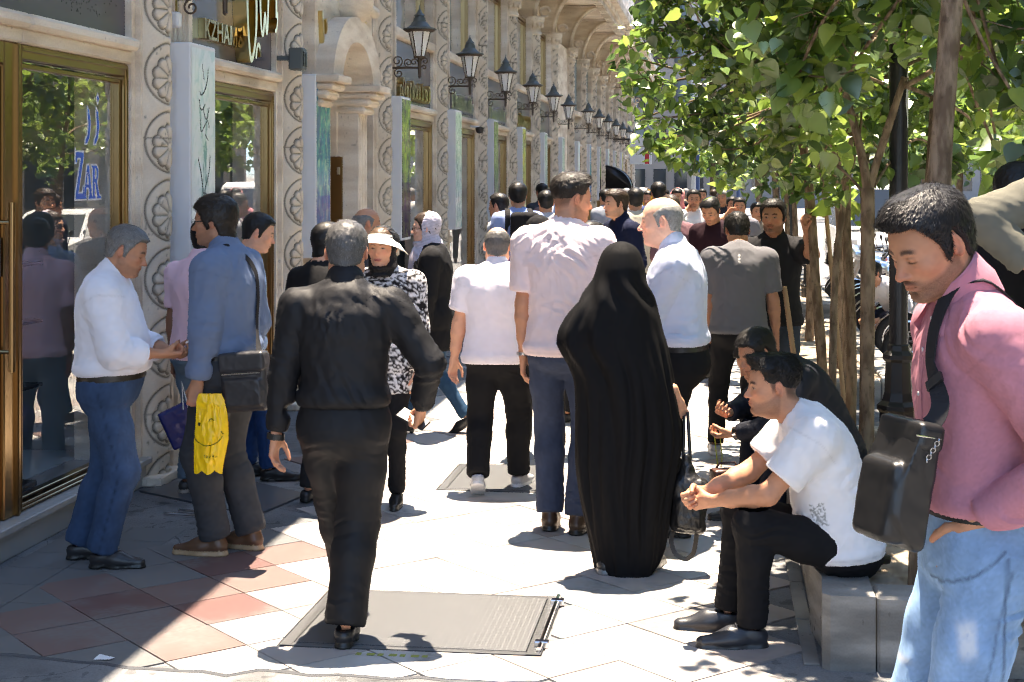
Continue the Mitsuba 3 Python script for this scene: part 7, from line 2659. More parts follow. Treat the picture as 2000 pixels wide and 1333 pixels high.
# 5. the man in the blue shirt with two bags
def blue_man():
    p = Person('man in a grey blue shirt with a shoulder bag, facing the shops', gp(445, 1083), 74, 1.80, girth=1.06, lean=(0, 3), head=(6, 2, 0), feet=((-.06, .04, 0), (.11, -.08, 0)), toes=(8, -6), hands=((-.245, .05, .86), None), poles=((-.8, -1, 0), None), palms=((.9, .2, 0), None), curl=('fist', 'relax'), skin='olive', seed=6, belly=.02)
    p.head_mesh('long', thick=.017, top=.008, hair=HAIR_D, strands=4500, slen=.022, nose=1.1, beard=.2)
    eyeglasses(p)
    p.body(arms=(2, 2))
    blu = np.array(L(104, 118, 144))
    p.top(blu, off=.020, sleeve=1.90, tuck=True, hem=.10, fold=1.2, drape=.006, dscale=(17, 17, 3.5), sl_r=(.060, .052, .042))
    p.collar(blu, back=.045, front=.035)
    p.trousers(np.array([.045, .047, .052]), r=(.102, .080, .074), off=.010, fold=1.2, var=.2)
    p.belt((.012, .011, .011), t=.12, w=.034, off=.016)
    p.shoes(kind='boot', col=L(92, 66, 48), sole=L(168, 140, 108), scale=1.04)
    # shoulder bag
    k = thing('shoulder_bag', 'black leather shoulder bag on the hip of the man in the blue shirt', 'bag')
    c = np.array(at_depth(481, 745, p.root[1] - .21))
    R = rot_z(-12) @ rot_y(-5)
    soft_bag(k, (-.16, -.09, -.19), (.16, .09, .19), R, c, lambda V: (V.rbox((0, 0, 0), (.118, .050, .145), .022), V.rbox((0, -.045, -.05), (.098, .02, .07), .015, k=.012)), .0055, (.030, .030, .033), part='body', seed=3, amp=.003)
    soft_bag(k, (-.16, -.09, -.19), (.16, .09, .19), R, c, lambda V: (V.rbox((0, -.02, .10), (.121, .040, .048), .018)), .0055, (.036, .036, .039), part='flap', seed=6, amp=.002)
    put(k + '__zip', tube([c + R @ np.array([x, -.066, .045]) for x in np.linspace(-.10, .10, 8)], .0035, 6), 'chrome')
    pts, nr = [c + R @ np.array([.08, .0, .14])], [np.array([.4, -1, 0])]
    for t, x, sd in ((.40, .02, -1), (.58, .015, -1), (.75, .01, -1), (.88, -.01, -1)):
        a, b = p.on_cloth(t, x, sd, .005)
        pts.append(p.world(a))
        nr.append(p.R @ b)
    P, D, U, W = p.spine(1.0)
    for a, b in ((P - U * .075 - W * .03 + D * .035, (-.3, -.3, 1)), (P - U * .085 + W * .04 + D * .01, (-.3, .5, .8)), (p.on_cloth(.8, .0, 1, .005)[0], (0, 1, .2))):
        pts.append(p.world(a))
        nr.append(p.R @ np.array(b, float))
    m = strap_mesh(pts, nr, .034, .003)
    put(k + '__strap', m, 'cloth', smooth=False, color=vcol(m, (.018, .018, .020)))
    # yellow carrier bag
    k = thing('carrier_bag', 'yellow plastic carrier bag printed with a winking smiley face', 'bag')
    hand = p.world(p.wr[0] + p.hd[0] * .085)
    y = hand[1] - .035
    tl = np.array(at_depth(410, 850, y))
    n1, n2 = 44, 60

    def sheet(sg):
        def fn(U, V):
            w = np.interp(V, [0, .10, .3, .6, 1], [.055, .070, .078, .085, .070])
            x = tl[0] + (U - .5) * 2 * w + .010 * np.sin(V * 4)
            z = tl[2] + .205 - V * .375 - .02 * np.abs(np.sin(U * 7 + sg)) * (V > .96)
            b = (.028 * np.sin(np.pi * U) * np.clip(V * 1.6, 0, 1) + .006) * sg
            P_ = np.stack([U * 6, V * 5, 0 * U + sg], -1)
            return x, y - b - sg * .010 * (ridge(P_, 4) - .3) * np.sin(np.pi * U), z
        return grid_mesh(n1, n2, fn)
    m = cat(sheet(1), sheet(-1))
    yel = L(246, 200, 8)
    put(k + '__sack', m, 'vc_gloss', smooth=True, color=vcol(m, yel, .05))
    front = sheet(1)
    fv = np.asarray(front.vertices).reshape(n1, n2, 3)

    def on(u, v, o=.0025):
        a, b = u * (n1 - 1), v * (n2 - 1)
        i, j = int(min(a, n1 - 2)), int(min(b, n2 - 2))
        q = fv[i, j] * (1 - (a - i)) * (1 - (b - j)) + fv[i + 1, j] * (a - i) * (1 - (b - j)) + fv[i, j + 1] * (1 - (a - i)) * (b - j) + fv[i + 1, j + 1] * (a - i) * (b - j)
        return q - [0, o, 0]
    ink = []

    def pen(pts, w):
        q = np.array([on(u, v) for u, v in pts])
        ink.append(strap_mesh(q, [[0, -1, 0]] * len(q), w, .0008))
    t = np.linspace(math.pi * .97, math.pi * .10, 16)
    pen([(.42 + .44 * math.cos(a), .50 + .17 * math.sin(a)) for a in t], .0035)
    pen([(.80, .49), (.87, .525)], .004)
    pen([(.43, .36), (.50, .325), (.60, .345)], .0035)
    pen([(.13, .375), (.13, .415)], .011)
    for g in ([(.36, .80), (.40, .79), (.38, .83)], [(.43, .79), (.44, .83), (.47, .81), (.48, .83)], [(.52, .81), (.55, .83), (.57, .80)], [(.63, .79), (.65, .82), (.68, .79), (.66, .85)], [(.70, .82), (.74, .82), (.78, .81)]):
        pen(g, .0016)
    m = cat(*ink)
    put(k + '__print', m, 'vc_matte', smooth=True, color=vcol(m, (.03, .028, .01)))


blue_man()


# 6. behind them
def helper(label, root, yaw, H, q, hair, top, low, shoe=None, **kw):
    hm = dict(style='std', thick=.012, top=.008, hair=HAIR_B)
    hm.update(hair)
    tp = dict(col=(.3, .3, .3), sleeve=.75, hem=-.10)
    tp.update(top)
    lw = dict(col=(.02, .02, .022))
    lw.update(low)
    arms = kw.pop('arms', (0.0, 0.0) if tp['sleeve'] < 1 else (1, 1) if tp['sleeve'] < 1.8 else (2, 2))
    p = Person(label, root, yaw, H, q=q, **kw)
    glasses = hm.pop('glasses', None)
    p.head_mesh(hm.pop('style'), **hm)
    if glasses:
        eyeglasses(p, glasses == 'dark')
    p.body(arms=arms)
    collar = tp.pop('collar', None)
    col = np.array(tp.pop('col'), float)
    p.top(col, **tp)
    if collar:
        p.collar(col if collar is True else collar)
    lc = np.array(lw.pop('col'), float)
    p.trousers(lc, **lw)
    if shoe is not False:
        p.shoes(**(shoe or {}))
    return p


helper('man in a pale pink polo half hidden behind the man in the blue shirt', gp(388, 966), -25, 1.64, 'mid', dict(thick=.008), dict(col=L(232, 196, 206), off=.014, collar=True, hem=-.08), dict(col=L(92, 108, 124), denim=.5), dict(kind='sneaker', col=(.03, .03, .03), sole=(.3, .25, .2)),
       seed=8, skin='dark', hands=((-.20, .02, .78), None), lean=(0, 5))
k = thing('paper_bag', 'dark blue carrier bag tilting beside the man in pale pink', 'bag')
y_ = 9.05
c_ = np.array(at_depth(350, 832, y_))
soft_bag(k, (-.14, -.08, -.16), (.14, .08, .16), rot_z(20) @ rot_y(-24), c_, lambda V: V.rbox((0, 0, 0), (.085, .03, .115), .01), .006, L(14, 24, 92), 'vc_gloss', part='sack', seed=2)
put(k + '__cord', tube([c_ + [.03, -.03, .10], c_ + [.02, -.02, .26], c_ + [.06, -.03, .11]], .004, 6), 'white_metal')
helper('man in a light blue tee and dark jeans behind the man in the blue shirt', gp(476, 936), -80, 1.67, 'mid', dict(thick=.011), dict(col=L(150, 170, 200)), dict(col=L(34, 60, 104), denim=.5), dict(col=(.015, .015, .017)), seed=9, skin='light', lean=(0, 4), head=(0, 16, 0), feet=((-.09, .02, 0), (.09, .16, 0)))
helper('dark haired person in a black jacket hidden behind the man in black', gp(622, 985), -40, 1.62, 'back', dict(thick=.014, style='long'), dict(col=(.013, .013, .014), sleeve=1.9), {}, seed=10, skin='light', head=(-30, 5, 0))
helper('balding grey man passing behind the woman with the white visor', gp(700, 850), -70, 1.665, 'back', dict(bald=.75, thick=.008, gray=.5, hair=(.03, .028, .027)), dict(col=(.05, .05, .06), sleeve=1.9), {}, seed=12, skin='tan')


# 7. the woman with the white visor
def visor_woman():
    p = Person('woman with a white sun visor and black and white patterned tunic', gp(752, 985), 172, 1.60, q='mid', skin='light', seed=14, head=(-4, 2, 0), hands=((-.22, .10, .80), (.25, -.0, .76)), hscale=1.04, feet=((-.08, .04, 0), (.10, -.12, 0)))
    p.head_mesh('long', thick=.012, hair=(.10, .06, .035), female=True, strands=1500, lips=L(176, 78, 82), brow=(.05, .035, .025), nose=.92)
    p.body(arms=(2, 2))

    def print_(v, c, s):
        a = meshkit.fbm(v * [58, 58, 105], 2, 5)
        b = meshkit.noise(v * [90, 90, 150], 8)
        w = np.clip((a * .7 + b * .3 - .47) / .03, 0, 1)
        return np.array([.72, .70, .70]) * (1 - w[:, None]) + np.array([.015, .014, .015]) * w[:, None]
    p.top((.7, .7, .7), off=.020, sleeve=1.95, hem=-.34, female=True, colfn=print_, extra=[(-.36, .118, .092), (-.22, .112, .086), (-.12, .108, .080)], sl_r=(.056, .05, .042))
    p.trousers(JET * 1.5, r=(.082, .058, .05), female=True)
    p.shoes(kind='dress', col=(.01, .01, .01))
    # black scarf round hair and neck
    h = .0055
    V = p.head_field(h, True, bare=True)
    X, Y, Z = V.ax[0][:, None, None], V.ax[1][None, :, None], V.ax[2][None, None, :]
    th = .016 + .006 * np.sin(40 * Z + 8 * X)
    f = p.scalp - th.astype(np.float32)
    f = np.maximum(f, np.where((Y > .035 + .5 * np.maximum(0, -.07 - Z)) & (Z > -.105), .01, -1).astype(np.float32))
    V.f = f.astype(np.float32)
    V.cap((0, .02, -.168), (0, -.03, -.13), .066, .068, k=.03)
    V.cap((-.03, .06, -.185), (.03, .06, -.19), .045, k=.03)
    for a_ in range(3):
        for e_ in (0, -1):
            sl = [slice(None)] * 3
            sl[a_] = e_
            V.f[tuple(sl)] = .01
    v, fc = V.mesh(2)
    v = crease(v, fc, [], .006, (30, 30, 40), 4)
    p.emit('headscarf', p.tr_head(v), fc, 'satin', JET * 1.3)
    # visor
    t = np.linspace(-1.75, 1.75, 40)
    rows = []
    for r, dz, dy in ((.088, .052, 0), (.090, .034, 0), (.105, .030, .01), (.135, .020, .035), (.155, .006, .055), (.157, .003, .056), (.150, .004, .05), (.10, .024, .01), (.085, .034, 0)):
        rows.append(np.stack([np.sin(t) * r * .96, np.cos(t) * (r + .018) + dy * np.cos(t) - .01, .046 + dz - (.075 if r > .1 else .03) * (1 - np.cos(t)) + 0 * t], 1))
    v = np.array(rows)
    m, n = v.shape[:2]
    i, j = np.meshgrid(np.arange(m - 1), np.arange(n - 1), indexing='ij')
    q = np.stack([i * n + j, i * n + j + 1, (i + 1) * n + j + 1, (i + 1) * n + j], -1).reshape(-1, 4)
    p.emit('visor', p.tr_head(v.reshape(-1, 3)), np.vstack([q[:, [0, 1, 2]], q[:, [0, 2, 3]]]), 'cloth', (.80, .77, .68))


visor_woman()


def scarf(p, col, thick=.014, colfn=None, drop=True, bsdf='cloth', front=.05):
    V = p.head_field(Q[p.q][1] * 1.3, True, bare=True)
    X, Y, Z = V.ax[0][:, None, None], V.ax[1][None, :, None], V.ax[2][None, None, :]
    th = thick + .005 * np.sin(26 * Z + 14 * Y + 6 * X)
    f = p.scalp - th.astype(np.float32)
    f = np.maximum(f, np.where((Y > front - .35 * np.maximum(0, Z - .03)) & (Z > -.10), .01, -1).astype(np.float32))
    V.f = f.astype(np.float32)
    if drop:
        V.cap((0, .015, -.155), (0, -.04, -.12), .070, .072, k=.04)
    for a_ in range(3):
        for e_ in (0, -1):
            sl = [slice(None)] * 3
            sl[a_] = e_
            V.f[tuple(sl)] = .01
    v, fc = V.mesh(2)
    v = crease(v, fc, [], .005, (24, 24, 24), 4)
    c = np.tile(np.asarray(col, float), (len(v), 1))
    if colfn:
        c = colfn(v, c)
    p.emit('headscarf', p.tr_head(v), fc, bsdf, c)


# 8. the woman with the lilac headscarf
def lilac_woman():
    p = Person('woman in a lilac headscarf, sunglasses and black cardigan, walking left', gp(852, 848), 84, 1.63, q='mid', skin='fair', seed=16, lean=(2, 4), feet=((-.02, .22, .02, -12), (.02, -.22, .05, 32)), hands=((-.20, .06, .80), (.2, .0, .8)), poles=((-.5, -1, 0), None), curl=('half', 'relax'))
    p.head_mesh('long', thick=.012, hair=(.035, .02, .014), female=True)
    eyeglasses(p, True)
    p.body(arms=(2, 2))
    p.top((.014, .014, .015), off=.020, sleeve=1.88, hem=-.42, female=True, extra=[(-.44, .106, .092), (-.25, .108, .088), (-.12, .106, .08)], fold=1.2)
    p.trousers(np.array(L(44, 70, 96)), denim=.6, r=(.086, .060, .046), female=True)
    p.shoes(kind='dress', col=(.012, .012, .012))
    for i in (0, 1):
        a = p.an[i] + p.foot[i] @ np.array([0, -.055, -.03])
        m = tube([a, a + p.foot[i] @ np.array([0, .0, -.075])], [.022, .012], 10)
        p.emit('heel', np.asarray(m.vertices), m.faces, 'leather', (.012, .012, .012), smooth=False)
    lil = lambda v, c: c * (.72 + .5 * meshkit.fbm(v * [30, 30, 30], 3, 2))[:, None] * np.where(np.sin(v[:, 2] * 260 + v[:, 1] * 90) > .72, .82, 1.0)[:, None]
    scarf(p, (.60, .55, .63), .016, lil, front=.02)
    # the long end hanging in front
    P, D, U, W = p.spine(.8)
    pts = [p.spine(1.0)[0] + W * .06 - U * .06, p.spine(.86)[0] + W * .125 - U * .07, p.spine(.6)[0] + W * .15 - U * .07, p.spine(.3)[0] + W * .15 - U * .075, p.spine(.02)[0] + W * .15 - U * .08]
    m = p.strap([(a, unit(W - U * .8)) for a in pts], .13, None, th=.012)
    put(p.key + '__scarf_end', m, 'cloth', smooth=True, color=np.clip(lil(np.asarray(m.vertices), np.tile([.60, .55, .63], (len(m.vertices), 1))), 0, 1))


lilac_woman()


# 9. the balding man in a white polo
def polo_man():
    p = Person('balding man in a white polo and black trousers, walking away', (-.095, 9.42, GZ), -3, 1.585, girth=1.15, lean=(2, 6), feet=((-.10, -.20, .05, 30), (.13, .12, .0)), toes=(4, -22), hands=((-.275, .05, .74), (.285, .10, .72)), poles=((-.9, -.8, 0), (.9, -.8, 0)), skin='light', seed=18, shoulder=1.05, head=(0, 6, 0), hscale=1.05, palms=((.6, -.7, 0), (-.7, -.4, 0)))
    p.head_mesh('std', bald=.45, thick=.007, hair=(.03, .027, .025), gray=.25, fat=.08)
    p.body(arms=(0, 0))
    p.top((.78, .74, .80), off=.020, sleeve=.72, hem=-.10, fold=1.1, sl_r=(.066, .062, .05))
    p.collar((.78, .74, .80), back=.040)
    p.trousers(JET * 1.6, r=(.102, .082, .074), off=.012, fold=1.1)
    p.shoes(kind='sneaker', col=(.42, .42, .44), sole=(.66, .66, .66), scale=1.05)
    d = unit(p.wr[1] - p.el[1])
    m = ring_about(p.wr[1], d, .030, .005)
    p.emit('bracelet', np.asarray(m.vertices), m.faces, 'leather', (.02, .02, .02), smooth=False)


polo_man()


# 10. the tall young man in a pale pink tee
def tall_man():
    p = Person('tall young man in a pale pink tee and dark jeans, turned away', gp(1100, 1040), -14, 1.92, girth=.92, lean=(0, 5), head=(-52, 6, 0), feet=((-.08, .03, 0), (.09, -.03, 0)), hands=((-.235, .04, .93), (.25, .22, 1.0)), poles=((-.6, -1, 0), (.8, -1, 0)), skin='tan', seed=20, shoulder=.98)
    p.head_mesh('fade', thick=.014, top=.010, quiff=.014, hair=HAIR_D, strands=5500, slen=.024, fade=.75, beard=.3)
    p.body(arms=(0, 0))
    p.top((.78, .635, .635), off=.022, sleeve=.80, hem=-.08, fold=1.3, drape=.006, sl_r=(.058, .054, .05), specs=[(p.spine(.75)[0] - p.spine(.75)[3] * .1 + p.spine(.75)[2] * sx * .08, unit([.6, 0, .6 * sx]), .10, .05, .007) for sx in (-1, 1)])
    p.trousers(np.array(L(54, 62, 82)), denim=.6, r=(.092, .072, .066), off=-.004, waist=.05)
    p.shoes(kind='boot', col=L(62, 44, 32), sole=(.015, .013, .012), scale=1.05)
    d = unit(p.wr[0] - p.el[0])
    m = ring_about(p.wr[0] - d * .01, d, .031, .009)
    p.emit('wristwatch', np.asarray(m.vertices), m.faces, 'chrome', (.5, .5, .5), smooth=False)


tall_man()


# 11. the bald man in a light blue shirt
def bald_man():
    p = Person('bald older man in a pale blue shirt, seen in profile facing left', gp(1330, 1045), 76, 1.79, girth=1.04, belly=.015, lean=(1, 7), head=(4, 4, 0), feet=((-.08, .0, 0), (.10, .10, 0)), hands=((-.16, .30, .93), (.18, .3, .95)), poles=((-.5, -1, 0), (.5, -1, 0)), skin='fair', seed=22, hscale=1.05)
    p.head_mesh('std', bald=.7, thick=.0045, hair=(.06, .056, .052), gray=.62, strands=1800, slen=.012, nose=1.25, fat=.06, brow=(.18, .16, .14))
    p.body(arms=(1, 1))
    cb = np.array([.56, .60, .74])
    p.top(cb, off=.020, sleeve=1.55, tuck=True, hem=.10, fold=1.25, drape=.006, sl_r=(.062, .056, .052))
    for i in (0, 1):
        e = p.el[i] + (p.wr[i] - p.el[i]) * .50
        m = ring_about(e, unit(p.wr[i] - p.el[i]), .049, .022)
        p.emit('rolled_cuff', np.asarray(m.vertices), m.faces, 'cloth', cb, smooth=False)
    p.collar(cb, back=.046, front=.036, spread=.03)
    p.trousers(JET * 1.5, r=(.10, .078, .07), fold=1.1)
    p.belt((.012, .011, .011), t=.12)
    p.shoes(kind='dress')


bald_man()


# 12. grey tee, charcoal polo
def grey_man():
    p = Person('man in a grey tee and black trousers, head bowed, walking away', gp(1443, 893), -8, 1.665, girth=1.06, lean=(3, 12), head=(10, 26, 0), feet=((-.16, .05, .0), (.06, .12, 0)), hands=((-.20, .12, .80), (.26, .05, .80)), poles=((-.9, -.6, 0), (.9, -.6, 0)), skin='olive', seed=24, shoulder=1.05)
    p.head_mesh('std', thick=.014, top=.012, hair=HAIR_B, strands=3000, slen=.024)
    p.body(arms=(0, 0))

    def mark(v, c, s):
        P, D, U, W = s.spine(.84)
        r = v - P
        w = (np.abs(r @ U) < .004) * (np.abs(r @ D) < .03) * ((r @ W) < 0)
        return np.where(w[:, None], .6, c)
    p.top((.135, .135, .15), off=.018, sleeve=.80, hem=-.06, fold=1.2, colfn=mark, sl_r=(.062, .058, .05))
    p.trousers(JET * 1.6, r=(.095, .068, .056))
    p.shoes(kind='sneaker', col=(.4, .4, .4), sole=(.6, .6, .6))
    k = thing('helmet', 'black open helmet carried in the left hand of the man in grey', 'helmet')
    c = p.world(p.wr[0] + p.hd[0] * .15 + np.array([-.02, .02, 0]))
    V = Vol(c - .17, c + .17, .009)
    V.ell(c, (.11, .125, .105)).ell(c, (.09, .105, .085), mode='sub').ell(c + [-.07, -.09, -.04], (.08, .08, .09), mode='sub')
    put(k, TM(*V.mesh(2)), 'black_paint', smooth=True)


grey_man()


def charcoal_man():
    root = yp(1512, 11.0)
    p = Person('dark haired man in a charcoal polo holding the slender trunk with one hand', root, 168, 1.73, lean=(0, 2), head=(-10, -2, 0), feet=((-.08, 0, 0), (.1, .02, 0)), skin='olive', seed=26, girth=1.02,
               hands=((-.07 - .16, .44, 1.57), (.22, .02, .8)), poles=((-.6, .2, -1), None), palms=((-.9, .2, 0), None), curl=((40, 50, 30), 'relax'))
    p.head_mesh('std', thick=.015, top=.012, hair=HAIR_B, strands=3000, slen=.02, beard=.45, must=.5, brow=(.012, .01, .009))
    p.body(arms=(0, 0))
    p.top((.022, .022, .025), off=.016, sleeve=.70, hem=-.08, sl_r=(.06, .057, .05))
    p.collar((.022, .022, .025))
    p.trousers(np.array(L(52, 60, 72)), denim=.7, r=(.095, .068, .058))
    p.shoes(kind='sneaker', col=(.03, .03, .03), sole=(.3, .3, .3))


charcoal_man()


# 13. the seated people
def seated_white():
    root = np.array([1.385, 6.42, 0.0])
    p = Person('young man in a white tee sitting on the planter edge, elbows on knees', root, 90, 1.76, q='near', seat=.295, lean=(6, 36), head=(4, 2, 0), neckfwd=.015, feet=((-.13, .405, .0), (.10, .47, 0)), toes=(4, -6), kpoles=((-.15, .6, 1), (.15, .6, 1)),
               hands=((-.055, .56, .585), (.02, .585, .60)), poles=((-.8, .1, -1), (.8, .1, -1)), palms=((.85, -.1, .45), (-.85, -.1, .2)), curl=((55, 60, 35), (62, 70, 40)), skin='tan', seed=28, girth=1.03, belly=.03)
    p.head_mesh('fade', thick=.013, top=.018, quiff=.016, rough=.006, hair=HAIR_B, strands=8000, slen=.028, fade=.8, beard=.35, nose=1.0)
    p.body(arms=(0, 0))

    def print_(v, c, s):
        P, D, U, W = s.spine(.30)
        r = v - P
        a, b = r @ W, r @ D
        w = (np.abs(b - .01) < .045) * (a > .085) * (a < .14) * (r @ U < -.02) * np.clip((meshkit.noise(v * [160, 160, 160], 3) - .45) / .08, 0, 1)
        return c * (1 - .7 * w[:, None]) + np.array([.10, .11, .09]) * .7 * w[:, None]
    p.top((.76, .755, .77), off=.018, sleeve=.72, hem=-.06, fold=1.3, drape=.006, colfn=print_, sl_r=(.062, .060, .05), neck=.060,
          specs=[(p.spine(.2)[0] + p.spine(.2)[3] * .10, unit([0, -.3, 1]), .12, .05, .010), (p.sh[0] - p.spine(.7)[1] * .1, unit([.2, .8, .6]), .10, .05, .008)])
    p.trousers(JET * 1.5, r=(.092, .074, .058), off=.008, fold=1.1, hem=-.01, waist=.16)
    p.shoes(kind='sneaker', col=(.026, .028, .034), sole=(.02, .02, .022), scale=1.06)
    for i in (0,):
        for t in range(4):
            a = p.an[i] + p.foot[i] @ np.array([0, .045 + t * .018, .022 - t * .009])
            m = tube([a + p.foot[i] @ np.array([-.024, 0, -.008]), a + p.foot[i] @ np.array([0, .003, .006]), a + p.foot[i] @ np.array([.024, 0, -.008])], .0028, 5)
            p.emit('lace', np.asarray(m.vertices), m.faces, 'cloth', (.07, .07, .08))


seated_white()


def seated_navy():
    root = np.array([1.80, 8.55, 0.0])
    p = Person('dark haired man in navy sitting on the planter, leaning forward with hands out', root, 97, 1.76, seat=.30, lean=(18, 52), head=(16, 22, 0), neckfwd=.02, feet=((-.12, .40, 0), (.12, .48, 0)), kpoles=((-.2, .6, 1), (.2, .6, 1)),
               hands=((-.14, .615, .535), (.06, .60, .62)), poles=((-1, 0, -.6), (1, 0, -.6)), palms=((.3, .1, .9), (-.6, .1, .6)), curl=('half', 'half'), skin='tan', seed=30, girth=1.06)
    p.head_mesh('std', thick=.016, top=.010, hair=HAIR_B, strands=3500, slen=.022, nose=1.1, beard=.22, closed=True)
    p.body(arms=(2, 2))
    p.top((.013, .015, .024), off=.018, sleeve=1.9, hem=.0, fold=1.3, bsdf='satin')
    p.trousers((.012, .014, .022), r=(.098, .080, .066), fold=1.1)
    p.shoes(kind='dress')
    d = unit(p.wr[0] - p.el[0])
    m = ring_about(p.wr[0] - d * .012, d, .032, .010)
    p.emit('wristwatch', np.asarray(m.vertices), m.faces, 'chrome', (.5, .45, .3), smooth=False)
    k = thing('lanyard_cord', 'thin yellow cords dangling from the hands of the man in navy', 'cord')
    w = p.world(p.wr[0] + p.hd[0] * .10)
    m = cat(*[tube([w + [o, 0, 0], w + [o + .01, -.01, -.10], w + [o + .02 - i * .02, 0, -.20 - .03 * i]], .003, 5) for i, o in ((0, -.02), (1, .01))])
    put(k, m, 'vc_matte', smooth=True, color=vcol(m, L(190, 190, 60)))
    k = thing('brown_bag', 'small brown leather bag on the ground by the man in navy', 'bag')
    soft_bag(k, (-.14, -.1, -.12), (.14, .1, .12), rot_z(10), at_depth(1420, 942, 8.25), lambda V: (V.rbox((0, 0, 0), (.085, .05, .07), .015), V.rbox((0, -.02, .035), (.088, .045, .04), .012)), .007, L(72, 46, 36), part='body')
    m = tube([np.array(at_depth(1392, 925, 8.25)), np.array(at_depth(1405, 905, 8.25)), np.array(at_depth(1435, 903, 8.25)), np.array(at_depth(1447, 924, 8.25))], .006, 6)
    put(k + '__handle', m, 'leather', smooth=True, color=vcol(m, L(60, 38, 30)))


seated_navy()
helper('person in black with a pink waistband, crouching on the planter behind the man in navy', (1.93, 9.35, 0), 110, 1.66, 'back', dict(thick=.016), dict(col=JET * 1.5, sleeve=1.9, hem=.05, off=.018), dict(col=JET * 1.5, r=(.095, .07, .06)), seat=.30, lean=(30, 66), head=(0, 30, 0),
       feet=((-.1, .36, 0), (.12, .40, 0)), kpoles=((-.2, .6, 1), (.2, .6, 1)), hands=((-.1, .5, .5), (.1, .5, .5)), skin='tan', seed=32)

# 14. the two at the right edge, standing in the planter
helper('person in black standing behind the shoulder of the man in pink', (2.04, 6.25, .26), -20, 1.70, 'mid', dict(thick=.014), dict(col=JET * 1.6, sleeve=1.9, hem=-.3, off=.03, extra=[(-.34, .13, .11), (-.14, .125, .105)], sl_r=(.06, .055, .05)), dict(col=JET * 1.6), seed=34, skin='light', head=(-60, 4, 0), hands=((-.16, .2, 1.0), (.2, .1, .9)), girth=1.1)
p_ = helper('man with an olive grey sleeve bent at the elbow, cut by the right edge', (2.19, 5.75, .44), 178, 1.76, 'mid', dict(thick=.012), dict(col=(.135, .13, .105), sleeve=1.88, hem=-.08, off=.018, sl_r=(.060, .056, .046)), dict(col=(.014, .016, .024)), seed=36, skin='tan',
            hands=((-.2, .1, .9), (.275, .15, 1.15)), poles=(None, (1, .0, .35)), palms=(None, (-.3, -.9, 0)), curl=('relax', 'half'), lean=(0, 4))
q = thing('stone_block', 'flat stone in the planter under the feet of the olive sleeved man', 'stone')
put(q, box(1.95, 2.45, 5.45, 6.0, .2, .437, .03), 'kerb_stone', smooth=False)
k = thing('mobile_phone', 'dark phone in the hand of the man with the olive sleeve', 'phone')
w_ = p_.world(p_.wr[1] + p_.hd[1] * .10 + np.array([0, -.03, 0]))
m_ = box(-.005, .005, -.037, .037, -.07, .07, .004)
put(k, TM(np.asarray(m_.vertices) @ rot_y(30).T + w_, m_.faces), 'black_paint', smooth=False)


# 15. the crowd farther off: (u, head top v, distance, yaw, top colour, sleeve, legs, hair...)
def far(label, u, v, y, yaw, col, sleeve=.75, low=(.016, .016, .018), q='back', hair=HAIR_B, hkw=None, tkw=None, **kw):
    seed = 100 + int(u)
    t = dict(col=col, sleeve=sleeve)
    t.update(tkw or {})
    h = dict(hair=hair)
    h.update(hkw or {})
    low = dict(col=low) if not isinstance(low, dict) else low
    st = rng_far.uniform(.05, .16)
    kw.setdefault('feet', ((-.09, st, 0), (.09, -st, .0)))
    return helper(label, yp(u, y), yaw, height_to(v, y), q, h, t, low, seed=seed, **kw)


rng_far = np.random.default_rng(9)
bp = far('man in a pale blue shirt with a black backpack, seen from behind', 1012, 362, 15.6, 2, L(140, 156, 200), 1.5, dict(col=L(96, 118, 150), denim=.5), skin='tan', hkw=dict(thick=.018, top=.008))
k = thing('backpack', 'black backpack worn by the man in the pale blue shirt', 'bag')
c_ = bp.world(bp.spine(.62)[0] + np.array([.06, -.22, .0]))
soft_bag(k, (-.2, -.14, -.28), (.2, .14, .28), np.eye(3), c_, lambda V: (V.rbox((0, 0, 0), (.145, .085, .22), .05), V.rbox((0, -.07, -.08), (.11, .04, .10), .03, k=.02)), .012, (.012, .012, .014), 'cloth', part='body')
m_ = cat(*[strap_mesh([bp.world(bp.spine(.4)[0] + [sx * .15 + .03, -.10, 0]), bp.world(bp.spine(.85)[0] + [sx * .13 + .02, -.13, .02]), bp.world(bp.spine(1.0)[0] + [sx * .11, -.02, .01]), bp.world(bp.spine(.85)[0] + [sx * .12, .12, .0])], [[0, -1, 0], [0, -1, .3], [0, 0, 1], [0, 1, .3]], .05, .012) for sx in (-1, 1)])
put(k + '__strap', m_, 'cloth', smooth=False, color=vcol(m_, (.02, .02, .022)))
far('person in white facing the shops, left of the backpack', 985, 383, 15.9, 60, L(190, 195, 205), .7, skin='olive')
far('man in a pale grey shirt seen from behind, beside the backpack', 1068, 377, 16.6, 8, L(178, 178, 182), 1.8, skin='olive')
far('smiling man in a pale blue collared shirt facing the camera', 1094, 370, 20.5, 176, L(170, 184, 220), 1.6, skin='tan', q='back', hkw=dict(must=.3), tkw=dict(collar=True))
far('man peering over the shoulder of the man in pale grey', 1077, 369, 21.5, 185, L(120, 100, 100), 1.0, skin='tan')
far('man in black cap height crowd behind the grey shirted man', 1062, 362, 22.5, 20, L(60, 62, 70), 1.0, skin='tan')
p_ = far('woman in a black headscarf behind the tall man', 1112, 412, 12.2, -40, (.014, .014, .015), 1.9, q='back', hkw=dict(female=True, style='long'))
scarf(p_, JET * 1.4, .016)
p_ = far('woman in dark purple half hidden between the two men in white and pink', 1056, 430, 10.6, 10, L(50, 22, 62), 1.8, q='back', hkw=dict(female=True, style='long'), tkw=dict(bsdf='satin', hem=-.3, extra=[(-.32, .115, .095), (-.14, .11, .085)]))
scarf(p_, JET * 1.4, .016)
far('face turned to the tall man just over the chador', 1172, 440, 9.6, 120, L(150, 150, 150), 1.0, q='back', skin='light', head=(10, 4, 0), hkw=dict(thick=.01))
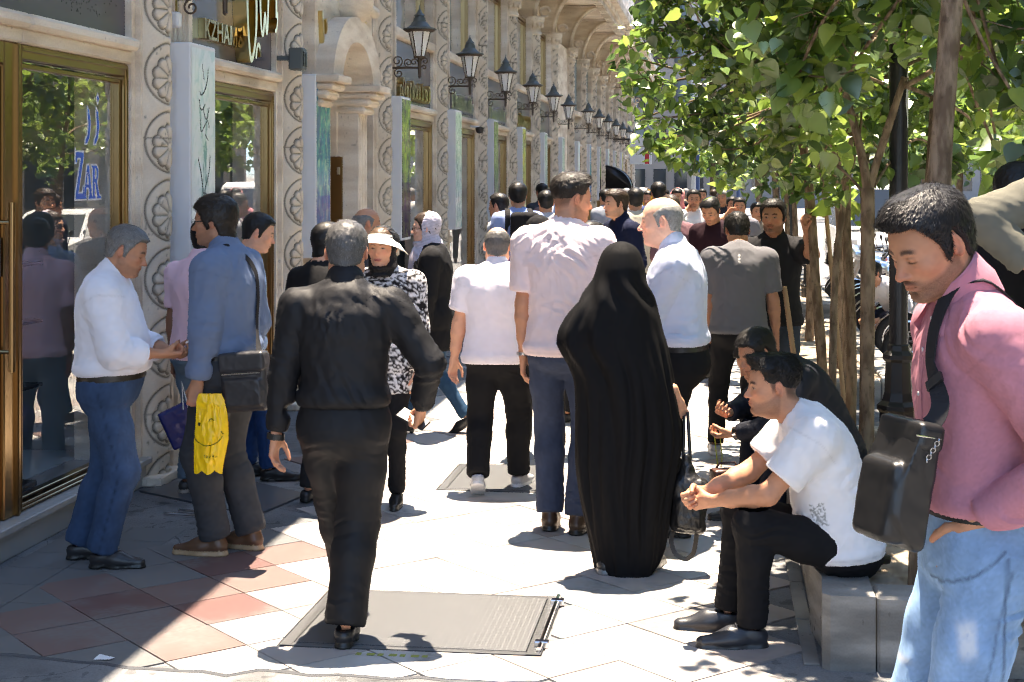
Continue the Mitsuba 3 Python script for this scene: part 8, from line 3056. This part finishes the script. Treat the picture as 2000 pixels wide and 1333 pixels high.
far('man in a navy shirt with wavy dark hair, turned to the left', 1216, 376, 14.0, 118, L(22, 28, 52), 1.7, skin='light', q='mid', hair=HAIR_BR, hkw=dict(thick=.018, top=.010, beard=.2, strands=1500), tkw=dict(collar=True), head=(-6, 0, 0))
far('man in a beige shirt behind the man in navy', 1243, 372, 16.5, 5, L(188, 180, 164), 1.7, skin='olive')
far('tall man in a dark blue shirt, farther off behind the bald man', 1288, 360, 18.5, 4, L(52, 62, 100), 1.0, skin='tan', hkw=dict(thick=.016))
far('grey haired man deep in the crowd', 1257, 370, 24.0, 10, L(170, 170, 176), 1.0, hair=(.3, .3, .3), q='far')
p_ = far('woman in an orange yellow scarf deep in the crowd', 1271, 376, 22.5, 150, L(200, 160, 60), 1.8, q='far', hkw=dict(female=True))
scarf(p_, L(222, 170, 50), .02)
far('man with brown hair just over the head of the bald man', 1316, 386, 15.0, 30, L(120, 90, 96), 1.0, q='back', hair=HAIR_BR)
p_ = far('woman in a pink headscarf near the man in the white shirt', 1326, 372, 21.0, 160, L(190, 130, 140), 1.8, q='far', hkw=dict(female=True))
scarf(p_, L(220, 150, 146), .02)
far('man in a white shirt with a hand to his cheek, coming toward us', 1354, 374, 19.5, 178, (.74, .74, .76), 1.9, q='back', skin='tan', hands=((-.2, .1, .9), (.10, .16, 1.50)), poles=(None, (.8, .3, -1)), tkw=dict(hem=.06, tuck=True, collar=True), hkw=dict(must=.6, beard=.3))
far('man in a dark maroon shirt looking down', 1397, 386, 14.6, 150, L(44, 26, 34), 1.6, q='back', skin='tan', head=(0, 28, 0), hkw=dict(must=.7, beard=.3, thick=.014), hands=((-.12, .28, 1.05), (.12, .28, 1.05)))
far('distant person with raised hand under the leaves', 1445, 390, 19.5, 170, L(120, 120, 130), .8, q='far', hands=((-.2, .1, .9), (.16, .2, 1.45)), poles=(None, (.8, .3, -1)))
far('distant person in white under the leaves', 1428, 388, 22.0, 185, L(215, 215, 220), 1.6, q='far')
far('distant person in grey check coming along the kerb', 1475, 400, 20.0, 190, L(150, 140, 132), 1.8, q='far')
WH = ['first', 'second', 'third', 'fourth', 'fifth', 'sixth', 'seventh', 'eighth', 'ninth', 'tenth', 'eleventh', 'twelfth']
cols = [(150, 155, 165), (40, 44, 60), (190, 188, 184), (70, 74, 90), (120, 60, 60), (205, 205, 210), (90, 110, 140), (30, 30, 34), (170, 150, 130), (60, 80, 70), (200, 190, 200), (50, 50, 58)]
for i, (u, v, y, a) in enumerate([(1185, 374, 23, 10), (1205, 373, 26, 175), (1226, 371, 28, 0), (1247, 372, 31, 180), (1262, 369, 34, 8), (1280, 371, 30, 185), (1300, 372, 27, 0), (1322, 370, 32, 175), (1342, 371, 36, 5), (1372, 372, 29, 182), (1395, 373, 33, 0), (1412, 375, 25, 178)]):
    far('small distant %s walker in the crowd, %s' % (WH[i], 'seen from behind' if a < 90 else 'coming toward us'), u, v, y, a + rng_far.uniform(-20, 20), L(*cols[i]), (1.6, .75)[i % 2], q='far', hair=(HAIR_B, HAIR_BR, (.2, .2, .2))[i % 3], skin=('tan', 'light', 'olive')[i % 3])
helper('man in white bending over by the parked motorcycles', fw(5.5, 8.2, -.1), 120, 1.7, 'back', dict(thick=.012), dict(col=(.72, .72, .75), sleeve=.8, hem=-.06), dict(col=(.02, .02, .03)), seat=.35, lean=(25, 60), feet=((-.1, .35, 0), (.12, .38, 0)), kpoles=((-.2, .6, 1), (.2, .6, 1)), hands=((-.1, .5, .45), (.1, .5, .45)), seed=40, skin='tan')
k = thing('drink_can', 'red and dark drink bottle lying on the planter soil', 'bottle')
c_ = np.array(at_depth(1715, 1083, 6.5))
m_ = tube([c_ + [-.08, 0, -.02], c_ + [-.01, 0.01, -.02], c_ + [0, .01, -.02], c_ + [.05, .02, -.025]], [.03, .03, .028, .02], 14)
cc_ = np.where((np.asarray(m_.vertices)[:, 0] < c_[0] - .005)[:, None], L(190, 30, 40), (.03, .02, .02))
put(k, m_, 'vc_gloss', smooth=True, color=cc_)
